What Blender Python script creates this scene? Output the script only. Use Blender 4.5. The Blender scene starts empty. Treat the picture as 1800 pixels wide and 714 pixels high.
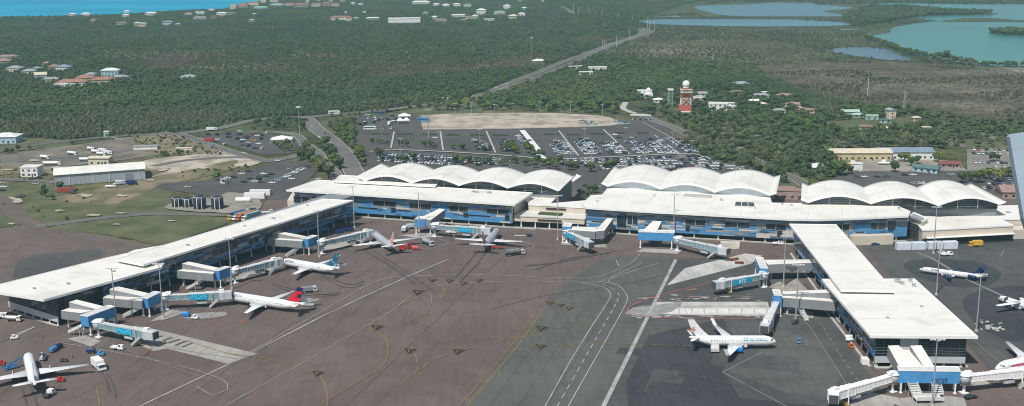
EXPO=0.03
HAZE=0.00013
import bpy, math, random
import numpy as np
from mathutils import Vector, Matrix
R=random.Random(7); NR=np.random.RandomState(7)
C=bpy.context.scene.collection
rad=math.radians
# ---------------------------------------------------------------- camera (an aeroplane 155 m above the apron)
FP,PIT,ROL,CH=2000.0,.2277,-.0108,155.0
_cp,_sp=math.cos(PIT),math.sin(PIT)
FW=Vector((0,_cp,-_sp)); _r=Vector((1,0,0)); _u=Vector((0,_sp,_cp))
RT=_r*math.cos(ROL)+_u*math.sin(ROL); UP=-_r*math.sin(ROL)+_u*math.cos(ROL)
def G(x,y,z=0.):                       # photo point -> point of the world at height z
    d=FW*FP+RT*(x-900)-UP*(y-357)
    t=(z-CH)/d.z
    return Vector((d.x*t,d.y*t,z))
def PX(X,Y,Z):                         # vectorised world -> photo point
    vx,vy,vz=X,Y,Z-CH
    a=vx*RT.x+vy*RT.y+vz*RT.z; b=vx*UP.x+vy*UP.y+vz*UP.z; c=vx*FW.x+vy*FW.y+vz*FW.z
    return 900+FP*a/c,357-FP*b/c
def inpoly(px,py,poly):
    n=len(poly); ins=np.zeros(px.shape,bool)
    j=n-1
    for i in range(n):
        xi,yi=poly[i];xj,yj=poly[j]
        if yi!=yj:
            c=((yi>py)!=(yj>py))&(px<(xj-xi)*(py-yi)/(yj-yi)+xi)
            ins^=c
        j=i
    return ins
cam=bpy.data.cameras.new('camera'); co=bpy.data.objects.new('camera',cam); C.objects.link(co)
co.matrix_world=Matrix(((RT.x,UP.x,-FW.x,0),(RT.y,UP.y,-FW.y,0),(RT.z,UP.z,-FW.z,CH),(0,0,0,1)))
cam.sensor_width=36; cam.lens=36*FP/1800; cam.clip_start=.5; cam.clip_end=30000
S=bpy.context.scene; S.camera=co
S.view_settings.view_transform='Standard'; S.view_settings.look='None'; S.view_settings.gamma=1; S.view_settings.exposure=EXPO
S.render.engine='CYCLES'
S.cycles.use_denoising=True; S.cycles.filter_width=1.05
S.cycles.max_bounces=6; S.cycles.volume_bounces=1; S.cycles.diffuse_bounces=3; S.cycles.glossy_bounces=2; S.cycles.transparent_max_bounces=6
# ---------------------------------------------------------------- light
sd=Vector((-.33,-.58,1.0)).normalized()      # towards the sun
w=bpy.data.worlds.new('World'); S.world=w; w.use_nodes=True
nt=w.node_tree; bg=nt.nodes['Background']; sky=nt.nodes.new('ShaderNodeTexSky'); sky.sky_type='NISHITA'; sky.sun_disc=False
sky.sun_elevation=math.asin(sd.z); sky.sun_rotation=math.atan2(sd.x,sd.y); sky.air_density=1.; sky.dust_density=1.5
nt.links.new(sky.outputs[0],bg.inputs[0]); bg.inputs[1].default_value=.09
sl=bpy.data.lights.new('sun','SUN'); so=bpy.data.objects.new('sun',sl); C.objects.link(so)
sl.energy=4.3; sl.angle=rad(.5); sl.color=(1,.955,.88); so.rotation_euler=sd.to_track_quat('Z','Y').to_euler()
# ---------------------------------------------------------------- materials
MT={}
def M(name,col,rough=.6,var=.15,scale=.3,metal=0.,det=4,col2=None,spec=.4,emit=0,rnd=0,stretch=None,co='pos',thr=(.35,.65)):
    if name in MT: return MT[name]
    m=bpy.data.materials.new(name); m.use_nodes=True; n=m.node_tree; b=n.nodes['Principled BSDF']
    b.inputs['Roughness'].default_value=rough; b.inputs['Metallic'].default_value=metal
    b.inputs['Specular IOR Level'].default_value=spec
    c=(*col,1)
    if var or col2:
        if co=='pos': g=n.nodes.new('ShaderNodeNewGeometry').outputs['Position']
        else: g=n.nodes.new('ShaderNodeTexCoord').outputs['Object']
        if stretch:
            mp=n.nodes.new('ShaderNodeMapping'); mp.inputs['Scale'].default_value=stretch[:3]
            if len(stretch)>3: mp.inputs['Rotation'].default_value=(0,0,stretch[3])
            n.links.new(g,mp.inputs[0]); g=mp.outputs[0]
        t=n.nodes.new('ShaderNodeTexNoise'); t.inputs['Scale'].default_value=scale; t.inputs['Detail'].default_value=det; t.inputs['Roughness'].default_value=.6
        n.links.new(g,t.inputs['Vector'])
        r=n.nodes.new('ShaderNodeValToRGB'); e=r.color_ramp.elements; e[0].position,e[1].position=thr
        if col2: e[0].color=c; e[1].color=(*col2,1)
        else:
            e[0].color=(*[k*(1-var) for k in col],1); e[1].color=(*[min(1,k*(1+var)) for k in col],1)
        n.links.new(t.outputs['Fac'],r.inputs[0]); out=r.outputs[0]
        if rnd:
            oi=n.nodes.new('ShaderNodeObjectInfo'); mr=n.nodes.new('ShaderNodeMapRange'); mr.inputs[3].default_value=1-rnd; mr.inputs[4].default_value=1+rnd
            n.links.new(oi.outputs['Random'],mr.inputs[0])
            mx=n.nodes.new('ShaderNodeMix'); mx.data_type='RGBA'; mx.blend_type='MULTIPLY'; mx.inputs[0].default_value=1
            n.links.new(out,mx.inputs[6]); n.links.new(mr.outputs[0],mx.inputs[7]); out=mx.outputs[2]
        n.links.new(out,b.inputs['Base Color'])
    else: b.inputs['Base Color'].default_value=c
    if emit: b.inputs['Emission Color'].default_value=c; b.inputs['Emission Strength'].default_value=emit
    MT[name]=m; return m
def leafmat(name,c1,c2,rnd=.25):
    m=M(name,c1,rough=.75,col2=c2,scale=.35,det=3,rnd=rnd,spec=.2); n=m.node_tree; b=n.nodes['Principled BSDF']; src=b.inputs['Base Color'].links[0].from_socket
    g=n.nodes.new('ShaderNodeNewGeometry').outputs['Position']; t=n.nodes.new('ShaderNodeTexNoise'); t.inputs['Scale'].default_value=.0065; t.inputs['Detail'].default_value=5; n.links.new(g,t.inputs['Vector'])
    r=n.nodes.new('ShaderNodeValToRGB'); e=r.color_ramp.elements; e[0].position=.4; e[1].position=.6; e[0].color=(.82,.97,.85,1); e[1].color=(1.22,1.06,1.08,1); n.links.new(t.outputs['Fac'],r.inputs[0])
    mx=n.nodes.new('ShaderNodeMix'); mx.data_type='RGBA'; mx.blend_type='MULTIPLY'; mx.inputs[0].default_value=1; n.links.new(src,mx.inputs[6]); n.links.new(r.outputs[0],mx.inputs[7]); n.links.new(mx.outputs[2],b.inputs['Base Color'])
    return m
# ---------------------------------------------------------------- mesh building
class MB:
    def __init__(s): s.v=[];s.f=[];s.m=[];s.sm=[]
    def add(s,vs,fs,mi=0,smooth=False):
        o=len(s.v); s.v+=[tuple(v) for v in vs]; s.f+=[[i+o for i in f] for f in fs]; s.m+=[mi]*len(fs) if isinstance(mi,int) else list(mi); s.sm+=[smooth]*len(fs); return s
    def hexa(s,top,bot,mi=0,mtop=None):     # two matching quads
        mt=mi if mtop is None else mtop
        return s.add(list(top)+list(bot),[(0,1,2,3),(7,6,5,4),(0,4,5,1),(1,5,6,2),(2,6,7,3),(3,7,4,0)],[mt,mi,mi,mi,mi,mi])
    def box(s,c,d,rz=0,mi=0,mtop=None,M4=None):
        x,y,z=d[0]/2,d[1]/2,d[2]/2; ca,sa=math.cos(rz),math.sin(rz)
        q=[(-x,-y),(x,-y),(x,y),(-x,y)]
        q=[(c[0]+a*ca-b*sa,c[1]+a*sa+b*ca) for a,b in q]
        t=[(a,b,c[2]+z) for a,b in q]; o=[(a,b,c[2]-z) for a,b in q]
        return s.hexa(t,o,mi,mtop)
    def prism(s,poly,z0,z1,mi=0,mtop=None,bottom=True):
        n=len(poly); p=[(a[0],a[1]) for a in poly]
        ar=sum(p[i][0]*p[(i+1)%n][1]-p[(i+1)%n][0]*p[i][1] for i in range(n))
        if ar<0: p=p[::-1]
        vs=[(a,b,z1) for a,b in p]+[(a,b,z0) for a,b in p]
        fs=[tuple(range(n))]+[(i,i+n,(i+1)%n+n,(i+1)%n) for i in range(n)]
        ms=[mi if mtop is None else mtop]+[mi]*n
        if bottom: fs.append(tuple(range(2*n-1,n-1,-1))); ms.append(mi)
        return s.add(vs,fs,ms)
    def tube(s,a,b,r0,r1=None,n=8,mi=0,cap=True,smooth=True):
        a,b=Vector(a),Vector(b); r1=r0 if r1 is None else r1
        d=(b-a).normalized(); u=d.orthogonal().normalized(); v=d.cross(u)
        vs=[]
        for p,r in((a,r0),(b,r1)):
            for i in range(n):
                t=2*math.pi*i/n; vs.append(p+u*math.cos(t)*r+v*math.sin(t)*r)
        s.add(vs,[(i,(i+1)%n,(i+1)%n+n,i+n) for i in range(n)],mi,smooth)
        if cap: s.add(vs,[tuple(range(n-1,-1,-1)),tuple(range(n,2*n))],mi)
        return s
    def rings(s,rings,mi=0,smooth=True,caps=True):
        n=len(rings[0]); vs=[p for r in rings for p in r]; fs=[]
        for k in range(len(rings)-1):
            for i in range(n):
                j=(i+1)%n; fs.append((k*n+i,k*n+j,(k+1)*n+j,(k+1)*n+i))
        if caps: fs+= [tuple(range(n-1,-1,-1)),tuple(range((len(rings)-1)*n,len(rings)*n))]
        return s.add(vs,fs,mi,smooth)
    def lathe(s,c,prof,n=12,mi=0,smooth=True):
        return s.rings([[(c[0]+r*math.cos(2*math.pi*i/n),c[1]+r*math.sin(2*math.pi*i/n),c[2]+z) for i in range(n)] for r,z in prof],mi,smooth)
    def build(s,name,mats,parent=None,world=False,label=None):
        me=bpy.data.meshes.new(name); vs=s.v
        if world and parent is not None:
            o=Vector((0,0,0)); q=parent
            while q is not None: o=o+q.location; q=q.parent
            vs=[(a-o.x,b-o.y,c-o.z) for a,b,c in vs]
        me.from_pydata(vs,[],s.f); 
        if not isinstance(mats,(list,tuple)): mats=[mats]
        for m in mats: me.materials.append(m)
        me.polygons.foreach_set('material_index',s.m); me.polygons.foreach_set('use_smooth',s.sm); me.update()
        ob=bpy.data.objects.new(name,me); C.objects.link(ob)
        if parent is not None: ob.parent=parent
        if label: ob['label']=label
        return ob
def tag(o,label=None,cat=None,group=None,kind=None):
    if label:o['label']=label
    if cat:o['category']=cat
    if group:o['group']=group
    if kind:o['kind']=kind
    return o
def empty(name,label,cat,loc=(0,0,0),rz=0,group=None):
    o=bpy.data.objects.new(name,None); C.objects.link(o); o.location=loc; o.rotation_euler=(0,0,rz); o.empty_display_size=.1
    return tag(o,label,cat,group)
def kids(o): return [c for c in KID.get(o.name,[])]
def dup(o,loc,rz,label=None,group=None,sc=None):
    def rec(a,par):
        b=a.copy(); C.objects.link(b)
        if par is not None: b.parent=par
        for ch in [c for c in bpy.data.objects if c.parent==a] if a.name not in CH_CACHE else CH_CACHE[a.name]: rec(ch,b)
        return b
    if o.name not in CH_CACHE: cache(o)
    r=rec(o,None); r.location=loc; r.rotation_euler=(0,0,rz)
    if label:r['label']=label
    if group:r['group']=group
    if sc: r.scale=sc
    return r
CH_CACHE={}
def cache(o):
    l=list(o.children); CH_CACHE[o.name]=l
    for c in l: cache(c)
def text(s,size,mat,parent,loc,rot,name='lettering',sx=1.0,bold=.0):
    cu=bpy.data.curves.new(name,'FONT'); cu.body=s; cu.size=size; cu.extrude=.01; cu.offset=bold; cu.align_x='CENTER'; cu.align_y='CENTER'; cu.space_character=1.05
    o=bpy.data.objects.new(name,cu); C.objects.link(o); cu.materials.append(mat); o.parent=parent; o.location=loc; o.rotation_euler=rot; o.scale=(sx,1,1)
    return o
def perp(a,b):
    d=(b-a); d.z=0; d.normalize(); return d
def inset(poly,d):
    n=len(poly); p=[Vector((a[0],a[1])) for a in poly]
    ar=sum(p[i].x*p[(i+1)%n].y-p[(i+1)%n].x*p[i].y for i in range(n)); sg=1 if ar>0 else -1
    out=[]
    for i in range(n):
        a,b,c=p[i-1],p[i],p[(i+1)%n]
        e1=(b-a).normalized(); e2=(c-b).normalized()
        n1=Vector((-e1.y,e1.x))*sg; n2=Vector((-e2.y,e2.x))*sg
        k=n1+n2; 
        if k.length<.3: out.append(b+n1*d); continue
        k=k/ (1+n1.dot(n2)); out.append(b+k*d)
    return out
ZC=[0]
def zz(s=.0012):
    ZC[0]+=1; return ZC[0]*s
def sheet(name,pts,z,mat,kind='structure',label=None,cat=None):
    z+=zz()
    mb=MB(); mb.add([(p[0],p[1],z) for p in pts],[tuple(range(len(pts)))])
    o=mb.build(name,mat); me=o.data
    if me.polygons[0].normal.z<0: me.flip_normals()
    return tag(o,label,cat,kind=kind)
def gp(l,z=0.): return [G(x,y,z) for x,y in l]
def smoothline(pts,closed=False,k=6):
    P=[Vector(p) for p in pts]; out=[]; n=len(P)
    rng=range(n if closed else n-1)
    for i in rng:
        a=P[(i-1)%n] if closed or i>0 else P[i]; b=P[i]; c=P[(i+1)%n]; d=P[(i+2)%n] if closed or i+2<n else P[(i+1)%n]
        for j in range(k):
            t=j/k; out.append(.5*((2*b)+(c-a)*t+(2*a-5*b+4*c-d)*t*t+(3*b-a-3*c+d)*t**3))
    if not closed: out.append(P[-1])
    return out
def ribbon(mb,pts,w,z,mi=0,dash=None,jit=0):
    P=[Vector((p[0],p[1],0)) for p in pts]
    if dash:
        on,off=dash; acc=0; segs=[]; cur=[]
        for i in range(len(P)-1):
            a,b=P[i],P[i+1]; L=(b-a).length; t=0
            while t<L-1e-6:
                ph=acc%(on+off); rem=(on-ph) if ph<on else (on+off-ph); st=min(rem,L-t)
                p0=a.lerp(b,t/L);p1=a.lerp(b,(t+st)/L)
                if ph<on:
                    segs.append([p0,p1])
                t+=st; acc+=st+1e-9
        for s_ in segs: ribbon(mb,s_,w,z,mi)
        return
    n=len(P); L=[];Rr=[]
    for i in range(n):
        d=(P[min(i+1,n-1)]-P[max(i-1,0)]); 
        if d.length<1e-6: continue
        d.normalize(); q=Vector((-d.y,d.x,0))*w/2
        L.append(P[i]+q);Rr.append(P[i]-q)
    vs=[(p.x,p.y,z) for p in L+Rr]; m=len(L)
    mb.add(vs,[(i+m,i+1+m,i+1,i) for i in range(m-1)],mi)
# ---------------------------------------------------------------- base colours of the setting
W_MEM=M('roof_membrane',(.77,.752,.695),.55,col2=(.64,.62,.56),scale=.07,det=9,thr=(.5,.68))
WHITE=M('white_paint',(.8,.8,.79),.4,var=.04,scale=1)
OFFW=M('off_white',(.62,.62,.6),.5,var=.08,scale=.5)
CREAM=M('cream_render',(.6,.54,.44),.7,var=.06,scale=.15)
GREYC=M('grey_cladding',(.235,.25,.265),.5,var=.08,scale=.4)
GREYL=M('light_grey_metal',(.5,.53,.55),.45,var=.06,scale=.5)
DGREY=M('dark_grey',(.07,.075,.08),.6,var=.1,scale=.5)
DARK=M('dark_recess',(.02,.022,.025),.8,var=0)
GLASS=M('dark_glass',(.02,.035,.045),.12,var=.3,scale=.5,spec=.7)
TGLASS=M('teal_glass',(.1,.18,.2),.15,var=.25,scale=.25,spec=.7)
BLUE=M('blue_panel',(.07,.265,.53),.45,var=.08,scale=.4)
BLUE2=M('mid_blue_panel',(.11,.27,.44),.5,var=.08,scale=.4)
BLUE3=M('slate_blue_panel',(.06,.12,.2),.5,var=.1,scale=.4)
GREY3=M('warm_grey_panel',(.3,.31,.31),.55,var=.08,scale=.4)
BEIGE3=M('beige_panel',(.56,.53,.48),.6,var=.06,scale=.4)
CONC=M('concrete',(.42,.41,.38),.85,var=.12,scale=.2)
STEEL=M('galvanised_steel',(.42,.45,.47),.45,metal=.3,var=.06,scale=1)
RUBBER=M('rubber',(.015,.015,.016),.8,var=0)
RED=M('red_paint',(.5,.02,.02),.4,var=.05,scale=1); ORANGE=M('orange_paint',(.62,.17,.04),.5,var=.08,scale=1)
YEL=M('yellow_paint',(.65,.38,.05),.5,var=.06,scale=1); NAVY=M('navy_paint',(.012,.03,.12),.35,var=.05,scale=1)
CYAN=M('cyan_banner',(.01,.36,.6),.4,var=.05,scale=1)
GRASS=M('grass',(.062,.082,.033),.9,col2=(.135,.13,.065),scale=.05,det=9,thr=(.38,.66))
SAND=M('sand',(.47,.41,.34),.9,col2=(.25,.22,.165),scale=.06,det=10,thr=(.42,.62))
DIRT=M('dirt',(.24,.19,.125),.9,col2=(.12,.115,.06),scale=.06,det=10,thr=(.4,.6))
def tarmac(name,c,c2,sc=.02,rot=0):
    m=bpy.data.materials.new(name); m.use_nodes=True; n=m.node_tree; b=n.nodes['Principled BSDF']; b.inputs['Roughness'].default_value=.85; b.inputs['Specular IOR Level'].default_value=.25
    g=n.nodes.new('ShaderNodeNewGeometry').outputs['Position']
    mp=n.nodes.new('ShaderNodeMapping'); mp.inputs['Rotation'].default_value=(0,0,rot); mp.inputs['Scale'].default_value=(1,.12,1); n.links.new(g,mp.inputs[0])
    def noise(vec,s,d=6,r=.6):
        t=n.nodes.new('ShaderNodeTexNoise'); t.inputs['Scale'].default_value=s; t.inputs['Detail'].default_value=d; t.inputs['Roughness'].default_value=r; n.links.new(vec,t.inputs['Vector']); return t.outputs['Fac']
    a=noise(g,sc); s=noise(mp.outputs[0],.45,3); f=noise(g,1.2,4,.7)
    r=n.nodes.new('ShaderNodeValToRGB'); e=r.color_ramp.elements; e[0].position=.38;e[1].position=.62;e[0].color=(*c,1);e[1].color=(*c2,1); n.links.new(a,r.inputs[0])
    def mul(col,fac,lo,hi,p0=.3,p1=.7):
        mr=n.nodes.new('ShaderNodeMapRange'); mr.inputs[1].default_value=p0; mr.inputs[2].default_value=p1; mr.inputs[3].default_value=lo; mr.inputs[4].default_value=hi; n.links.new(fac,mr.inputs[0])
        mx=n.nodes.new('ShaderNodeMix'); mx.data_type='RGBA'; mx.blend_type='MULTIPLY'; mx.inputs[0].default_value=1
        n.links.new(col,mx.inputs[6]); n.links.new(mr.outputs[0],mx.inputs[7]); return mx.outputs[2]
    o=mul(r.outputs[0],s,.88,1.1); o=mul(o,f,.86,1.12)
    d=noise(g,.09,5); o=mul(o,d,.84,1.0,.34,.48)          # darker oil-stained areas
    n.links.new(o,b.inputs['Base Color']); MT[name]=m; return m
TAR=tarmac('apron_asphalt',(.12,.093,.084),(.146,.115,.102))
TAR2=tarmac('apron_asphalt_grey',(.092,.096,.087),(.112,.115,.103),rot=rad(74))
TAR3=tarmac('apron_asphalt_dark',(.07,.071,.071),(.1,.1,.098),rot=rad(-5))
TARP=tarmac('apron_patch_black',(.042,.046,.052),(.06,.063,.067))
ROADM=tarmac('road_asphalt',(.13,.124,.118),(.17,.162,.152))
LOTM=tarmac('lot_asphalt',(.078,.073,.07),(.102,.096,.092))
CONCG=tarmac('apron_concrete',(.30,.285,.255),(.38,.36,.33),.05)
CONCL=tarmac('apron_concrete_light',(.42,.41,.385),(.5,.49,.46),.05)
LINEW=M('line_white',(.42,.42,.41),.7,col2=(.26,.26,.255),scale=.25,det=6); LINEY=M('line_yellow',(.36,.25,.05),.7,col2=(.18,.14,.07),scale=.3,det=6)
LINER=M('line_red',(.5,.13,.09),.7,col2=(.3,.15,.12),scale=.3); LINEF=M('line_faded',(.24,.235,.23),.8,col2=(.15,.145,.14),scale=.2,det=6)
SKID=M('skid_mark',(.06,.055,.052),.85,col2=(.105,.092,.085),scale=.35,det=8)
# ---------------------------------------------------------------- terrain: one sheet with painted ground cover
def terrain():
    xs=np.concatenate([np.linspace(-12000,-1700,12),np.arange(-1650,1700,25),np.linspace(1700,12000,12)])
    ys=np.concatenate([np.linspace(-300,300,4),np.arange(330,3400,25),np.linspace(3500,16000,14)])
    X,Y=np.meshgrid(xs,ys); nx,ny=len(xs),len(ys)
    v=np.stack([X.ravel(),Y.ravel(),np.full(X.size,-.25)],1)
    i=np.arange(nx-1)[None,:]+np.arange(ny-1)[:,None]*nx
    f=np.stack([i,i+1,i+1+nx,i+nx],-1).reshape(-1,4)
    me=bpy.data.meshes.new('ground'); me.from_pydata(v.tolist(),[],f.tolist()); me.update()
    col=np.tile(np.array([.062,.076,.036]),(len(v),1))
    px,py=PX(v[:,0],v[:,1],v[:,2]*0)
    for poly,c in ZONES:
        m=inpoly(px,py,poly)&(v[:,1]>50); col[m]=c
    c2=col.reshape(ny,nx,3)
    for _ in range(2):
        c2[1:-1,1:-1]=(c2[1:-1,1:-1]*2+c2[:-2,1:-1]+c2[2:,1:-1]+c2[1:-1,:-2]+c2[1:-1,2:])/6
    ca=me.color_attributes.new('cover','FLOAT_COLOR','POINT')
    ca.data.foreach_set('color',np.concatenate([c2.reshape(-1,3),np.ones((len(v),1))],1).ravel())
    m=bpy.data.materials.new('ground_cover'); m.use_nodes=True; n=m.node_tree; b=n.nodes['Principled BSDF']; b.inputs['Roughness'].default_value=.95; b.inputs['Specular IOR Level'].default_value=.1
    at=n.nodes.new('ShaderNodeAttribute'); at.attribute_name='cover'
    g=n.nodes.new('ShaderNodeNewGeometry').outputs['Position']; o=at.outputs['Color']
    for s,lo,hi in((.012,.75,1.3),(.07,.7,1.35),(.5,.7,1.3)):
        t=n.nodes.new('ShaderNodeTexNoise'); t.inputs['Scale'].default_value=s; t.inputs['Detail'].default_value=5; n.links.new(g,t.inputs['Vector'])
        mr=n.nodes.new('ShaderNodeMapRange'); mr.inputs[1].default_value=.35; mr.inputs[2].default_value=.65; mr.inputs[3].default_value=lo; mr.inputs[4].default_value=hi; n.links.new(t.outputs['Fac'],mr.inputs[0])
        mx=n.nodes.new('ShaderNodeMix'); mx.data_type='RGBA'; mx.blend_type='MULTIPLY'; mx.inputs[0].default_value=1
        n.links.new(o,mx.inputs[6]); n.links.new(mr.outputs[0],mx.inputs[7]); o=mx.outputs[2]
    n.links.new(o,b.inputs['Base Color']); me.materials.append(m)
    ob=bpy.data.objects.new('ground',me); C.objects.link(ob); tag(ob,kind='structure')
MARSH=[(1330,118),(1450,104),(1560,110),(1620,108),(1700,122),(1900,130),(1900,222),(1760,212),(1640,196),(1520,178),(1420,160),(1350,140)]
OLIVE=[(150,88),(420,92),(640,90),(760,95),(900,100),(1000,80),(960,105),(900,125),(700,138),(420,128),(200,120)]
MEADOW=[(1090,48),(1130,45),(1300,48),(1500,50),(1520,68),(1545,82),(1450,84),(1440,100),(1330,112),(1140,108),(1060,100),(1110,72)]
SALT=[(1110,87),(1170,86),(1240,86),(1300,92),(1250,95),(1150,93)]
YARDG=[(0,395),(80,398),(240,428),(400,385),(620,300),(530,300),(420,345),(300,330),(240,280),(-60,280),(-60,330)]
BUSH=[(1090,196),(1200,190),(1420,172),(1560,196),(1800,226),(1900,240),(1900,300),(1400,330),(1180,215)]
ZONES=[([(-400,75),(2200,75),(2200,-80),(-400,-80)],(.06,.075,.04)),
 (OLIVE,(.095,.095,.045)),(MARSH,(.115,.1,.072)),(MEADOW,(.095,.095,.055)),
 ([(1500,0),(1760,12),(1760,32),(1650,40),(1520,66),(1440,52),(1100,40),(1200,4)],(.08,.09,.048)),
 (BUSH,(.085,.09,.04)),([(1110,86),(1170,85),(1240,85.5),(1290,91),(1250,95),(1150,94)],(.2,.17,.13)),([(1740,121),(1790,122),(1900,124),(1900,129),(1800,128),(1740,125)],(.3,.27,.24)),([(-80,425),(0,415),(240,430),(400,380),(620,300),(430,280),(300,260),(-80,250)],(.12,.11,.055)),
 ([(620,180),(1150,195),(1480,330),(600,330)],(.1,.1,.05))]
terrain()
# ---------------------------------------------------------------- water
def water(name,pts,c,c2,rough=.18,z=.03,sc=.004,spec=.3):
    m=bpy.data.materials.new(name); m.use_nodes=True; n=m.node_tree; b=n.nodes['Principled BSDF']; b.inputs['Roughness'].default_value=rough; b.inputs['Specular IOR Level'].default_value=spec
    g=n.nodes.new('ShaderNodeNewGeometry').outputs['Position']; mp=n.nodes.new('ShaderNodeMapping'); mp.inputs['Scale'].default_value=(.35,1,1); n.links.new(g,mp.inputs[0])
    t=n.nodes.new('ShaderNodeTexNoise'); t.inputs['Scale'].default_value=sc; t.inputs['Detail'].default_value=6; n.links.new(mp.outputs[0],t.inputs['Vector'])
    r=n.nodes.new('ShaderNodeValToRGB'); e=r.color_ramp.elements; e[0].position=.4;e[1].position=.6;e[0].color=(*c,1);e[1].color=(*c2,1); n.links.new(t.outputs['Fac'],r.inputs[0]); n.links.new(r.outputs[0],b.inputs['Base Color'])
    t2=n.nodes.new('ShaderNodeTexNoise'); t2.inputs['Scale'].default_value=.25; t2.inputs['Detail'].default_value=3; n.links.new(g,t2.inputs['Vector'])
    bp=n.nodes.new('ShaderNodeBump'); bp.inputs['Strength'].default_value=.5; bp.inputs['Distance'].default_value=.6; n.links.new(t2.outputs['Fac'],bp.inputs['Height']); n.links.new(bp.outputs[0],b.inputs['Normal'])
    return sheet(name,pts,z,m)
SEA=[(-420,33),(-40,31),(0,30),(45,29),(95,28),(150,26),(205,25),(250,23),(300,19),(335,17),(395,15),(412,9),(445,3),(520,-4),(640,-14),(800,-24),(1100,-40)]
def noisy(poly,amp,k=5,closed=True,seed=1):
    rr=random.Random(seed); q=smoothline([Vector((a[0],a[1],0)) for a in poly],closed,k)
    return [(p.x+rr.uniform(-amp,amp)*2.5,p.y+rr.uniform(-amp,amp)) for p in q]
seap=gp(noisy(SEA,.25,4,False))+[G(1300,-80),Vector((9000,15500,0)),Vector((-11500,15500,0)),Vector((-11500,2600,0))]
water('sea',[(p[0],p[1]) for p in seap],(.0,.27,.46),(.0,.36,.56),sc=.006,rough=.45,spec=.12)
LAKES=[('lake',[(1222,12),(1262,9),(1310,8),(1363,5),(1412,4.6),(1450,9),(1500,13.5),(1478,17),(1445,20),(1488,27),(1462,29),(1380,29),(1290,28.5),(1238,20)],(.04,.15,.21),(.06,.19,.25)),
('lake',[(1122,37),(1150,34.5),(1200,34),(1290,33.5),(1400,34.5),(1480,39),(1500,43.5),(1450,46.5),(1300,46.5),(1180,44.5),(1140,42)],(.05,.16,.22),(.07,.2,.26)),
('lake',[(1150,29),(1180,27.5),(1212,28.5),(1190,30),(1160,30)],(.05,.16,.22),(.07,.2,.26)),
('lake',[(1452,89),(1480,84),(1525,83),(1560,87),(1585,97),(1606,106),(1560,105.5),(1500,98)],(.06,.11,.17),(.09,.15,.21)),
('lake',[(1522,66),(1563,57.5),(1567,50),(1597,43),(1645,38),(1720,37),(1900,39),(1900,119),(1800,116.5),(1715,114),(1660,104),(1630,99),(1600,95),(1575,84),(1545,74)],(.025,.2,.185),(.045,.24,.215)),
('lake',[(1523,7.5),(1580,6),(1700,8),(1900,9),(1900,35),(1745,32.5),(1700,32),(1648,37),(1614,31),(1645,28),(1738,26.5),(1748,23),(1650,18.5),(1585,13),(1545,10.5)],(.03,.19,.2),(.05,.23,.24)),
('lake',[(1478,51.2),(1508,51.6),(1508,52.8),(1480,52.8)],(.12,.22,.25),(.15,.26,.3)),('lake',[(1760,38.5),(1840,40),(1840,41),(1770,39.5)],(.06,.2,.2),(.08,.25,.25))][:7]
for i,(nm,pl,a,b) in enumerate(LAKES):
    water(nm,gp(noisy(pl,.22,4,True,i)),a,b,z=.03)
for pl in ([(1738,57),(1752,54),(1775,53.5),(1800,55.5),(1850,57),(1850,62),(1800,63.5),(1760,62)],[(1652,38.2),(1700,36),(1760,35.5),(1850,37),(1850,40),(1760,39),(1700,39)]):
    sheet('ground',gp(noisy(pl,.3,4,True,3)),.08,M('islet_green',(.05,.06,.03),.9,var=.3,scale=.05))
# ---------------------------------------------------------------- asphalt, fields, lots, roads
APRON=[(-260,400),(0,402),(50,396),(80,399),(110,403),(160,411),(235,424),(300,437),(420,400),(470,352),(620,335),(1030,335),(1400,335),(2000,345),(2300,900),(-700,900)]
sheet('apron',gp(APRON),.0,TAR)
FIELDS=[]
def field(pl,mat,z,name='grass_field',amp=.0,seed=1,k=4):
    q=noisy(pl,amp,k,True,seed) if k else pl
    FIELDS.append(q); return sheet(name,gp(q),z,mat)
# grass between the taxiway and the service road
field([(-80,300),(-60,330),(0,330),(80,318),(160,360),(240,330),(330,318),(300,352),(420,362),(420,378),(300,377),(250,377),(160,386),(95,394),(60,388),(30,372),(0,352),(-80,345)],GRASS,.02,amp=.6)
field([(-90,372),(0,374),(25,380),(42,390),(20,398),(-60,402)],GRASS,.02,amp=.4)
field([(82,401),(100,397),(160,389),(250,380),(330,379),(410,384),(400,392),(330,418),(300,434),(272,432),(235,421),(180,412),(120,406)],GRASS,.04,amp=.4)
field([(96,348),(150,338),(240,318),(290,312),(272,330),(228,350),(190,360),(130,357)],DIRT,.06,'dirt_yard',.6)
field([(-60,347),(0,346),(30,348),(38,354),(10,360),(-60,362)],SAND,.07,'sand_patch',.6)
field([(262,312),(330,300),(380,288),(420,280),(436,270),(400,266),(355,270),(300,276),(255,282),(262,296),(300,296),(280,306)],SAND,.05,'sand_patch',.8)
field([(408,276),(430,274),(460,278),(462,284),(440,292),(412,292),(418,284)],SAND,.09,'sand_patch',.5)
field([(255,286),(330,276),(430,282),(400,300),(330,318),(290,322),(262,318)],DIRT,.04,'dirt_yard',.8)
field([(-60,270),(0,272),(70,262),(110,258),(170,250),(235,240),(300,232),(310,250),(290,268),(240,278),(60,300),(-60,312)],tarmac('yard',(.13,.12,.095),(.23,.2,.16),.05),.02,'yard',.5)
field([(236,241),(310,238),(350,250),(400,262),(392,272),(300,272),(262,268),(240,258)],DIRT,.045,'dirt_yard',.6)
field([(-60,290),(60,292),(140,300),(90,306),(72,302),(0,308),(-60,310)],DIRT,.05,'dirt_yard',.6)
for pl in ([(0,357),(14,357),(60,388),(80,394),(78,400),(50,400)],):
    sheet('taxiway',gp([(-60,335)]+[(0,340),(25,352)]+[(56,384),(76,392),(84,402),(60,404),(20,384),(-60,350)]),.08,TAR)
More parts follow.
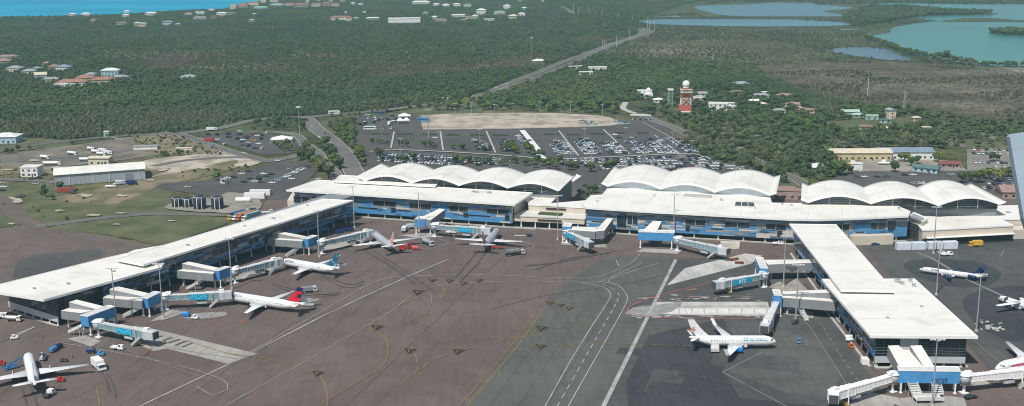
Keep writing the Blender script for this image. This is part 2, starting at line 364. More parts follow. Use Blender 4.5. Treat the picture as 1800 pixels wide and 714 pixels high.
# verges
field([(545,222),(600,205),(650,203),(700,195),(800,182),(838,178),(840,200),(745,200),(640,200),(600,235)],GRASS,.0,'verge',.4); FIELDS.pop()
field([(1130,262),(1180,235),(1330,255),(1420,300),(1400,330),(1250,300)],GRASS,.0,'verge',.4); FIELDS.pop()
field([(1640,246),(1700,222),(1800,232),(1900,240),(1900,258),(1700,262)],GRASS,.02,'verge',.4); FIELDS.pop()
field([(-60,245),(60,243),(130,250),(110,258),(40,264),(-60,272)],GRASS,.0,'verge',.4)
LOTS=[]
def lot(pl,mat=None,z=.06,name='car_park'):
    LOTS.append(pl); return sheet(name,gp(pl),z,mat or LOTM)
lot([(626,205),(742,203),(742,227),(1080,222),(1098,212),(1150,208),(1262,298),(1335,305),(1330,340),(640,330),(640,268),(622,262)])
sandp=[(739,204),(741,203),(790,200.5),(850,199),(905,198.5),(960,198.7),(1010,200.5),(1050,203),(1072,206.5),(1088,214),(1084,219),(1072,221.5),(1000,224),(900,226.5),(820,227.5),(744,228),(741,220)]
FIELDS.append(sandp); sheet('sand_lot',gp(sandp),.1,SAND)
lot([(345,238),(400,232),(470,234),(530,252),(545,262),(500,272),(455,272),(440,266)])
lot([(376,312),(440,298),(500,282),(548,286),(560,300),(520,334),(600,330),(560,350),(420,352),(270,330),(290,322),(360,318)])
lot([(1480,300),(1700,296),(1800,300),(1900,310),(1900,345),(1440,345)])
lot([(1700,262),(1900,262),(1900,300),(1700,300)],tarmac('worn_lot',(.19,.175,.155),(.25,.235,.21),.03))
lot([(1480,285),(1530,282),(1640,280),(1680,284),(1700,300),(1580,302),(1480,300)],tarmac('yard_gravel',(.24,.22,.19),(.32,.29,.25),.04))
lot([(1440,215),(1600,205),(1640,220),(1480,232)],GRASS,.02,'verge')
FIELDS.append(LOTS.pop())
ROADS=[]
roadmb=MB()
def road(pl,w,mat=0,z=.12,k=5,kerb=True,name='road',rmat=None):
    q=smoothline(gp(pl),False,k); ROADS.append((q,w))
    z+=zz(.002)
    mb=MB(); ribbon(mb,q,w,z); o=mb.build(name,rmat or ROADM); tag(o,kind='structure')
    if kerb:
        km=MB(); 
        for s_ in (-1,1):
            off=[]
            for i,p in enumerate(q):
                d=(q[min(i+1,len(q)-1)]-q[max(i-1,0)]).normalized(); off.append(p+Vector((-d.y,d.x,0))*s_*(w/2+.25))
            km2=off; 
            ribbon(km,off,.5,z+.12)
        tag(km.build('kerb',CONC),kind='structure')
    return q
road([(314,235.5),(363,229),(400,223),(431,214.5),(462,209.5),(496,206.5),(536,206),(600,201),(700,191),(760,183),(800,179),(838,175)],9)
hw=[(838,176),(838,169),(850,165),(878,160),(906,150),(948,135),(976,124),(1004,112),(1032,100),(1060,88),(1088,76),(1116,67),(1134,61),(1143,57),(1138,53),(1124,50)]
hp=gp(hw)
road(hw,8.5)
hw2=[(858,166),(880,153),(910,141),(950,126),(980,113),(1010,102),(1040,91),(1070,79),(1098,70),(1122,62),(1130,57),(1126,52)]
road(hw2,8.5)
road([(985,11),(990,14),(1000,18),(1006,24),(1012,26)],10)
road([(536,208),(545,216),(552,225),(572,240),(590,255),(604,272),(616,292),(626,312)],13,z=.5)
road([(480,232),(520,238),(535,252),(560,270),(572,290),(590,305),(600,330)],7)
road([(314,236),(345,246),(390,262),(430,274),(470,283),(500,279),(545,268),(560,262)],8)
road([(270,292),(330,282),(400,277),(450,278)],7,kerb=False)
road([(300,376),(250,377),(160,386),(100,394),(60,398)],7,kerb=False,z=.1); road([(300,376),(350,377),(400,378),(440,378)],7,kerb=False,z=.1)
road([(1120,200),(1143,209),(1185,225.5),(1220,242),(1265,251),(1330,250),(1400,252),(1500,258)],8)
road([(1265,251),(1300,270),(1330,283),(1362,300),(1400,316),(1420,330)],8)
road([(1195,270),(1240,285),(1290,296),(1330,308)],7)
road([(-60,262),(40,258),(100,250),(170,243),(240,238),(314,236)],7,kerb=False)
road([(-60,286),(30,283),(120,276),(200,268),(235,262)],9,kerb=False)
road([(-60,318),(0,316),(70,318),(110,322)],8,kerb=False)
road([(1100,180),(1095,190),(1105,196),(1118,200)],6,kerb=False,rmat=CONC)
road([(1700,232),(1720,236),(1760,246),(1800,252),(1860,254)],6)
road([(1150,250),(1180,240)],5,kerb=False)
road([(1700,258),(1640,250),(1560,246),(1500,250),(1420,255)],6)
# painted apron: big tonal areas (they really are separate pours of asphalt)
sheet('apron_panel',gp([(1068,452),(1185,452),(1062,714),(1000,850),(700,850),(820,714),(900,610),(960,540),(985,505),(1020,480)]),.02,TAR2)
sheet('apron_panel',gp([(1190,455),(1330,452),(1375,470),(1440,520),(1500,620),(1570,714),(1650,850),(990,850),(1062,714)]),.024,TAR3)
sheet('apron_panel',gp([(1480,400),(1600,420),(1900,395),(1900,720),(1740,650),(1660,560),(1600,520)]),.02,TAR3)
sheet('apron_panel',gp([(1140,590),(1270,560),(1300,605),(1270,650),(1300,700),(1440,714),(1440,760),(1110,760),(1100,672)]),.03,TARP)
sheet('apron_panel',gp([(1140,572),(1210,572),(1350,560),(1330,600),(1270,650),(1100,664)]),.028,TAR3)
sheet('apron_panel',gp([(1370,580),(1440,600),(1480,660),(1450,700),(1380,690),(1278,652),(1330,620)]),.035,TAR2)
sheet('apron_panel',gp(noisy([(1590,462),(1650,455),(1720,462),(1760,480),(1740,500),(1680,505),(1610,485)],.5)),.03,TARP)
sheet('apron_panel',gp(noisy([(1700,520),(1760,505),(1830,510),(1850,560),(1790,600),(1730,580),(1696,545)],.5)),.03,TARP)
sheet('apron_panel',gp(noisy([(1610,565),(1640,600),(1700,650),(1900,640),(1900,760),(1700,760),(1560,700),(1600,640)],.5)),.028,TAR)
# dark pad at the far left and small patches
sheet('apron_panel',gp([(28,462),(60,448),(175,438),(188,446),(150,458),(60,486),(22,490)]),.02,TAR3)
# concrete stands
sheet('concrete_stand',gp([(250,574),(452,622),(400,640),(232,598)]),.03,CONCG)
sheet('concrete_stand',gp([(452,622),(404,640),(250,600)]),.032,CONCG)
sheet('concrete_strip',gp([(1204,472),(1310,446),(1340,450),(1320,464),(1172,502)]),.03,CONCL)
sheet('concrete_strip',gp([(1148,531),(1350,531),(1354,556),(1142,553)]),.03,CONCL)
sheet('concrete_strip',gp([(1100,545),(1142,520),(1160,516),(1300,520),(1320,531),(1148,531),(1142,553)]),.031,TAR3)
for i in range(9): sheet('concrete_slab',gp([(1152+22*i,543),(1170+22*i,543),(1171+22*i,552),(1151+22*i,552)]),.036,M('slab_white',(.62,.61,.58),.8,var=.1,scale=.3))
sheet('dark_strip',gp([(1148,539),(1348,537),(1349,539.5),(1148,541.5)]),.037,CONCG)
for pl in ([(430,395),(470,420),(560,445),(560,452),(500,452)],[(60,592),(120,598),(170,605),(300,600),(280,590),(120,590)]): pass
pads=[[(118,596),(160,610),(178,600),(150,590)],[(262,566),(300,545),(330,548),(290,562)],[(395,496),(420,484),(444,478),(430,492)],[(700,414),(735,419),(780,417),(760,409)],[(984,430),(1030,434),(1068,436),(1060,424),(1000,420)],[(1118,443),(1190,447),(1200,440),(1130,437)],[(560,442),(600,436),(640,424),(620,420),(566,430)],
[(1372,552),(1430,560),(1430,550),(1390,540)],[(1350,505),(1380,515),(1395,508),(1370,495)],[(1380,516),(1420,510),(1400,490),(1382,500)],[(1555,704),(1600,722),(1700,715),(1694,700),(1640,694)],[(1690,666),(1712,679),(1745,678),(1725,665)],[(232,602),(270,618),(300,612),(262,600)],[(410,486),(450,470),(500,465),(470,480)],[(440,478),(470,468),(500,462),(480,476)],[(1480,714),(1530,690),(1580,700),(1560,730)]]
for p in pads: sheet('concrete_pad',gp(p),.04,CONCG)
for p in ([(322,558),(350,551),(392,549),(398,555),(370,560),(335,561)],[(1100,552),(1120,540),(1160,536),(1200,532),(1180,548),(1140,556)]):
    sheet('washed_patch',gp(noisy(p,.5)),.045,M('washed',(.32,.32,.31),.8,col2=(.2,.2,.19),scale=.3,det=8))
# ---- lines
lw=MB(); ly=MB(); lr=MB(); lf=MB(); sk=MB()
def ln(mb,pl,w=.35,k=6,dash=None,z=.13):
    z+=zz(.0008)
    ribbon(mb,smoothline(gp(pl),False,k) if k else gp(pl),w,z,0,dash)
ln(lw,[(248,714),(404,640),(560,560),(640,522),(714,488),(786,457)],.75,0)
ln(lw,[(100,790),(248,714)],.75,0)
ln(lf,[(232,598),(330,618),(420,632),(426,628),(520,582),(610,535),(700,489)],.35,0); 
ln(lw,[(395,714),(440,690),(560,622),(680,552),(720,522),(760,505),(840,497),(930,495),(1010,497),(1050,496),(1070,490),(1128,463)],.3,5)
ln(lf,[(350,740),(420,700),(540,630),(660,562),(700,530),(740,512),(820,503)],.35,5,(5,5))
ln(lw,[(400,640),(412,634),(470,602),(600,528),(650,500),(690,488),(750,485),(860,484),(980,489),(1040,488),(1065,483),(1110,462),(1128,443)],.3,5)
ln(lw,[(345,680),(372,694),(390,690),(400,684),(396,672),(370,660),(300,640),(160,612),(112,605)],.3,4)
ln(lf,[(180,600),(260,630),(350,662),(420,680)],.35,3); ln(lf,[(110,590),(200,612),(300,640),(420,668)],.3,4,(4,5))
ln(lw,[(953,725),(1000,640),(1040,575),(1070,528),(1072,515),(1058,505),(1020,497)],.38,5)
ln(lw,[(985,740),(1030,660),(1070,590),(1100,535),(1102,520),(1090,505),(1070,495),(1086,486),(1122,474),(1160,463)],.38,5)
ln(lw,[(968,735),(1010,662),(1050,592),(1085,530),(1084,514),(1060,500)],.4,5,(4.5,4))
ln(lw,[(1052,495),(1070,498)],.5,0); ln(lw,[(1083,459),(1088,468)],.5,0)
ln(lf,[(1060,492),(1110,470),(1130,460)],.35,3,(3,3))
ln(lw,[(1051,735),(1188,457)],1.6,0)
ln(lf,[(930,431),(1000,437),(1050,436),(1090,441)],.3,4); ln(lr,[(1040,445),(1060,438),(1082,440)],.3,4)
ln(lf,[(500,498),(545,507)],.3,0); ln(lf,[(600,446),(622,465),(640,468)],.4,0); ln(lw,[(770,420),(792,427),(752,440),(722,432)],.4,0); ln(lw,[(915,424),(940,432),(932,440),(905,432)],.4,0)
ln(lw,[(1880,395),(1880,396)],.3,0)
ln(lf,[(1270,655),(1380,714),(1420,735)],.45,0); ln(lf,[(1270,655),(1340,620)],.45,0)
ln(lf,[(1340,590),(1416,588),(1418,607),(1340,612)],.35,0); ln(lf,[(1412,560),(1440,600),(1490,680),(1510,714)],.35,4); 
ln(lf,[(1438,560),(1500,660),(1550,700)],.35,3,(3,3)); ln(lf,[(1462,556),(1510,620),(1540,650),(1570,662)],.4,4)
ln(lf,[(1612,445),(1640,456),(1700,492),(1760,520),(1800,545)],1.6,3)
ln(lf,[(1745,420),(1700,424),(1660,436),(1640,445),(1580,440)],.4,4); ln(lf,[(1760,452),(1762,445),(1775,438),(1850,434)],.4,4)
ln(lf,[(1600,510),(1640,540),(1700,590),(1760,640)],.35,3)
ln(lf,[(20,592),(80,572),(130,585)],.3,4)
for i in range(8): ln(lw,[(27+4.2*i,589-1.9*i),(31+4.2*i,591.3-1.9*i)],.8,0)
ln(lf,[(0,600),(26,592)],.5,0)
tag(lf.build('faded_markings',LINEF),kind='structure'); tag(lw.build('apron_markings',LINEW),kind='structure')
# yellow guide lines with arrowhead boxes
for pl in ([(560,714),(600,690),(650,660),(676,640),(682,605),(672,592),(650,577)],[(575,714),(575,690),(566,668),(552,655),(470,632),(400,622)],[(676,600),(700,575),(750,550),(758,520),(740,515),(735,515)],[(770,500),(782,510),(776,525)],[(776,525),(800,510),(818,498)],
  [(808,714),(860,655),(905,600),(942,550)],[(823,714),(872,655),(915,603),(950,552)],[(700,680),(726,660),(735,648),(730,625),(722,610)],[(735,655),(760,635),(800,620),(860,605),(900,598),(960,580)],[(880,600),(960,580),(1020,575),(1100,576),(1190,580)],[(880,620),(950,612),(1040,605),(1140,607),(1270,610)],
  [(640,560),(720,530),(740,520)],[(170,680),(176,714)],[(1250,560),(1340,556)],[(330,600),(400,622),(450,630)]):
    ln(ly,pl,.32,5,(9,3) if pl[0][0] in(700,735,880) else None)
tag(ly.build('guide_lines',LINEY),kind='structure')
ln(lr,[(1112,556),(1104,548),(1110,538),(1160,520),(1240,500),(1300,490)],.5,4); ln(lr,[(1112,556),(1150,559),(1350,562)],.5,0); ln(lr,[(1352,505),(1390,500),(1400,515)],.3,0)
ln(lr,[(393,532),(365,566)],.3,0); ln(lr,[(365,566),(388,575)],.3,0)
tag(lr.build('red_markings',LINER),kind='structure')
for pl,w in (([(640,440),(690,470),(730,500)],1.21),([(655,440),(708,474),(760,510)],0.66),([(842,440),(820,465),(800,490)],0.72),([(855,440),(838,465),(812,492)],0.72),([(862,545),(960,520),(1100,500),(1180,480)],0.33),([(940,475),(1000,455),(1070,446)],1.10),([(920,468),(980,462),(1040,450),(1080,442)],1.65),
   ([(26,660),(40,690),(52,730)],.7),([(40,655),(58,690),(70,730)],.6),([(168,640),(186,668),(192,690)],.8),([(176,640),(196,670),(204,700)],.5),([(480,500),(530,512),(560,518),(600,516)],.9),([(490,506),(540,520),(596,520)],.6),([(560,480),(610,500),(640,495)],.9),([(566,486),(606,506),(640,500)],.5),([(1120,690),(1200,660),(1300,680)],.5)):
    ln(sk,pl,w,5,z=.1)
for pl,w in (([(286,600),(302,594)],1.2),([(296,604),(316,597)],1.3),([(308,608),(328,600)],1.2),([(320,611),(338,604)],1.),([(270,597),(286,591)],1.)): ln(sk,pl,w,0,z=.1)
tag(sk.build('skid_marks',SKID),kind='structure')
ar=MB(); ay=MB()
for x,y,dx in [(558,658,1),(662,577,1),(720,618,1),(805,619,1),(735,515,1),(760,494,.7),(790,495,.7),(815,499,.7),(842,494,.7),(952,579,1),(951,611,1),(967,534,.7),(985,538,.7),(1001,543,.7)]:
    ar.add([(p.x,p.y,.31) for p in gp([(x-12*dx,y-5*dx),(x+13*dx,y-3*dx),(x-3*dx,y+5.5*dx)])],[(0,2,1)])
    ribbon(ay,gp([(x-12*dx,y-5*dx),(x+13*dx,y-3*dx),(x-3*dx,y+5.5*dx),(x-12*dx,y-5*dx)]),.22,.33)
    ribbon(ay,gp([(x-6*dx,y-2*dx),(x+5*dx,y-1*dx)]),.3,.34); ribbon(ay,gp([(x-1*dx,y-2*dx),(x-2*dx,y+3*dx)]),.25,.345)
tag(ar.build('sign_patches',M('sign_black',(.02,.02,.02),.8,var=0)),kind='structure'); tag(ay.build('sign_patches_border',LINEY),kind='structure')

# joints between the asphalt lanes and slabs
jt=MB(); A_=G(900,470); dj=Vector((math.cos(rad(74.2)),math.sin(rad(74.2)),0)); nj=Vector((dj.y,-dj.x,0)); rj=random.Random(9)
for k in range(-24,14):
    o=A_+nj*(k*9.5)
    pts=[o+dj*t for t in range(-260,95,12)]; pts=[p for p in pts if inpoly(np.array([PX(p.x,p.y,0.)[0]]),np.array([PX(p.x,p.y,0.)[1]]),[(380,470),(640,430),(1180,440),(1060,714),(1000,860),(-200,860),(-200,714),(200,640)])[0]]
    if len(pts)>2 and rj.random()<.5: ribbon(jt,pts,.06+.1*rj.random(),.07+zz(.0006))
for k in range(26):
    a=G(1110+k*0,470); q=[G(1085+12.5*k,714),G(1085+12.5*k+.0,714)+Vector((.0,rj.uniform(60,110),0))]
    ribbon(jt,q,.09,.075+zz(.0006))
for k in range(12):
    y=560+13*k; ribbon(jt,[G(1112-(y-560)*.42,y),G(1370+(y-560)*.5,y+2)],.1,.08+zz(.0006))
tag(jt.build('pavement_joints',M('joint_dark',(.06,.056,.054),.9,col2=(.1,.09,.085),scale=.1,det=8)),kind='structure')
pk=MB(); pw=MB()
for k in range(46):
    x=rj.uniform(1112,1345); y=rj.choice([rj.uniform(519,531),rj.uniform(556,561)]); w_=rj.uniform(4,16)
    (pk if rj.random()<.45 else pw).add([(p.x,p.y,.15+zz(.0006)) for p in gp([(x-w_,y+rj.uniform(-.5,.5)),(x-w_*.3,y-rj.uniform(.6,1.6)),(x+w_,y-rj.uniform(-.4,.8)),(x+w_*.4,y+rj.uniform(.6,1.8))])],[(0,3,2,1)])
tag(pk.build('pink_wash',M('pink_wash',(.33,.2,.17),.9,col2=(.2,.16,.145),scale=.4,det=8)),kind='structure'); tag(pw.build('white_wash',M('white_wash',(.42,.41,.39),.9,col2=(.2,.195,.185),scale=.4,det=8)),kind='structure')

rp=random.Random(21)
for k in range(7):      # patched squares of older and newer asphalt on the right hand stands
    c=G(rp.uniform(1120,1420),rp.uniform(575,714)); w_,h_=rp.uniform(4,16),rp.uniform(3,9); a_=rad(74+rp.choice([0,90])); u_=Vector((math.cos(a_),math.sin(a_),0)); v_=Vector((-u_.y,u_.x,0))
    pm=MB(); pm.add([(p.x,p.y,.105+.003*k) for p in (c+u_*w_+v_*h_,c-u_*w_+v_*h_,c-u_*w_-v_*h_,c+u_*w_-v_*h_)],[(0,1,2,3)]); tag(pm.build('apron_patch',rp.choice([TARP,TAR3])),kind='structure')
for k in range(0):
    c=G(rp.uniform(1500,1790),rp.uniform(470,640)); w_,h_=rp.uniform(6,16),rp.uniform(3,9); a_=rad(80); u_=Vector((math.cos(a_),math.sin(a_),0)); v_=Vector((-u_.y,u_.x,0))
    if c.x>178: sheet('apron_patch',[c+u_*w_+v_*h_,c-u_*w_+v_*h_,c-u_*w_-v_*h_,c+u_*w_-v_*h_],.066+.001*k,rp.choice([TAR,TAR2,TAR3]))
for (x,y,a_,b_) in [(30,356,9,2.5),(105,372,10,2),(165,380,14,1.6),(215,376,12,1.4),(150,345,12,2.5),(215,345,10,2),(330,330,9,2),(285,300,10,2.5),(355,296,12,2),(15,300,14,1.5),(100,296,12,1.5),(20,395,7,1.3),(205,396,8,1.1),(300,390,8,1.2),(390,318,7,1.5),(60,283,10,1.5),(265,318,9,2),(340,276,9,1.3)]:
    q=[(x+a_*math.cos(t)*rp.uniform(.6,1.2),y+b_*math.sin(t)*rp.uniform(.6,1.3)) for t in [i*6.283/9 for i in range(9)]]
    sheet('sand_patch',gp(noisy(q,.25,3,True,int(x))),.14,SAND)
# ================================================================ terminal
def V2(p,z=0): return Vector((p[0],p[1],z))
PAL=[BLUE,BLUE2,BLUE3,GREYC,GREY3,BEIGE3,GLASS]
def facade(A,B,zb,zt,parent,seed=0,wins=(),slots=(),blue=.5,glassy=0,rowh=.8,name='facade'):
    """cladding of staggered horizontal panels from A to B (left to right seen from outside)"""
    rr=random.Random(seed); A,B=Vector(A),Vector(B); A.z=B.z=0; L=(B-A).length; d=(B-A)/L; n=Vector((d.y,-d.x,0))  # outward (towards camera side)
    mb=MB(); o=n*.06
    def q(u0,u1,z0,z1,off,mi,dep=.05):
        a=A+d*u0+n*off; b=A+d*u1+n*off; a2=a-n*dep; b2=b-n*dep
        mb.hexa([(a.x,a.y,z1),(b.x,b.y,z1),(b2.x,b2.y,z1),(a2.x,a2.y,z1)],[(a.x,a.y,z0),(b.x,b.y,z0),(b2.x,b2.y,z0),(a2.x,a2.y,z0)],mi)
    rows=int(round((zt-zb)/rowh)); rh=(zt-zb)/rows
    for r in range(rows):
        u=-rr.uniform(0,4); h=r/rows
        while u<L:
            w=rr.choice([2.5,4,6,8,11]); u0=max(u,0);u1=min(u+w,L); u+=w
            if u1-u0<.3: continue
            x=rr.random()
            if x<glassy: mi=6
            elif rr.random()< blue*(1.25-h): mi=0 if rr.random()<.62 else (1 if rr.random()<.6 else 2)
            else: mi=rr.choice([3,3,4,4,5,2]) if h>.35 else rr.choice([0,5,5,4,3])
            q(u0,u1-.04,zb+r*rh+.02,zb+(r+1)*rh-.02,.12+.01*(r%2),mi)
    mb.build(name,PAL,parent,True)
    for (u0,u1,z0,z1,nm) in wins:
        w=MB(); a=A+d*u0+n*.2; b=A+d*u1+n*.2; a2=a-n*.1;b2=b-n*.1
        w.hexa([(a.x,a.y,z1),(b.x,b.y,z1),(b2.x,b2.y,z1),(a2.x,a2.y,z1)],[(a.x,a.y,z0),(b.x,b.y,z0),(b2.x,b2.y,z0),(a2.x,a2.y,z0)])
        wo=w.build('window',GLASS,parent,True)
        f=MB()
        for k in range(nm+1):
            t=u0+(u1-u0)*k/nm; p=A+d*t+n*.24
            f.box((p.x,p.y,(z0+z1)/2),(.22 if 0<k<nm else .12,.1,z1-z0),math.atan2(d.y,d.x))
        for z in (z0,z1): 
            p=A+d*(u0+u1)/2+n*.24; f.box((p.x,p.y,z),(u1-u0,.12,.12),math.atan2(d.y,d.x))
        f.build('frame',GREYL if nm>1 else DGREY,wo,True)
    if slots:
        for (u0,u1,z0,z1) in slots:
            s_=MB()
            a=A+d*u0+n*.17; b=A+d*u1+n*.17; a2=a-n*.1;b2=b-n*.1
            s_.hexa([(a.x,a.y,z1),(b.x,b.y,z1),(b2.x,b2.y,z1),(a2.x,a2.y,z1)],[(a.x,a.y,z0),(b.x,b.y,z0),(b2.x,b2.y,z0),(a2.x,a2.y,z0)])
            s_.build('strip_window',GLASS,parent,True)
def glazing(A,B,z0,z1,parent,nlou=4,mul=3.,tint=None,off=.15):
    A,B=Vector(A),Vector(B); A.z=B.z=0; L=(B-A).length; d=(B-A)/L; n=Vector((d.y,-d.x,0)); an=math.atan2(d.y,d.x)
    m=(A+B)/2+n*off; g=MB(); g.box((m.x,m.y,(z0+z1)/2),(L,.1,z1-z0),an); go=g.build('curtain_wall',tint or TGLASS,parent,True)
    f=MB()
    for k in range(int(L/mul)+1):
        p=A+d*(k*mul)+n*(off+.1); f.box((p.x,p.y,(z0+z1)/2),(.1,.14,z1-z0),an)
    for k in range(nlou+1):
        z=z0+(z1-z0)*k/max(1,nlou); m=(A+B)/2+n*(off+.28); f.box((m.x,m.y,z),(L,.25,.06),an)
    f.build('frame',M('louvre_grey',(.15,.165,.175),.5,var=0),go,True)
def roof_seams(mb,poly,z,seams):
    ip=inset(poly,.5); n=len(poly)
    if True:
        s_=mb; d,gap=seams; d=Vector(d).normalized(); nn=Vector((-d.y,d.x))
        c=sum((Vector((a[0],a[1])) for a in ip),Vector((0,0)))/len(ip)
        for k in range(-40,41):
            o=c+nn*gap*k; ts=[]
            for i in range(n):
                a,b=ip[i],ip[(i+1)%n]; e1=b-a; den=d.x*e1.y-d.y*e1.x
                if abs(den)<1e-9: continue
                w_=a-o; t_=(w_.x*e1.y-w_.y*e1.x)/den; s2=(w_.x*d.y-w_.y*d.x)/den
                if 0<=s2<1: ts.append(t_)
            ts.sort()
            for q in range(0,len(ts)-1,2):
                a=o+d*ts[q];b=o+d*ts[q+1]
                if (b-a).length>3: ribbon(s_,[(a.x,a.y),(b.x,b.y)],.3,z+.02,2)
def roof(poly,z,t,parent,mat=None,seams=None,fascia=True):
    mb=MB(); mb.prism(poly,z-t,z,mi=1,mtop=0)
    if seams: roof_seams(mb,poly,z,seams)
    ro=mb.build('roof',[mat or W_MEM,WHITE,M('seam_grey',(.6,.59,.55),.7,var=.1,scale=.1)],parent,True)
    # raised white edge trim
    e=MB(); ip=inset(poly,.45); n=len(poly)
    P=[Vector((a[0],a[1])) for a in poly]
    ar=sum(P[i].x*P[(i+1)%n].y-P[(i+1)%n].x*P[i].y for i in range(n))
    for i in range(n):
        j=(i+1)%n; t4=[(P[i].x,P[i].y),(P[j].x,P[j].y),(ip[j].x,ip[j].y),(ip[i].x,ip[i].y)]
        if ar<0: t4=t4[::-1]
        e.hexa([(a,b,z+.22) for a,b in t4],[(a,b,z+.003) for a,b in t4])
    e.build('roof_edge',WHITE,ro,True)
    return ro
def core(poly,z0,z1,parent,mat,name='wall'):
    mb=MB(); mb.prism(poly,z0,z1); return mb.build(name,mat,parent,True)
def columns(A,B,n,zt,parent,w=.7,mat=None,off=0):
    A,B=Vector(A),Vector(B)
    for k in range(n):
        p=A.lerp(B,(k+.5)/n); mb=MB(); mb.tube((p.x,p.y,0),(p.x,p.y,zt),w/2,n=8); mb.tube((p.x,p.y,0),(p.x,p.y,1.1),w*.75,n=8); mb.build('column',mat or WHITE,parent,True)
def ledge(A,B,w,h,parent,mat=None,name='plinth'):
    A,B=Vector(A),Vector(B); L=(B-A).length; d=(B-A)/L; m=(A+B)/2; mb=MB(); mb.box((m.x,m.y,h/2+.02),(L,w,h),math.atan2(d.y,d.x)); mb.build(name,mat or CONC,parent,True)
def vents(pts,z,parent):
    for (x,y,w,h) in pts:
        p=G(x,y,z); mb=MB(); mb.box((p.x,p.y,z+h/2+.02),(w,w*.8,h),rad(-17)); mb.box((p.x,p.y,z+h+.07),(w*1.25,w,.1),rad(-17)); mb.build('roof_vent',STEEL,parent,True)
dA=Vector((math.cos(rad(-16.6)),math.sin(rad(-16.6)),0)); nA=Vector((-dA.y,dA.x,0))   # along the terminal / away from the apron
# ---- block A
def xy(p): return (p.x,p.y)
zA=14.
gA=G(631,386); gB=G(905,403.2)
T1=empty('terminal_building','long white roofed terminal block with blue panelled wall, left of the beige link','building',xy(gA)+(0,))
fl=G(503,334.5,zA); fr=G(905.6,360,zA); br=G(936.5,339,zA); bl=G(557,316.5,zA)
roof([fl,fr,br,bl],zA,.8,T1,seams=(xy(nA),19))
zA2=15.2
a2=[G(585,319,zA2),G(765,328,zA2),G(776,317.6,zA2),G(598,308,zA2)]
roof(a2,zA2,.6,T1,seams=(xy(nA),19)); core(inset(a2,1.2),10,zA2-.6,T1,DGREY)
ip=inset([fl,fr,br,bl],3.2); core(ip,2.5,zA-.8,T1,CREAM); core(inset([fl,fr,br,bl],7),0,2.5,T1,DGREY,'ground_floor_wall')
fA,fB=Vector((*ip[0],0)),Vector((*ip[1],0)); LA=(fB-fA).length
def uA(px,z=8): # horizontal photo x -> position along the wall
    q=G(px,375,z); d=(fB-fA).normalized(); 
    # intersect the view ray's vertical plane with the wall line
    r=Vector((q.x,q.y)); a=Vector((fA.x,fA.y)); dd=Vector((d.x,d.y)); den=r.x*dd.y-r.y*dd.x; return -(r.x*a.y-r.y*a.x)/den
winA=[(uA(656),uA(697),7.4,10.6,2),(uA(720),uA(759),7.3,10.5,2),(uA(790),uA(823),7.3,10.4,2),(uA(855),uA(895),7.2,10.3,2),
 (uA(688),uA(696),4.2,6.9,1),(uA(815),uA(823),4.2,6.9,1),(uA(888),uA(895.5),4.0,7.1,1),(uA(518),uA(545),6,10,2),(uA(560),uA(580),7,10.4,2)]
facade(fA,fB,2.5,12.2,T1,3,winA,[(uA(630),uA(664),5.3,6.1),(uA(697),uA(722),5.2,6.0),(uA(823),uA(862),5.2,6.0)],blue=.78)
glazing(fA,fB,12.25,13.2,T1,1,3,M('clerestory_glass',(.12,.15,.16),.2,var=.2,scale=.2),off=.2)
columns(fA+nA*1.5,fB+nA*1.5,13,2.5,T1,.8); ledge(fA-nA*.5,fB-nA*.5+dA*14,1.2,.55,T1)
# end wall window, right
e=G(911,371,9); mb=MB(); mb.box((ip[1][0]+.1+nA.x*3.5,ip[1][1]+nA.y*3.5,8.2),(1.8,.3,4.4),rad(73.4)); mb.build('window',GLASS,T1,True)
vents([(655,322,1.6,1.0),(700,322,1,.8),(560,315,3,.4),(860,340,2,.8),(832,338,1.4,.8),(838,339,1.4,.8)],zA,T1)
# raised plant parapet on the far left with handrail
mb=MB(); q=[G(511,341,9.),G(526,341,9.),G(536,352,9.),G(520,356,9.)]; 
lowl=[G(505,352,5),G(560,356,5),G(566,345,5),G(514,338,5)]
mb.prism(lowl,0,5); mb.build('side_wing',CREAM,T1,True)
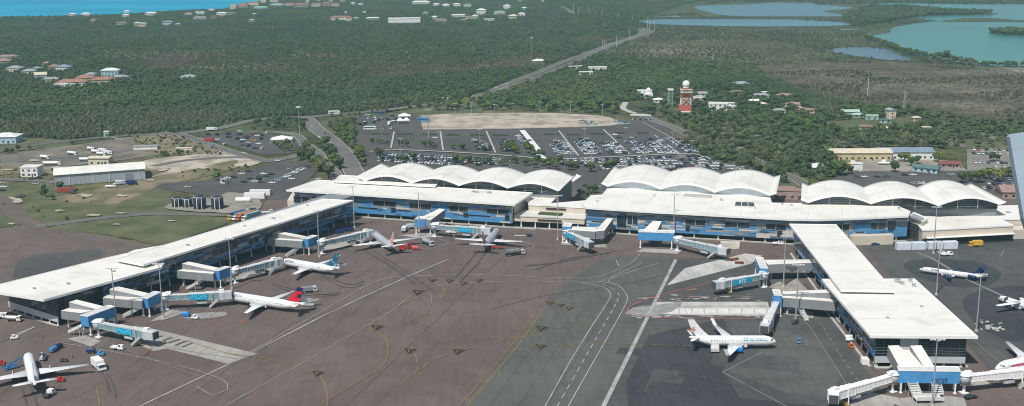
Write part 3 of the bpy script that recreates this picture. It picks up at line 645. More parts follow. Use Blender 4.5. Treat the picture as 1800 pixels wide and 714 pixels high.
# ---- wave halls
def wave(name,label,fp,bp,z0,rise,ends,lun,loc,seams=True,zb=None,wallmat=None,zback=0,bays=2):
    """fp/bp: valley points front/back (Vectors) ; ends: (left extra, right extra) as a fraction of a bay"""
    T=empty(name,label,'building',(fp[0].x,fp[0].y,0))
    n=len(fp)-1; us=[]
    lo=-ends[0]; hi=n+ends[1]; K=int((hi-lo)*14)
    for i in range(K+1): us.append(lo+(hi-lo)*i/K)
    us=sorted(set([round(u,4) for u in us]+[float(k) for k in range(n+1)]))
    def pt(P,u):
        k=min(max(int(math.floor(u)),0),n-1); t=u-k; return P[k]+(P[k+1]-P[k])*t
    def h(u): 
        f=abs(math.sin(math.pi*u)); return rise*(f**.92)
    vs=10; mb=MB(); top=[];bot=[]
    for u in us:
        a,b=pt(fp,u),pt(bp,u)
        for j in range(vs+1):
            t=j/vs; p=a.lerp(b,t); z=z0+h(u)+zback*t
            top.append((p.x,p.y,z)); bot.append((p.x,p.y,z-.55))
    m=len(us); w=vs+1; N=len(top); fs=[];mi=[]
    for i in range(m-1):
        for j in range(vs):
            a=i*w+j; fs.append((a,a+w,a+w+1,a+1)); mi.append(0); fs.append((N+a,N+a+1,N+a+w+1,N+a+w)); mi.append(1)
    for i in range(m-1):
        a=i*w; fs.append((a,N+a,N+a+w,a+w)); mi.append(1); a+=vs; fs.append((a,a+w,N+a+w,N+a)); mi.append(1)
    for j in range(vs):
        fs.append((j,j+1,N+j+1,N+j)); mi.append(1); a=(m-1)*w+j; fs.append((a,N+a,N+a+1,a+1)); mi.append(1)
    mb.add(top+bot,fs,mi,False)
    for k in range(len(mb.sm)): mb.sm[k]=k<2*(m-1)*vs
    # seams along the depth
    s_=mb
    for k in range(n):
        for u in (k+.28,k+.62):
            a,b=pt(fp,u),pt(bp,u); d=(fp[-1]-fp[0]).normalized()*.18; z=h(u)
            s_.add([((a-d).x,(a-d).y,z0+z+.02),((a+d).x,(a+d).y,z0+z+.02),((b+d).x,(b+d).y,z0+z+.02+zback),((b-d).x,(b-d).y,z0+z+.02+zback)],[(0,1,2,3)],2)
    ro=mb.build('wave_roof',[W_MEM,WHITE,M('seam_grey',(.6,.59,.55),.7,var=.1,scale=.1)],T,True)
    # front rim tube
    r_=MB(); 
    for i in range(len(us)-1):
        a,b=pt(fp,us[i]),pt(fp,us[i+1]); r_.tube((a.x,a.y,z0+h(us[i])-.22),(b.x,b.y,z0+h(us[i+1])-.22),.42,n=6,cap=False)
    r_.build('roof_rim',WHITE,ro,True)
    # lunettes
    dep=2.2
    for k in range(n):
        g=MB(); L=[]; 
        for i in range(13):
            u=k+i/12; a,b=pt(fp,u),pt(bp,u); q=a+(b-a).normalized()*dep; L.append((q.x,q.y,z0+h(u)-.5))
        base=[(x,y,z0-(zb or 2.5)) for x,y,z in L]
        g.add(L+base,[(i,i+13,i+14,i+1) for i in range(12)])
        go=g.build('gable_glazing' if lun!='pale' else 'gable_panel',GLASS if lun!='pale' else M('pale_gable',(.55,.62,.66),.45,var=.06,scale=.2),T,True)
        f=MB()
        if lun!='pale':
            for i in range(1,13):
                x,y,z=L[i] if i<13 else L[12]; q=fp[0]-bp[0]; q.normalize()
                if i in (4,8): f.box((x+q.x*.25,y+q.y*.25,(z+z0-2.5)/2),(.45,.4,z-z0+2.5),math.atan2(dA.y,dA.x),0)
                elif i<0: f.box((x+q.x*.2,y+q.y*.2,(z+z0-2.5)/2),(.12,.3,z-z0+2.5),math.atan2(dA.y,dA.x),0)
            for zz_ in (z0-1.4,z0-.3,z0+.9,z0+2.0):
                seg=[q for q in L if q[2]>zz_+.1]
                if len(seg)>1:
                    a,b=Vector(seg[0]),Vector(seg[-1]); mm=(a+b)/2; q=(fp[0]-bp[0]).normalized(); d=(b-a); f.box((mm.x+q.x*.3,mm.y+q.y*.3,zz_),(Vector((d.x,d.y)).length,.15,.1),math.atan2(d.y,d.x),0)
            f.build('frame',M('gable_frame',(.3,.31,.32),.5),go,True)
    pl=[pt(fp,us[0]+.1).lerp(pt(bp,us[0]+.1),.05),pt(fp,us[-1]-.1).lerp(pt(bp,us[-1]-.1),.05),pt(fp,us[-1]-.1).lerp(pt(bp,us[-1]-.1),.93)]+[bp[0].lerp(fp[0],.05)]
    mb=MB(); mb.prism([fp[0].lerp(bp[0],.06),fp[-1].lerp(bp[-1],.06),bp[-1].lerp(fp[-1],.08),bp[0].lerp(fp[0],.08)],0,z0-.6); mb.build('wall',wallmat or GREYC,T,True)
    # side wall up to the shell, right and left
    return T
zW=15.6
fr_=G(980,335,zW); brr=G(1007,309.5,zW); dH=(brr-fr_); dH.z=0
fp=[fr_-dA*29.6*(4-k) for k in range(5)]; bp=[p+dH for p in fp]
WA=wave('wave_roof_hall','white hall with four curved wave roofs behind the left terminal block','x',bp,zW,3.5,(.18,.08),'glass',None,zb=3.2) if False else wave('wave_roof_hall','white hall with four curved wave roofs behind the left terminal block',fp,bp,zW,3.5,(.2,.06),'glass',None,zb=3.2)
# low lean-to roof right of the hall
mb=MB(); q=[G(1004,322,11.5),G(1022,309.5,11.5),G(1014,306,11.5),G(1000,317,11.5)]; mb.prism(q,11,11.5); mb.build('canopy',WHITE,WA,True)
fB0=[G(1068,327,zW),G(1161,332,zW),G(1256,337.5,zW),G(1353,343,zW)]; bB0=[G(1091,296.5,zW),G(1179,301,zW),G(1269,305.5,zW),G(1361,310.5,zW)]
wave('wave_roof_hall','white hall with three curved wave roofs and pale gables, behind the middle block',fB0,bB0,zW,3.5,(.12,.12),'pale',None,zb=2.5)
fC0=[G(1421,355.5,zW),G(1531,357.5,zW),G(1650,361,zW),G(1757,359,zW)]; bC0=[G(1421,326,zW),G(1518,329,zW),G(1612,329.5,zW),G(1697,326,zW)]
wave('wave_roof_hall','white hall with three fanned wave roofs at the right end of terminal','dummy' and fC0,bC0,zW,3.8,(.12,.1),'glass',None,zb=3)
# ---- block B
zB=14.
rB=[(1022,359.5),(1029,365),(1120,371),(1240,377.5),(1330,382.5),(1395,386),(1440,386.5),(1500,384.5),(1560,381.5),(1597,380),(1600.5,372),(1563,356),(1480,357),(1400,357.5),(1357,357),(1353,345),(1255,339.5),(1160,334.5),(1068,331),(1058,343),(1039,343.5)]
PB=gp(rB,zB)
T2=empty('terminal_building','wide white roofed terminal block with blue and beige panelled wall, right of the beige link','building',xy(PB[1])+(0,))
roof(PB,zB,.8,T2,seams=(xy(nA),17))
fw=[p+Vector((.26,.965,0))*3.2 for p in PB[1:10]]; 
backB=[G(1563,358,zB),G(1357,358,zB),G(1068,335,zB)]
core([xy(p) for p in fw]+[xy(G(1560,357.5,zB)),xy(G(1358,358,zB)),xy(G(1352,347,zB)),xy(G(1070,334,zB)),xy(G(1046,345,zB))],2.5,zB-.8,T2,CREAM)
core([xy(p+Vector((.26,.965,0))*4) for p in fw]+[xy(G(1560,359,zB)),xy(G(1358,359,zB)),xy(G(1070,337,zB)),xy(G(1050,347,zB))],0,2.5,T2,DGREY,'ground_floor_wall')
def useg(a,b,px):
    q=G(px,375,8); d=(b-a).normalized(); r=Vector((q.x,q.y)); den=r.x*d.y-r.y*d.x; return -(r.x*a.y-r.y*a.x)/den
WB=[(1085,1101,3.8,10.2,1),(1103,1136,5.6,10.4,2),(1205,1248,7.2,10.4,2),(1206,1213,3.8,7,1),(1275,1319,7.2,10.4,2),(1347,1383,7.2,10.4,2),(1368,1376,3.8,7,1),(1470,1494,7,10.5,2),(1531,1558,7,10.5,2),(1562,1575,6.5,10.8,1)]
for i in range(8):
    a,b=Vector((fw[i].x,fw[i].y,0)),Vector((fw[i+1].x,fw[i+1].y,0)); L=(b-a).length; ws=[]
    for (x0,x1,z0,z1,nm) in WB:
        u0,u1=useg(a,b,x0),useg(a,b,x1)
        if u0>=0 and u0<L: ws.append((u0,min(u1,L-.1),z0,z1,nm))
    facade(a,b,2.5,12.2,T2,10+i,ws,[(L*.1,L*.35,5.4,6.1)],blue=.36 if i<6 else .85)
    glazing(a,b,12.25,13.2,T2,1,3,M('clerestory_glass',(.1,.1,.1)),off=.2)
    columns(a+nA*1.5,b+nA*1.5,max(1,int(L/9)),2.5,T2,.8); ledge(a-nA*.5,b-nA*.5,1.2,.5,T2)
vents([(1150,345,1,.8),(1268,353,1.2,1),(1190,343,1,.6),(1375,360,1,.8),(1391,362,1,.8),(1447,356,1,2),(1580,368,1.4,1),(1050,355,1,.5),(1410,357,.8,.8)],zB,T2)
mb=MB(); q=gp([(1291,366),(1327,367.5),(1325,360.5),(1293,359)],zB+.02)
mb.prism(q,zB,zB+1.4,mi=0,mtop=1); sk_=mb.build('skylight',[OFFW,DGREY],T2,True)
mb=MB()
for k in range(4):
    p=q[0].lerp(q[1],k/3); r=q[3].lerp(q[2],k/3); m=(p+r)/2; mb.box((m.x,m.y,zB+1.45),((r-p).length,.4,.2),math.atan2((r-p).y,(r-p).x))
mb.build('frame',OFFW,sk_,True)
mb=MB(); mb.prism(gp([(1200,346),(1250,349),(1252,343.5),(1205,341)],zB+.02),zB+.01,zB+.3,mi=0,mtop=1); mb.build('roof_pad',[OFFW,M('roof_grey',(.42,.41,.4),.8,var=.1,scale=.2)],T2,True)
# ---- beige link between A and B
T3=empty('link_building','low beige two level link building between the two terminal blocks, planted roof terrace','building',xy(G(905,402))+(0,))
u_=[G(928,359.5,10.5),G(1030,365,10.5),G(1040,352,10.5),G(968,358,10.5),G(982,343.4,10.5),G(937,340.5,10.5)]
roof(u_,10.5,.5,T3,seams=(xy(nA),12)); core(inset(u_,.3),0,10,T3,CREAM)
l_=[G(903,379,6.6),G(1028,385,6.6),G(1036,376,6.6),G(922,369,6.6)]
mb=MB(); mb.prism(l_,6.1,6.6,mi=1,mtop=0); mb.build('terrace',[OFFW,CREAM],T3,True)
core(inset(l_,.3),3.4,6.1,T3,CREAM); core([p+nA*3 for p in l_[:2]]+[l_[2]+nA,l_[3]+nA],0,3.4,T3,DARK,'recess')
a,b=l_[0]+Vector((0,0,0)),l_[1]; 
for (x0,x1,z0,z1,ref) in ((945,987,4.4,5.2,0),(960,995,8.3,9.2,1)):
    A_,B_=(l_[0],l_[1]) if ref==0 else (u_[0],u_[1]); A_=Vector((A_.x,A_.y,0));B_=Vector((B_.x,B_.y,0)); d=(B_-A_).normalized()
    u0,u1=useg(A_,B_,x0),useg(A_,B_,x1); m=A_+d*(u0+u1)/2; mb=MB(); mb.box((m.x-.05*nA.x,m.y-.05*nA.y,(z0+z1)/2),(u1-u0,.3,z1-z0),math.atan2(d.y,d.x)); mb.build('window',M('brown_window',(.05,.03,.03),.4,var=0),T3,True)
columns(l_[0]+nA,l_[1]+nA,5,3.4,T3,.7); ledge(l_[0]-nA*1.2,l_[1]-nA*1.2,1.0,.5,T3)
pb=MB(); q=gp([(946,377.5),(986,380),(990,377),(950,374.5)],6.65); pb.prism(q,6.6,7.5); pb.build('planter_hedge',M('hedge_green',(.06,.09,.03),.9,var=.4,scale=1.2),T3,True)
# ---- right low cream buildings
T4=empty('cream_building','low cream service building with long white awning, right of the main terminal','building',xy(G(1623,415))+(0,))
p4=[G(1621,405,8.4),G(1783,396,8.4),G(1752,380,8.4),G(1715,383,8.4),G(1720,368,8.4),G(1640,371,8.4)]
p4=[G(1621,405,8.4),G(1783,396.5,8.4),G(1760,386,8.4),G(1900,382,8.4),G(1900,358,8.4),G(1590,367,8.4)]
roof(p4,8.4,.5,T4); core(inset(p4,.3),0,7.9,T4,CREAM)
aw=[G(1630,419.5,4.4),G(1784,411.5,4.4),G(1782,408.5,4.6),G(1628,416,4.6)]
mb=MB(); mb.prism(aw,4.2,4.5); mb.build('awning',WHITE,T4,True)
mb=MB(); m0=G(1625,417,3.)-Vector((0,1,0)); a,b=p4[0],p4[1]; d=(b-a).normalized(); m=(a+b)/2; mb.box((m.x,m.y-.1,2.0),((b-a).length*.98,.5,3.9),math.atan2(d.y,d.x)); mb.build('loading_bays',DARK,T4,True)
vents([(1772,374,2,.4),(1700,375,2,.3)],8.4,T4)
mb=MB(); q=gp([(1770,398),(1900,392),(1900,399),(1772,405)],5.); mb.prism(q,0,5.); mb.build('annex',CREAM,T4,True)
T5=empty('corner_building','small cream corner block with louvred glass, between blue wall and cream building','building',xy(G(1600,415))+(0,))
p5=[G(1597,381,11),G(1622,390,11),G(1632,384,11),G(1606,373,11)]
roof(p5,11,.4,T5); core(inset(p5,.3),0,10.6,T5,CREAM)
q0=G(1597,381,11);q1=G(1618,389,11); q0.z=q1.z=0; glazing(q0,q1,1,8.5,T5,9,8,GLASS,off=.05)
mb=MB(); mb.prism(gp([(1600,383),(1618,389),(1624,386),(1606,378)],11.1),11,12); mb.build('plant_screen',STEEL,T5,True)
# ================================================================ left pier
zL,zU=13.4,15.2
N1=G(76.5,527.3,zL); N2=G(274.5,473,zL); F0=G(0,500,zL); F1=G(185,454,zL)
dl=(N2-N1).normalized(); dfar=(F1-F0).normalized(); de=(G(0,515,zL)-N1).normalized()
# end corner beyond the frame
den=de.x*dfar.y-de.y*dfar.x; w_=F0-N1; t=(w_.x*dfar.y-w_.y*dfar.x)/den; Lc=N1+de*t
if t>60 or t<20: Lc=N1+de*42
Fm=G(289,431,zL)
lowP=[N1,N2+dl*3,Fm+(F1-F0).normalized()*2,F1+(0*dfar),Lc]
T6=empty('left_pier','long white roofed pier running up from the lower left corner to the terminal','building',xy(N1)+(0,))
ro1=roof(lowP,zL,.8,T6,seams=((-.85,.53),22))
U=[G(252,466,zU),G(622,352.8,zU),G(565,349.8,zU),G(289,431,zU)]; nU=(U[1]-U[0]).normalized(); nU=Vector((-nU.y,nU.x,0))
fl_=U[0]+nU*18.5
U[3]=U[3] if False else fl_
roof(U,zU,.7,T6,seams=((-.85,.53),19)); core(inset(U,2.6),zL-.5,zU-.7,T6,DGREY,'clerestory')
bN=G(97,576); bF=G(623,388); dp=(bF-bN).normalized(); np_=Vector((-dp.y,dp.x,0))
wN=bN+dp*2; wF=bF-dp*1
endd=Vector((-dp.y,dp.x,0))
wE=wN+(G(0,545)-bN).normalized()*36
bk=[wF+np_*17,wN+dp*70+np_*22,wN+np_*36]
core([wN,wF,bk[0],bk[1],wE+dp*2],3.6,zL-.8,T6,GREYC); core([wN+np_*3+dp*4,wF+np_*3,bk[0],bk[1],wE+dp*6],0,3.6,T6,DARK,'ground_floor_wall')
core([wN+dp*62+np_*.3,wF+np_*.3,wF+np_*16,wN+dp*62+np_*16],zL-.9,zU-.75,T6,GREYC,'upper_wall')
Lp=(wF-wN).length
facade(wN+dp*24,wF,3.6,zL-.9,T6,41,[(12,24,8,11.4,3),(38,52,7.2,10.2,3),(66,80,7.2,10.4,3),(92,100,7,10,2),(112,132,7.4,10.6,4),(150,160,7,10,2)],[(26,36,5.2,6.2),(54,64,5.2,6.2),(84,90,5,6.4),(104,111,5,6),(136,148,5,6)],blue=.62,glassy=.22)
facade(wN+dp*70,wF,zL-.6,zU-.8,T6,42,blue=.3,glassy=.3)
glazing(wN,wN+dp*24,4.4,zL-.9,T6,5,4,GLASS); 
# end hall glazing (faces lower left)
glazing(wE,wN,4.5,zL-.9,T6,7,5,GLASS)
mb=MB(); m=(wN+wE)/2; d=(wE-wN); n_=Vector((d.y,-d.x,0)).normalized()
if n_.y>0:n_=-n_
mb.box((m.x+n_.x*.3,m.y+n_.y*.3,3.1),(d.length+.6,.5,2.7),math.atan2(d.y,d.x)); mb.build('spandrel',GREYL,T6,True)
for k in range(6):
    p=wN.lerp(wE,(k+.15)/6)-n_*.2; mb=MB(); mb.tube((p.x,p.y,0),(p.x,p.y,3.6),.35); mb.build('column',WHITE,T6,True)
p=wN+n_*.4; ledge(wE+n_*.4,wN+n_*.4,1.2,.3,T6)
q=[G(224,445,zL+1.2),G(291,436,zL+1.2),G(291,430.5,zL+1.2),G(235,440,zL+1.2)]
mb=MB(); mb.prism(q,zL,zL+1.3,mi=0,mtop=1); mb.build('roof_upstand',[WHITE,W_MEM],T6,True)
vents([(120,500,1.2,.6),(200,478,1,.5),(60,510,1,.5),(330,432,1.2,.7),(430,398,1,.5),(480,385,1.4,.6),(540,362,1,.6),(160,480,1,.6)],zL if False else zL+1.85,T6) if False else [vents([(120,500,1.2,.6),(200,478,1,.5),(60,508,1,.5)],zL,T6),vents([(330,432,1.2,.7),(430,398,1,.5),(480,385,1.4,.6),(540,362,1,.6)],zU,T6)]
columns(wN+dp*24+np_,wF+np_,16,3.6,T6,.6)
# ================================================================ right pier
zR,zS=13.,14.6
c4=[G(1387,394,zS),G(1470,395,zS),G(1572,512,zS),G(1478,510.5,zS)]
T7=empty('right_pier','white roofed pier stepping down from the terminal towards the camera on the right','building',xy(G(1531,643))+(0,))
e4=[G(1529.4,591,zR),G(1719.4,592.4,zR),G(1608,490.5,zR),G(1555,490,zR),G(1555,519,zR),G(1468,519,zR)]
ddn=(e4[0]-G(1480,531,zR)).normalized()
e4[5]=e4[0]-Vector((ddn.x,ddn.y,0))*48; e4[4]=Vector((c4[2].x-.5,c4[2].y-2.5,zR)); e4[3]=Vector((c4[2].x-.5,e4[2].y,zR))
roof([e4[0],e4[1],e4[2],Vector((e4[5].x,e4[2].y+1,zR))],zR,.8,T7,seams=((1,-.06),16))
roof(c4,zS,.7,T7,seams=((1,-.08),13))
vents([(1440,430,1,.5),(1500,470,1,.5),(1460,480,.8,.5),(1620,540,1,.5),(1560,560,1,.5),(1585,500,1.6,1),(1600,496,1.4,1.2),(1606,504,1.4,1.1),(1577,497,2,1.6)],zR,T7)
ce=inset([e4[0],e4[1],e4[2],Vector((e4[5].x,e4[2].y+1,zR))],3.0)
cc=inset(c4,2.4)
core(ce,3.6,zR-.8,T7,GREYC); core(cc,3.6,zS-.7,T7,GREYC); core(inset([e4[0],e4[1],e4[2],Vector((e4[5].x,e4[2].y+1,zR))],6),0,3.6,T7,DARK,'ground_floor_wall'); core(inset(c4,5),0,3.6,T7,DARK,'ground_floor_wall')
ce=[Vector((a.x,a.y,0)) for a in ce]; cc=[Vector((a.x,a.y,0)) for a in cc]
facade(ce[3],ce[0],3.6,zR-.9,T7,51,[(8,16,7,10.5,2),(30,40,7,10.5,2),(50,58,7,10.5,2)],blue=.5,glassy=.4)
facade(cc[0],cc[3],3.6,zS-.9,T7,52,[(10,22,7,10.5,3),(40,56,7,10.5,3),(74,88,7,10.5,3)],blue=.5,glassy=.35)
facade(ce[1],ce[2],3.6,zR-.9,T7,53,blue=.5,glassy=.4)
mx=ce[0].lerp(ce[1],.27); m2=ce[0].lerp(ce[1],.47)
glazing(ce[0],mx,4.3,zR-.9,T7,7,3,GLASS); glazing(m2,ce[1],4.3,zR-.9,T7,7,3,GLASS)
for a,b in ((ce[0],mx),(m2,ce[1])):
    m=(a+b)/2; mb=MB(); mb.box((m.x,m.y-.4,3.1),((b-a).length,.7,2.4),math.atan2((b-a).y,(b-a).x)); mb.build('spandrel',GREYL,T7,True)
mb=MB(); m=(mx+m2)/2; mb.box((m.x,m.y-.3,8.5),((m2-mx).length,.5,7.),math.atan2((m2-mx).y,(m2-mx).x)); mb.build('blind_panel',OFFW,T7,True)
for t in (.03,.2,.78,.97):
    p=ce[0].lerp(ce[1],t)+Vector((0,.6,0)); mb=MB(); mb.tube((p.x,p.y,0),(p.x,p.y,3.7),.4); mb.tube((p.x,p.y,0),(p.x,p.y,.8),.7); mb.build('column',WHITE,T7,True)
for a,b in ((ce[3],ce[0]),(cc[0],cc[3])):
    n=Vector((-1,0,0)); ledge(a+n*1.5,b+n*1.5,1.,.35,T7); columns(a+n*.0-n*1.2,b-n*1.2,8,3.6,T7,.6)
ledge(ce[0]+Vector((0,-1,0)),ce[0].lerp(ce[1],.3)+Vector((0,-1,0)),1.6,.3,T7); ledge(ce[1]+Vector((1.2,0,0)),ce[2]+Vector((1.2,0,0)),1.,.35,T7)
# ================================================================ fixed gate links
def down(P,z): return [Vector((p.x,p.y,z)) for p in P]
def hx(mb,top,h,mi=0,mtop=1):
    top=[Vector(p) for p in top]
    a=sum(top[i].x*top[(i+1)%4].y-top[(i+1)%4].x*top[i].y for i in range(4))
    if a<0: top=top[::-1]
    mb.hexa([tuple(p) for p in top],[(p.x,p.y,p.z-h) for p in top],mi,mtop)
def stair(parent,top,bot,w=1.6,mat=None,landing=None,name='service_stair'):
    """external steel stair: sloped flight with railing panels and legs"""
    mat=mat or OFFW; top,bot=Vector(top),Vector(bot); d=bot-top; h=Vector((d.x,d.y,0)); L=h.length; h/=L; n=Vector((-h.y,h.x,0))*w/2
    mb=MB(); k=max(4,int(abs(d.z)/.35))
    for i in range(k):
        p=top+d*((i+.5)/k); mb.box((p.x,p.y,p.z),(L/k+.05,w,.12),math.atan2(h.y,h.x))
    for s_ in (-1,1):
        o=n*s_; a,b=top+o,bot+o; e=Vector((-h.y,h.x,0))*.05
        mb.hexa([tuple(a+e+Vector((0,0,1.1))),tuple(b+e+Vector((0,0,1.1))),tuple(b-e+Vector((0,0,1.1))),tuple(a-e+Vector((0,0,1.1)))],[tuple(a+e-Vector((0,0,.25))),tuple(b+e-Vector((0,0,.25))),tuple(b-e-Vector((0,0,.25))),tuple(a-e-Vector((0,0,.25)))])
        mb.tube((a.x,a.y,0),(a.x,a.y,a.z),.1,n=6); m=(a+b)/2; mb.tube((m.x,m.y,0),(m.x,m.y,m.z),.08,n=6)
    if landing:
        l=Vector(landing); mb.box((l.x,l.y,top.z-.05),(2.4,2.4,.15),math.atan2(h.y,h.x)); 
    return mb.build(name,mat,parent,True)
def gate(label,boxtop,zb0,zb1,conns,legs=None,stairs=(),boxmat=None,rooftop=True,name='gate_walkway'):
    bt=[G(x,y,zb1) for x,y in boxtop]
    if len(bt)==3: bt=[bt[0],bt[1],bt[2],bt[2]+(bt[0]-bt[1])]
    c=sum(bt,Vector())/4; T=empty(name,label,'walkway',(c.x,c.y,0))
    mb=MB(); hx(mb,bt,zb1-zb0,0,1); bo=mb.build('gate_room',[boxmat or BLUE,OFFW],T,True)
    e=MB(); 
    for i in range(4):
        a,b=bt[i],bt[(i+1)%4]; m=(a+b)/2; e.box((m.x,m.y,zb1+.1),((b-a).length+.15,.25,.25),math.atan2((b-a).y,(b-a).x))
    e.build('roof_edge',WHITE,bo,True)
    for (quad,h) in conns:
        mb=MB(); hx(mb,[G(*q) for q in quad],h,0,1); co_=mb.build('corridor',[GREYC,W_MEM],T,True)
    ins=[p.lerp(c,.12) for p in bt]
    for p in ins: mb=MB(); mb.tube((p.x,p.y,0),(p.x,p.y,zb0),.33,n=8); mb.tube((p.x,p.y,0),(p.x,p.y,.4),.6,n=8); mb.build('leg',WHITE,T,True)
    for (quad,h) in conns[:1]:
        q=[G(*a) for a in quad]; m=(q[0]+q[3])/2; m=m.lerp((q[1]+q[2])/2,.12); mb=MB(); mb.box((m.x,m.y,(q[0].z-h)/2),(.8,.8,q[0].z-h),rad(-30)); mb.build('leg',GREYL,T,True)
    for s_ in stairs: stair(T,*s_)
    return T,c
g1,c1=gate('blue gate room on a grey walkway, nearest of the four along the left pier',[(141,554.5),(154.5,557),(202.4,539.3)],3.8,8.2,
 [([(106.7,546.4,7.6),(143,550.5,7.6),(165.5,544.7,7.6),(121,541.3,7.6)],3.6),([(121,531.3,10.3),(170.6,543.9,8.35),(184,538.8,8.35),(134.5,526.7,10.3)],3.6)],
 stairs=[(G(141,575,4),G(122,584,1.2))])
g2,c2=gate('blue gate room on a grey walkway, second nearest along the left pier',[(247.8,523.6),(260,525.4),(282.4,514.2)],3.8,8.2,
 [([(180.4,523.6,7.6),(249,529.3,7.6),(255,522.2,7.6),(190.2,517.1,7.6)],3.6),([(192.2,508.8,10.3),(251,521,8.35),(262,515.6,8.35),(203.1,502.6,10.3)],3.6)],
 stairs=[(G(250,540,3.9),G(216,557.5,.3))])
g3,c3=gate('blue gate room on a grey walkway, third along left pier, beside red tail',[(374.3,475.6),(385.5,476.5),(405.4,469.6)],3.8,8.2,
 [([(308.7,476,7.6),(374.3,481.5,7.6),(380,475.5,7.6),(319,472,7.6)],3.6),([(319.7,463.5,10.3),(376,475.6,8.35),(385.2,471,8.35),(329.7,459.3,10.3)],3.6)],
 stairs=[(G(362,488,3.9),G(345,500,3.2)),(G(345,500,3.2),G(330,508,.3))])
g4,c4_=gate('blue gate room on a grey walkway, farthest of the four along the left pier',[(531.1,419.8),(541.7,420.8),(558.8,414.7)],3.8,8.2,
 [([(470,420,7.6),(531,424.3,7.6),(535.8,420.2,7.6),(475.6,416.8,7.6)],3.6),([(479.3,409.3,10.3),(533,419,8.35),(539.2,415.4,8.35),(486.8,405.6,10.3)],3.6)],
 stairs=[(G(532,432,3.9),G(503,451,.3))])
g5,c5=gate('blue ribbed gate room on a slanting walkway from the left terminal block',[(728.9,385.4),(757.3,385.6),(763,381)],3.8,8.2,
 [([(738,383,8.4),(757,387,8.4),(782.4,368.4,10.),(772.3,366.7,10.)],4.)])
g6,c6=gate('small blue gate room at the end of a bent grey walkway, middle block',[(988,398),(1003,399),(1006,393)],4.2,9,
 [([(1000,404,7.8),(1046,407.5,7.8),(1050,399.5,7.8),(1006,398,7.8)],4.),([(1045,407,7.8),(1062.5,405.4,7.8),(1077.9,384.,9.),(1067,383.4,9.)],4.2)])
g7,c7=gate('wide blue gate room on five white legs in front of the middle block',[(1122.1,408),(1184.9,410.2),(1186.5,406)],4.2,8.4,
 [([(1128.3,407,8.5),(1153.5,408,8.5),(1163.3,389,9.6),(1147.9,388.2,9.6)],4.)])
g8,c8=gate('narrow blue gate room with long grey walkway, farther of two left of the right pier',[(1336.3,471.5),(1349.8,472.2),(1340.8,453)],4.2,9.2,
 [([(1349.8,465.2,8.),(1430.4,462,8.),(1428,456,8.),(1343,456.8,8.)],4.)])
g9,c9=gate('narrow blue gate room with doubled grey walkway, nearer of two left of the right pier',[(1361,519.4),(1374.4,520),(1370.4,510)],4.2,9.2,
 [([(1374.4,523,7.8),(1469,531,7.8),(1468,526,7.8),(1374.4,518.5,7.8)],4.),([(1376,517,8.6),(1468,514.5,10.5),(1462,508.5,10.5),(1375,512.5,8.6)],3.6)],
 stairs=[(G(1382,530,4),G(1402,536,3.9)),(G(1402,536,3.9),G(1418,564,.5))])
T_,c10=gate('broad blue gate room with two white ramp roofs at the tip of the right pier',[(1579.5,652),(1688.3,653.5),(1685,645)],3.9,8.3,
 [([(1581,645,8.4),(1621,645,8.4),(1579.5,607.1,11.),(1560.5,607.8,11.)],4.4),([(1624.4,645,8.4),(1643,645,8.4),(1619.5,607,11.),(1599.8,607.8,11.)],4.4),([(1610,645,8.2),(1636,645,8.2),(1606,615,9.),(1580,615,9.)],4.2)],
 stairs=[(G(1601,668,4.2),G(1612,696,1.6),3.2),(G(1643,668,4.2),G(1650,694,1.6),3.2),(G(1608,700,1.7),G(1656,700,1.3),3.2)],)
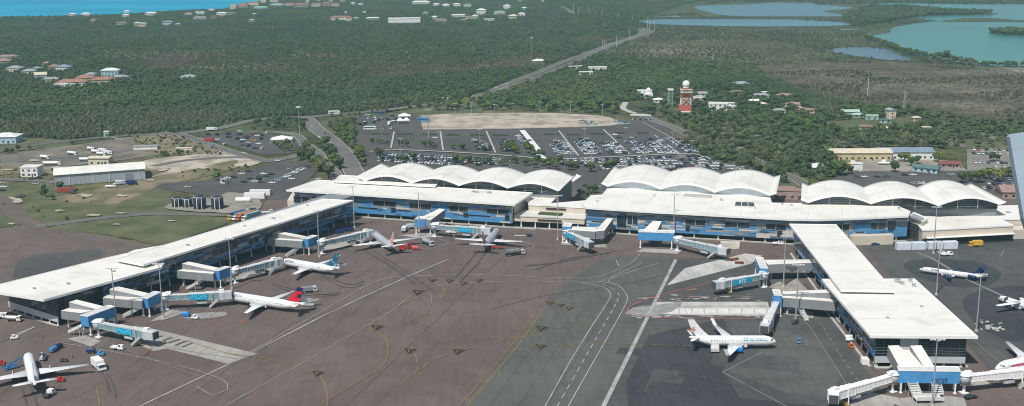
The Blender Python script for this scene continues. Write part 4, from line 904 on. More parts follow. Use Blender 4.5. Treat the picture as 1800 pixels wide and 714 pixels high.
# ================================================================ jet bridges
def jet(label,a,b,z=5.4,col=None,ad=None,cabdir=None,name='jet_bridge',txt=None,ze=None,adoff=(.42,.72)):
    A=G(a[0],a[1],z); B=G(b[0],b[1],ze or z-.4); A0,B0=A.copy(),B.copy(); A.z=B.z=0
    d=(B-A); L=d.length; d/=L; an=math.atan2(d.y,d.x)
    T=empty(name,label,'jet bridge',(A.x,A.y,0),an)
    body=col or M('bridge_glass_grey',(.2,.33,.36),.3,var=.2,scale=.6)
    z0=z; z1=ze or z-.4
    mb=MB(); mb.lathe((0,0,0),[(2.0,z0-1.7),(2.05,z0+1.2)],14); mb.build('rotunda',STEEL,T)
    mb=MB(); mb.lathe((0,0,0),[(2.3,z0+1.25),(2.3,z0+1.5),(1.4,z0+1.8),(1.4,z0+2.1),(.1,z0+2.2)],14,smooth=False); mb.build('rotunda_roof',WHITE,T)
    mb=MB(); mb.tube((0,0,0),(0,0,z0-1.7),.55,n=10); mb.box((0,0,.15),(2.6,2.6,.3)); mb.build('column',WHITE,T)
    def seg(x0,x1,w,h,nm):
        f=lambda x:z0+(z1-z0)*x/L
        mb=MB(); za,zb_=f(x0),f(x1)
        top=[(x0,-w/2,za+h/2),(x1,-w/2,zb_+h/2),(x1,w/2,zb_+h/2),(x0,w/2,za+h/2)]; bot=[(x0,-w/2,za-h/2),(x1,-w/2,zb_-h/2),(x1,w/2,zb_-h/2),(x0,w/2,za-h/2)]
        mb.hexa(top,bot,0,1); n=max(2,int((x1-x0)/1.6))
        for k in range(n+1):                       # ribs round the tunnel
            x=x0+(x1-x0)*k/n; zc=f(x)
            for s_ in(-1,1): mb.box((x,s_*(w/2+.06),zc),(.14,.12,h),0,2)
            mb.box((x,0,zc+h/2+.05),(.14,w+.1,.1),0,2)
        for zz_ in (-.5,.5):
            for s_ in (-1,1): mb.hexa([(x0,s_*(w/2+.1)-.05,za+h/2*zz_*1.7+.08),(x1,s_*(w/2+.1)-.05,zb_+h/2*zz_*1.7+.08),(x1,s_*(w/2+.1)+.05,zb_+h/2*zz_*1.7+.08),(x0,s_*(w/2+.1)+.05,za+h/2*zz_*1.7+.08)],[(x0,s_*(w/2+.1)-.05,za+h/2*zz_*1.7-.08),(x1,s_*(w/2+.1)-.05,zb_+h/2*zz_*1.7-.08),(x1,s_*(w/2+.1)+.05,zb_+h/2*zz_*1.7-.08),(x0,s_*(w/2+.1)+.05,za+h/2*zz_*1.7-.08)],2)
        return mb.build(nm,[body,WHITE if col else OFFW,WHITE if col else GREYL],T)
    if L>16: seg(1.2,L*.42,2.3,2.4,'tunnel'); seg(L*.40,L*.7,2.7,2.8,'tunnel'); seg(L*.68,L-2,3.1,3.2,'tunnel'); xd=L*.8
    else: seg(1.2,L*.55,2.5,2.6,'tunnel'); seg(L*.52,L-2,3.0,3.0,'tunnel'); xd=L*.7
    cd=(cabdir if cabdir is not None else an)-an; cx=L-.6
    mb=MB(); mb.lathe((cx,0,0),[(2.1,z1-1.7),(2.1,z1+1.6),(1.2,z1+1.9)],12,smooth=False)
    c_,s_=math.cos(cd),math.sin(cd); mb.box((cx+c_*2.3,s_*2.3,z1),(3.2,3.4,3.2),cd); cb=mb.build('cab',WHITE if col else GREYL,T)
    mb=MB(); mb.box((cx+c_*4.0,s_*4.0,z1),(.5,3.0,2.8),cd); mb.build('bellows',DGREY,cb)
    mb=MB(); mb.box((cx-.5,0,z1+2.15),(2.2,1.8,.9),0); mb.build('air_unit',WHITE,T)
    mb=MB(); mb.box((1.5,.4,z0+1.9),(2.2,1.6,1.0),0); mb.build('air_unit',WHITE,T)
    for sg in (-1,1):
        mb=MB(); mb.tube((xd,sg*1.9,.7),(xd,sg*1.9,z1+1.6),.24,n=8); mb.build('lift_column',WHITE if col else GREYL,T)
    mb=MB(); mb.box((xd,0,.9),(1.2,4.6,.5)); mb.box((xd,0,1.5),(.5,3.8,.4)); ax=mb.build('wheel_bogie',M('bogie_yellow',(.35,.27,.08),.6),T)
    for sg in (-1,1): mb=MB(); mb.tube((xd,sg*1.2,.5),(xd,sg*1.75,.5),.5,n=12); mb.build('wheel',RUBBER,ax)
    mb=MB(); mb.box((xd-4.5,0,z1-2.4),(4.2,2.4,1.1)); mb.build('equipment_box',GREYL,T)
    # service stair at the cab
    mb=MB(); 
    for k in range(9): mb.box((xd+2.2-.42*k*1.0,-2.6-.0*k,z1-1.5-.4*k),(.45,1.0,.1))
    for s_ in(-.5,.5): mb.hexa([(xd+2.4,-2.6+s_-.04,z1-.5),(xd-1.4,-2.6+s_-.04,1.1),(xd-1.4,-2.6+s_+.04,1.1),(xd+2.4,-2.6+s_+.04,z1-.5)],[(xd+2.4,-2.6+s_-.04,z1-1.7),(xd-1.4,-2.6+s_-.04,.1),(xd-1.4,-2.6+s_+.04,.1),(xd+2.4,-2.6+s_+.04,z1-1.7)])
    mb.build('stair',GREYL,T)
    if ad:
        x0,x1=L*adoff[0],L*adoff[1]; f=lambda x:z0+(z1-z0)*x/L
        # the banner faces the camera side
        sd_=-1 if math.sin(an-math.pi/2)<0 and math.cos(an)>0 else 1
        side=-1 if (Vector((math.sin(an),-math.cos(an)))).dot(Vector((A.x,A.y))*-1)>0 else 1
        y=side*(1.75); mb=MB(); 
        mb.hexa([(x0,y-.04,f(x0)+1.25),(x1,y-.04,f(x1)+1.25),(x1,y+.04,f(x1)+1.25),(x0,y+.04,f(x0)+1.25)],[(x0,y-.04,f(x0)-1.2),(x1,y-.04,f(x1)-1.2),(x1,y+.04,f(x1)-1.2),(x0,y+.04,f(x0)-1.2)])
        bn=mb.build('banner',CYAN,T)
        if txt: text(txt,2.2,WHITE,bn,((x0+x1)/2,y+side*.09,f((x0+x1)/2)),(rad(90),0,0 if side<0 else math.pi),bold=.05)
        else:                     # pale wave motif of the banner
            w=MB(); 
            for k in range(7):
                t0=k/7; xa=x0+(x1-x0)*(t0+.03); w.box((xa+.4,y+side*.06,f(xa)+.5*math.sin(k*1.6)),((x1-x0)/9,.04,.35)) 
            w.build('wave_motif',M('pale_cyan',(.25,.6,.75),.4,var=0),bn)
    return T,B0
j1,_=jet('glass jet bridge with cyan banner, at the nearest left pier gate',(172,570.5),(262,588),ad=1)
j2,_=jet('glass jet bridge with cyan banner, reaching the red tailed airliner',(290,523),(394,518.5),ad=1,ze=4.9)
j3,_=jet('grey glass jet bridge reaching the blue tailed airliner',(412,478),(485,461),ze=4.9)
j4,_=jet('grey glass jet bridge reaching the striped tail airliner left of the terminal walkway',(565,428),(646,410.5),ze=4.9)
j5,_=jet('white jet bridge with cyan banner, reaching the airliner before the left terminal block',(764,398.5),(853,406),ad=1,ze=4.9,adoff=(.5,.75))
j6,_=jet('folded glass jet bridge with cyan banner beside the bent grey walkway',(996,409),(1034,428.5),ad=1,adoff=(.1,.5))
j7,_=jet('grey glass jet bridge leading right from the wide blue gate room',(1191,422.5),(1270,440.5))
j8,_=jet('grey jet bridge with large cyan lettered banner beside the right pier',(1343,485),(1266,499.5),ad=1,txt='BTC',adoff=(.35,.75))
j9,_=jet('plain grey jet bridge reaching the parked airliner with the blue engine',(1367.5,529),(1345.5,575),ze=4.8)
j10,_=jet('white jet bridge with empty cab pointing left at the tip of right pier',(1570,663),(1463,695),col=WHITE,cabdir=rad(-105))
j11,_=jet('white jet bridge running off to the right from the tip of right pier',(1696,665),(1815,653),col=WHITE)
# ================================================================ light masts
def mast_parts(T,h,n=4,ring=False):
    mb=MB(); mb.tube((0,0,0),(0,0,h),.34,.16,n=10); mb.build('pole',STEEL,T)
    mb=MB(); mb.tube((0,0,0),(0,0,1.0),.7,.6,n=10); mb.build('base',CONC,T)
    if ring:
        hd=MB(); hd.lathe((0,0,0),[(.9,h-1.2),(1.3,h-.9),(1.3,h-.2),(.5,h+.1)],12,smooth=False); hd_=hd.build('lamp_ring',GREYL,T)
        for k in range(8):
            a=k*math.pi/4; m=MB(); m.box((1.6*math.cos(a),1.6*math.sin(a),h-.6),(.5,.9,.9),a); m.build('lamp',OFFW,hd_)
    else:
        hd=MB(); hd.tube((-2.2,0,h),(2.2,0,h),.1,n=6); hd.tube((0,-.9,h-.1),(0,.9,h-.1),.08,n=6); ah=hd.build('crossarm',STEEL,T)
        for x,y in ((-2.1,0),(-1,-.1),(1,-.1),(2.1,0),(0,-.9)):
            m=MB(); m.box((x,y-.2,h-.12),(.75,.85,.28),0); m.build('lamp',OFFW,ah)
MP=[((205,568.5),'beside the nearest gate of the left pier'),((287,559.5),'beside the second gate of the left pier'),((408,508.5),'between the red tailed airliner and its gate'),((561.6,451.8),'beside the farthest gate of the left pier'),((623.2,401.4),'in the corner where left pier meets the terminal'),((737.5,416),'behind the blue ribbed gate room'),((980.4,421.9),'in front of the beige link building'),((1184,419),'beside the wide blue gate room'),((1377,504.7),'right of the lettered jet bridge'),((1398.7,563),'beside the white stair of the doubled walkway'),((1640.7,446),'beside the white containers'),((1645.7,519),'right of the pier, near the regional jet'),((1716,583),'right of the pier tip, tallest looking in that corner'),((1638.5,715),'in front of the broad blue gate room')]
first=None
for (p,l) in MP:
    g=G(*p)
    if first is None:
        first=empty('light_mast','tall grey floodlight mast '+l,'light mast',(g.x,g.y,0),group='floodlight masts round the apron'); mast_parts(first,24.1)
    else: dup(first,(g.x,g.y,0),R.uniform(-.2,.2),'tall grey floodlight mast '+l)
first=None
for (p,h,l) in [((528,256),30.8,'high mast with lamp ring beside the white tent of the left car park'),((935,108),30.2,'high mast with lamp ring beside the highway crossing')]:
    g=G(*p)
    if first is None: first=empty('high_mast',l,'light mast',(g.x,g.y,0),group='high masts with lamp rings'); mast_parts(first,h,ring=True)
    else: dup(first,(g.x,g.y,0),0,l)
# ================================================================ aircraft (local axes: nose +x, left wing +y, ground z=0)
PW=M('aircraft_white',(.78,.79,.8),.3,var=.03,scale=.4,spec=.5,co='obj'); PG=M('aircraft_grey',(.42,.44,.46),.35,metal=.2,var=.05,scale=.4); PWG=M('wing_grey',(.5,.53,.55),.4,var=.08,scale=.3)
PWW=M('wing_white',(.68,.7,.71),.4,var=.05,scale=.3)
WIN=M('cabin_window',(.02,.025,.04),.2,var=0); ENG=M('engine_metal',(.3,.3,.31),.35,metal=.7,var=0); HOT=M('engine_core',(.02,.02,.02),.7,var=0)
AN=M('tail_navy',(.01,.02,.1),.4,var=.03,scale=1); AR=M('tail_red',(.6,.015,.03),.4,var=.03,scale=1); JB=M('tail_teal',(.02,.12,.25),.4,var=.05,scale=1); JG=M('tail_green',(.25,.5,.25),.4,var=0); BO=M('emblem_orange',(.8,.3,.12),.4,var=0); BL=M('emblem_blue',(.05,.08,.3),.4,var=0); LB=M('title_blue',(.3,.52,.66),.4,var=0); EB=M('engine_blue',(.01,.22,.6),.35,var=.03,scale=1); NV=M('title_navy',(.03,.06,.25),.4,var=0); GT=M('title_grey',(.3,.35,.45),.4,var=0)
def section(x,ch,th,y,z,n=10,vert=False):
    r=[]
    for i in range(n):
        t=2*math.pi*i/n; cx=.5+.5*math.cos(t); cz=.5*math.sin(t)*(.35+.65*math.sin(math.pi*min(1,max(0,cx**.6))))
        px_=x-ch*(1-cx); 
        r.append((px_,y+cz*th*ch,z) if vert else (px_,y,z+cz*th*ch))
    return r
def airliner(name,label,nose,tail,L,span,rad_f=1.95,eng='under',body=None,wing=None,engm=None,fin=None,winglet=None,title=None,tailz=None,group=None,ttail=False,ncyl=5,finh=None,highwing=False,heading=None,loc=None,zc=None):
    Rf=rad_f; zc=zc or (Rf+1.35 if eng=='under' else Rf+.9)
    if loc is None:
        Nn=G(nose[0],nose[1],zc); Tt=G(tail[0],tail[1],zc+Rf*.5); h=math.atan2(Nn.y-Tt.y,Nn.x-Tt.x); mid=(Nn+Tt)/2
    else: h=heading; mid=Vector(loc)
    T=empty(name,label,'airliner',(mid.x,mid.y,0),h,group)
    body=body or PW; wing=wing or PWG; hl=L/2; nz=L*.0
    # fuselage
    prof=[(0,.02,-.25),(.012,.28,-.22),(.03,.5,-.16),(.055,.72,-.09),(.09,.9,-.03),(.13,1,0),(.3,1,0),(.5,1,0),(.66,1,0),(.74,.97,.03),(.82,.82,.16),(.9,.55,.4),(.96,.3,.6),(1,.1,.72)]
    rg=[];n=20
    for t,r,o in prof:
        x=hl-L*t; rg.append([(x,Rf*r*math.cos(2*math.pi*i/n),zc+o*Rf+Rf*r*math.sin(2*math.pi*i/n)*1.04) for i in range(n)])
    mb=MB(); mb.rings(rg,0); mb.box((hl-L*.44,0,zc-Rf*.75),(L*.2,Rf*1.75,Rf*.75))
    fu=mb.build('fuselage',[body],T)
    w=MB(); 
    for s_ in (-1,1):
        x0=hl-L*.13; k=int(L*.66/1.05)
        for i in range(k):
            x=x0-i*1.05; y=Rf*math.cos(rad(16))+.03; z=zc+Rf*math.sin(rad(16))*1.04; w.add([(x,s_*y,z-.17),(x+.5,s_*y,z-.17),(x+.5,s_*(y-.08),z+.17),(x,s_*(y-.08),z+.17)],[(0,1,2,3) if s_<0 else (3,2,1,0)])
    w.build('cabin_windows',WIN,fu)
    w=MB(); 
    for s_ in (-1,1):
        for (t0,a0,t1,a1) in ((.036,62,.05,34),(.052,34,.064,20)):
            def fp_(t,a):
                for q in range(len(prof)-1):
                    if prof[q][0]<=t<=prof[q+1][0]:
                        u=(t-prof[q][0])/(prof[q+1][0]-prof[q][0]); r=prof[q][1]*(1-u)+prof[q+1][1]*u; o=prof[q][2]*(1-u)+prof[q+1][2]*u
                        return (hl-L*t+.03,s_*Rf*(r*1.03)*math.cos(rad(a)),zc+o*Rf+Rf*r*1.07*math.sin(rad(a)))
            w.add([fp_(t0,a0),fp_(t1,a1),fp_(t1+.014,a1+4),fp_(t0+.016,a0+6)],[(0,1,2,3) if s_>0 else (3,2,1,0)])
    w.build('cockpit_windows',WIN,fu)
    # door outlines
    # wings
    c0=span*.2; c1=span*.045; xr=hl-L*.36; zr=zc-Rf*.62 if not highwing else zc+Rf*.95
    dih=span*.5*.09 if not highwing else .2; sw=span*.5*.48 if not highwing else .4
    if highwing: c0=span*.1; c1=span*.06; xr=hl-L*.42
    for s_ in (-1,1):
        hs=span/2; rs=[]
        for f,ch,xo in ((0,c0,0),(.33,c0*.6 if not highwing else c0,-sw*.42),(1,c1,-sw)):
            y=s_*(Rf*.6+(hs-Rf*.6)*f); rs.append(section(xr+xo,ch,.12 if f<.5 else .1,y,zr+dih*f))
        if s_>0: rs=[r[::-1] for r in rs]
        mb=MB(); mb.rings(rs,0,True); wo=mb.build('wing',wing,T)
        if not highwing:
            fm=MB()
            for f in (.3,.5,.68):
                y=s_*(Rf*.6+(hs-Rf*.6)*f); ch=c0*.6 if f<.4 else c0*.6*(1-f)+c1; x=xr-sw*f-ch*.8; fm.tube((x+1.6,y,zr+dih*f-.3),(x-1.2,y,zr+dih*f-.25),.25,.08,n=6)
            fm.build('flap_fairings',wing,wo)
        if winglet:
            y=s_*hs; z=zr+dih; r1=section(xr-sw,c1,.1,y,z,vert=False); r2=section(xr-sw-1.3,c1*.45,.08,y+s_*.5,z+winglet,vert=False); 
            r2=[(a,b,c) for a,b,c in r2]; mm=MB(); 
            q0=[(xr-sw,y,z),(xr-sw-c1,y,z),(xr-sw-c1-1.1,y+s_*.55,z+winglet),(xr-sw-1.5,y+s_*.55,z+winglet)]
            o=.07*s_; mm.add([(a,b-o,c) for a,b,c in q0]+[(a,b+o,c) for a,b,c in q0],[(0,1,2,3),(7,6,5,4),(0,4,5,1),(1,5,6,2),(2,6,7,3),(3,7,4,0)]); mm.build('winglet',body,wo)
    # engines
    for s_ in (-1,1):
        em=MB(); r=1.05 if eng=='under' else .8
        if eng=='under': x=xr+.9-.12*span*.12-sw*.25; y=s_*span*.165; z=zr-.95+dih*.3; l=3.9
        elif eng=='rear': x=hl-L*.74; y=s_*(Rf+.85); z=zc+.35; l=3.6
        else: x=xr+2.2; y=s_*span*.15; z=zr-.3; l=4.6; r=.6
        em.rings([[(x+a,y+r*b*math.cos(2*math.pi*i/14),z+r*b*math.sin(2*math.pi*i/14)) for i in range(14)] for a,b in ((0,.86),(-.25,1),(-l*.5,1.0),(-l*.85,.8),(-l,.66))],0)
        eo=em.build('engine',engm or body,T)
        k=MB(); k.rings([[(x+.02+a,y+r*b*math.cos(2*math.pi*i/12),z+r*b*math.sin(2*math.pi*i/12)) for i in range(12)] for a,b in ((0,.72),(.02,.7))],0,False); k.build('intake',HOT,eo)
        if eng=='prop':
            k=MB(); k.tube((x,y,z),(x+.8,y,z),.35,.05,n=8)
            for q in range(6): a=q*math.pi/3; k.box((x+.3,y+math.cos(a)*1.0,z+math.sin(a)*1.0),(.12,.2+1.7*abs(math.cos(a)),.2+1.7*abs(math.sin(a))))
            k.build('propeller',DGREY,eo)
        elif eng=='under':
            k=MB(); k.box((x-l*.5,y,z+r*1.05),(l*.8,.25,.7)); k.build('pylon',wing,eo)
    # fin as a fine grid so that the livery can follow it
    H=finh or 6.9; xb=hl-L*.8; cb=L*.155; ct=L*.07; zb=zc+Rf*.85; nu,nv=12,12; mb=MB(); mats=fin[0] if fin else [body]; fn=fin[1] if fin else (lambda u,v:0)
    for s_ in (-1,1):
        g=[];ms=[]
        for j in range(nv+1):
            v=j/nv; ch=cb+(ct-cb)*v; xl=xb+ (1.5*(1-v)**3) - H*.72*v
            for i in range(nu+1):
                u=i/nu; th=.35*ch*.12*math.sin(math.pi*u**.7)+.02; g.append((xl-ch*u*1.0,s_*th,zb+H*v))
        fs=[]
        for j in range(nv):
            for i in range(nu):
                a=j*(nu+1)+i; f=(a,a+nu+1,a+nu+2,a+1); fs.append(f if s_>0 else f[::-1]); ms.append(fn((i+.5)/nu,(j+.5)/nv))
        mb.add(g,fs,ms,False)
    fo=mb.build('fin',mats,T)
    for s_ in (-1,1):
        hs=span*.18; z=zb+(H*.97 if ttail else -.1*Rf); x=(xb-H*.72 if ttail else hl-L*.87); rs=[]
        for f,ch,xo in ((0,L*.09,0),(1,L*.04,-hs*.55)):
            rs.append(section(x+xo,ch,.1,s_*(hs*f+(.3 if not ttail else 0)),z+(0 if ttail else hs*f*.1)))
        if s_>0: rs=[r[::-1] for r in rs]
        mb=MB(); mb.rings(rs,0,True); mb.build('tailplane',wing if not ttail else (mats[0] if fin else wing),T)
    for (x,y,s2) in ((hl-L*.11,0,.38),(hl-L*.5,2.8,.55),(hl-L*.5,-2.8,.55)):
        g=MB(); g.tube((x,y,.3),(x,y,zc-Rf*.6),.14,n=8); go=g.build('landing_gear',ENG,T)
        q=MB(); 
        for o in (-.35,.35): q.tube((x,y+o-.15,s2),(x,y+o+.15,s2),s2,n=12)
        q.build('tyres',RUBBER,go)
    if title:
        s,size,x,m,side=title; a=rad(40)
        for sd_ in ((-1,1) if side==0 else (side,)):
            text(s,size,m,fu,(x,sd_*(Rf*math.cos(a)+.14),zc+Rf*math.sin(a)*1.04+.06),(rad(90)-a,0,0) if sd_<0 else (rad(90)-a,0,math.pi),bold=.03)
    return T,h,fo,zb,H,xb,cb
def flagfin(u,v): 
    k=int(v*11+u*2.2); return 1 if k%2 else (0 if v<.8 else 2)
# blue tailed (mid left)
def jbf(u,v): 
    i,j=int(u*8),int(v*9); return (2 if (i*7+j*5)%9==0 else (1 if (i*3+j*4)%5==0 else 0))
T,*a=airliner('airliner','white airliner with teal blue patterned tail at the farthest left pier gate','x' and (489.6,457.8),(602.5,474),36.3,32,1.8,fin=([JB,NAVY,JG],jbf),title=('jetBlue',1.9,11.5,GT,0),engm=NAVY,winglet=1.6,wing=PWW)
text('jetBlue',1.6,WHITE,a[1],(a[4]-a[5]*.75,-.45,a[2]+a[3]*.18),(rad(90),0,0),bold=.05)
def dlf(u,v): return 1 if (v>.74 or (v>.42 and u<.55-(v-.42)*.2 and False) or (u>.62 and v>.3 and v<.55+.0)) else 0
T,*a=airliner('airliner','white airliner with red and navy tail parked at the third left pier gate',(397.6,518.8),(537,537),42,34.5,1.95,fin=([AR,AN],dlf),title=('DELTA',1.5,13.5,GT,0),engm=AN,wing=PWW)
T,*a=airliner('airliner','silver grey airliner with red and white striped fin, left of the blue ribbed gate room',(650.5,405.5),(697.5,438.5),39.5,35.8,1.95,body=M('aircraft_silver',(.5,.53,.56),.3,metal=.25,var=.03,scale=.4),fin=([AR,PW,NAVY],flagfin),winglet=2.2,wing=PWW)
T,*a=airliner('airliner','silver grey airliner seen tail on, right of the blue ribbed gate room',(873.5,406.),(849.5,431.5),39.5,35.8,1.95,body=M('aircraft_silver',(.5,.53,.56)),fin=([AR,PW,NAVY],lambda u,v:0 if v<.45 else flagfin(u,v)),winglet=2.2,wing=PWW)
T,*a=airliner('airliner','white airliner tail towards the camera, being loaded at the lower left',(48.5,621),(62.5,680),38.5,38.5,1.95,fin=([PW,LB],lambda u,v:0),engm=NAVY,wing=PWW)
T,*a=airliner('airliner','white airliner with orange emblem on its fin and a bright blue engine',(1368.3,598.8),(1207.6,594.5),33.6,34.3,1.9,fin=([PW],lambda u,v:0),engm=EB,winglet=2.6,title=('Bahamasair',1.9,8.2,LB,0),wing=PWW)
em=MB(); x0=a[4]-a[5]*.78; z0=a[2]
for k,(dx,dz,ln_,an_) in enumerate([(0,3.6,1.5,40),(-.6,3.1,1.6,65),(.5,3.0,1.3,15),(-.9,2.4,1.5,95),(-.3,2.5,1.3,120)]):
    p=(x0-1.3+dx,-.42,z0+dz); an_=rad(an_); d=Vector((math.cos(an_),0,math.sin(an_)))*ln_/2; q=Vector((-d.z,0,d.x)).normalized()*.28
    P=Vector(p); em.hexa([tuple(P-d),tuple(P-q),tuple(P+d),tuple(P+q)],[tuple(v+Vector((0,.1,0))) for v in (P-d,P-q,P+d,P+q)])
em.build('emblem',BO,a[1]); em=MB()
for dx,dz in ((-1.2,1.5),(-1.7,1.1),(-1.3,.7),(-2.0,1.6)):
    em.box((x0+dx+.1,-.42,z0+dz+.4),(.4,.1,.25))
em.build('emblem',BL,a[1])
T,*a=airliner('airliner','slim white regional jet with dark blue rear engines and tail, right of the pier',(1616.5,472.5),(1734,486.5),29.9,20,1.2,eng='rear',fin=([NAVY],lambda u,v:0),engm=NAVY,wing=NAVY,ttail=True,finh=3.6,title=('united',1.3,7.5,NV,0))
T,*a=airliner('airliner','white airliner nose with a pink red stripe, cut off by the right edge',(1749.6,646.5),(1893,614),39.5,35.8,1.95,fin=([AR],lambda u,v:0),engm=AR,wing=PWW)
st=MB()
for i in range(8):
    x=13-i*1.15; st.add([(x,1.97,2.7+.02*i),(x-1.2,1.97,2.7),(x-1.2,1.9,3.35+i*.05),(x,1.9,3.3+i*.05)],[(3,2,1,0)])
st2=MB()
for s_ in (-1,1):
    for i in range(10):
        x=14.2-i*1.15; y=s_*1.99; 
        q=[(x,y,zc_) if False else (x,y,3.42),(x-1.15,y,3.42),(x-1.15,s_*1.93,4.0),(x,s_*1.93,4.0)]; st2.add(q,[(0,1,2,3) if s_<0 else (3,2,1,0)])
st2.build('stripe',M('stripe_pink',(.7,.05,.12),.4,var=0),T)
T,*a=airliner('propeller_airliner','white high winged propeller airliner partly beyond the right edge','',None,24,27,1.35,eng='prop',ttail=True,highwing=True,heading=rad(115),loc=(G(1795,533,3).x,G(1795,533,3).y,0),wing=PW,fin=([PW],lambda u,v:0),finh=3.8)
# ---------------------------------------------------------------- winglet of the aeroplane the view is taken from
def own_winglet():
    P=[(1775,241),(1779,236),(1800,233),(1900,233),(1900,420),(1812,420),(1800,385),(1787,310)]
    D=16.0; pts=[]
    for x,y in P:
        d=FW*FP+RT*(x-900)-UP*(y-357); pts.append(Vector((0,0,CH))+d*(D/FP))
    c=sum(pts,Vector())/len(pts); T=empty('aeroplane_winglet','pale blue grey winglet tip of an aeroplane at the right edge','winglet',tuple(c))
    n=FW.cross(Vector((0,0,1))).normalized(); mb=MB(); off=FW*.14; cen=c
    A=[p for p in pts]; Bk=[p+FW*.12 for p in pts]; m=len(pts)
    # rounded leading edge: three layers
    mid=[cen+(p-cen)*1.008+FW*.06 for p in pts]
    mb.rings([[tuple(p) for p in A],[tuple(p) for p in mid],[tuple(p) for p in Bk]],0,False)
    mb.build('winglet_blade',M('winglet_paint',(.33,.42,.5),.35,var=.06,scale=2),T,True)
own_winglet()
# ================================================================ far buildings
def oord(n): return {1:'first',2:'second',3:'third',4:'fourth',5:'fifth',6:'sixth',7:'seventh',8:'eighth',9:'ninth',10:'tenth',11:'eleventh',12:'twelfth'}.get(n,'%d%s'%(n,'st' if n%10==1 and n%100!=11 else 'nd' if n%10==2 and n%100!=12 else 'rd' if n%10==3 and n%100!=13 else 'th'))
RC={'white':M('roof_white',(.7,.7,.68),.6),'terracotta':M('roof_terracotta',(.34,.17,.125),.8,var=.2),'brown':M('roof_brown',(.25,.17,.12),.8,var=.2),'grey':M('roof_greyish',(.3,.32,.34),.7,var=.15),'mint':M('roof_mint',(.34,.5,.43),.6),'blue grey':M('roof_bluegrey',(.2,.26,.33),.7),'pink':M('roof_pink',(.3,.2,.175),.8,var=.15),'yellow':M('roof_cream',(.6,.54,.41),.7),'green':M('roof_green',(.09,.17,.16),.6),'red':M('roof_red',(.2,.075,.06),.7)}
WC={'white':M('wall_white',(.72,.72,.7),.7),'cream':M('wall_cream',(.62,.55,.42),.7),'pale blue':M('wall_paleblue',(.4,.52,.6),.7),'yellow':M('wall_yellow',(.5,.43,.25),.7),'mint':M('wall_mint',(.3,.45,.38),.7),'pink':M('wall_pink',(.36,.27,.24),.7)}
CLEAR=[]
def house(px,py,w,d,h,rz,wall,roofc,label,kind='hip',name='house',cat='house',rh=None,wins=True):
    g=G(px,py)
    if 1160<px<1640 and 150<py<232 and name=='house': w*=.72; d*=.8; h*=.85
    T=empty(name,label,cat,(g.x,g.y,0),rad(rz)); CLEAR.append((g.x,g.y,max(w,d)*.5)); CLEAR.append((g.x,g.y-d*.9,w*.5))
    if py<60:
        for k in range(1,5): CLEAR.append((g.x*(1-.005*k),g.y-d*.5-k*11,w*.5))
    mb=MB(); mb.box((0,0,h/2),(w,d,h)); wa=mb.build('wall',WC[wall],T)
    o=.7; rh=rh if rh is not None else min(w,d)*.22; a,b=w/2+o,d/2+o; mb=MB()
    if kind=='flat': mb.box((0,0,h+.25),(w+.6,d+.6,.5))
    else:
        k=(max(0,a-b) if kind=='hip' else a); 
        if a>=b: r0,r1=(-k,0,h+rh),(k,0,h+rh)
        else: k=max(0,b-a) if kind=='hip' else b; r0,r1=(0,-k,h+rh),(0,k,h+rh)
        v=[(-a,-b,h+.02),(a,-b,h+.02),(a,b,h+.02),(-a,b,h+.02),r0,r1]
        f=[(0,1,5,4),(1,2,5),(2,3,4,5),(3,0,4)] if a>=b else [(0,1,4),(1,2,5,4),(2,3,5),(3,0,4,5)]
        mb.add(v,f); mb.box((0,0,h-.1),(w+2*o,d+2*o,.2))
    mb.build('roof',RC[roofc],T)
    if wins:
        n=max(1,int(w/4)); st=max(1,int(h/3))
        for s in range(st):
            for k in range(n):
                mb=MB(); mb.box(((k+.5)/n*w-w/2,-d/2-.03,1.6+s*3),(1.5,.12,1.3)); wo=mb.build('window',GLASS,T)
        mb=MB(); mb.box((w*.18 if n>1 else w*.35,-d/2-.05,1.05),(1.,.14,2.1)); mb.build('door',DGREY,T)
    return T
def cluster(where,lst):
    lst=sorted(lst); n={}
    cnt={}
    for i,(px,py,w,d,h,rz,wall,rf,kd) in enumerate(lst):
        size='large' if w>22 else ('small' if w<11 else 'medium')
        if kd=='flat': desc=size+' flat roofed '+wall+' block'
        else: desc='%s %s house, %s roof'%(size,wall,rf)
        cnt[desc]=cnt.get(desc,0)+1; lst[i]=lst[i]+(desc,cnt[desc])
    for (px,py,w,d,h,rz,wall,rf,kd,desc,k) in lst:
        many=cnt[desc]>1
        house(px,py,w,d,h,rz,wall,rf,(desc+', '+(oord(k)+' from left ' if many else '')+where),kd)
cluster('by the sea',[(128,28,16,9,4,5,'white','white','hip'),(152,28,18,10,5,0,'white','white','hip'),(165,37,14,9,3,0,'cream','brown','hip'),(221,30,15,10,4,5,'white','white','hip'),(224,23,12,9,5,0,'white','white','hip'),(214,43,22,9,3.4,8,'cream','brown','hip'),(242,47,13,11,7,20,'yellow','yellow','hip'),(252,47,14,12,6,10,'cream','grey','hip'),(266,27,24,12,5,0,'white','white','hip'),(296,44,20,12,6,-5,'pale blue','blue grey','hip'),(313,45,12,8,3,0,'white','grey','hip'),(332,27,17,9,4,0,'cream','grey','hip'),(352,25,20,10,6,0,'white','white','flat'),(352,34,26,9,4,0,'cream','grey','hip'),(376,34,12,9,6,10,'pink','red','hip'),(390,27,22,10,5,0,'white','white','hip'),(372,20,14,9,4,0,'cream','yellow','hip')])
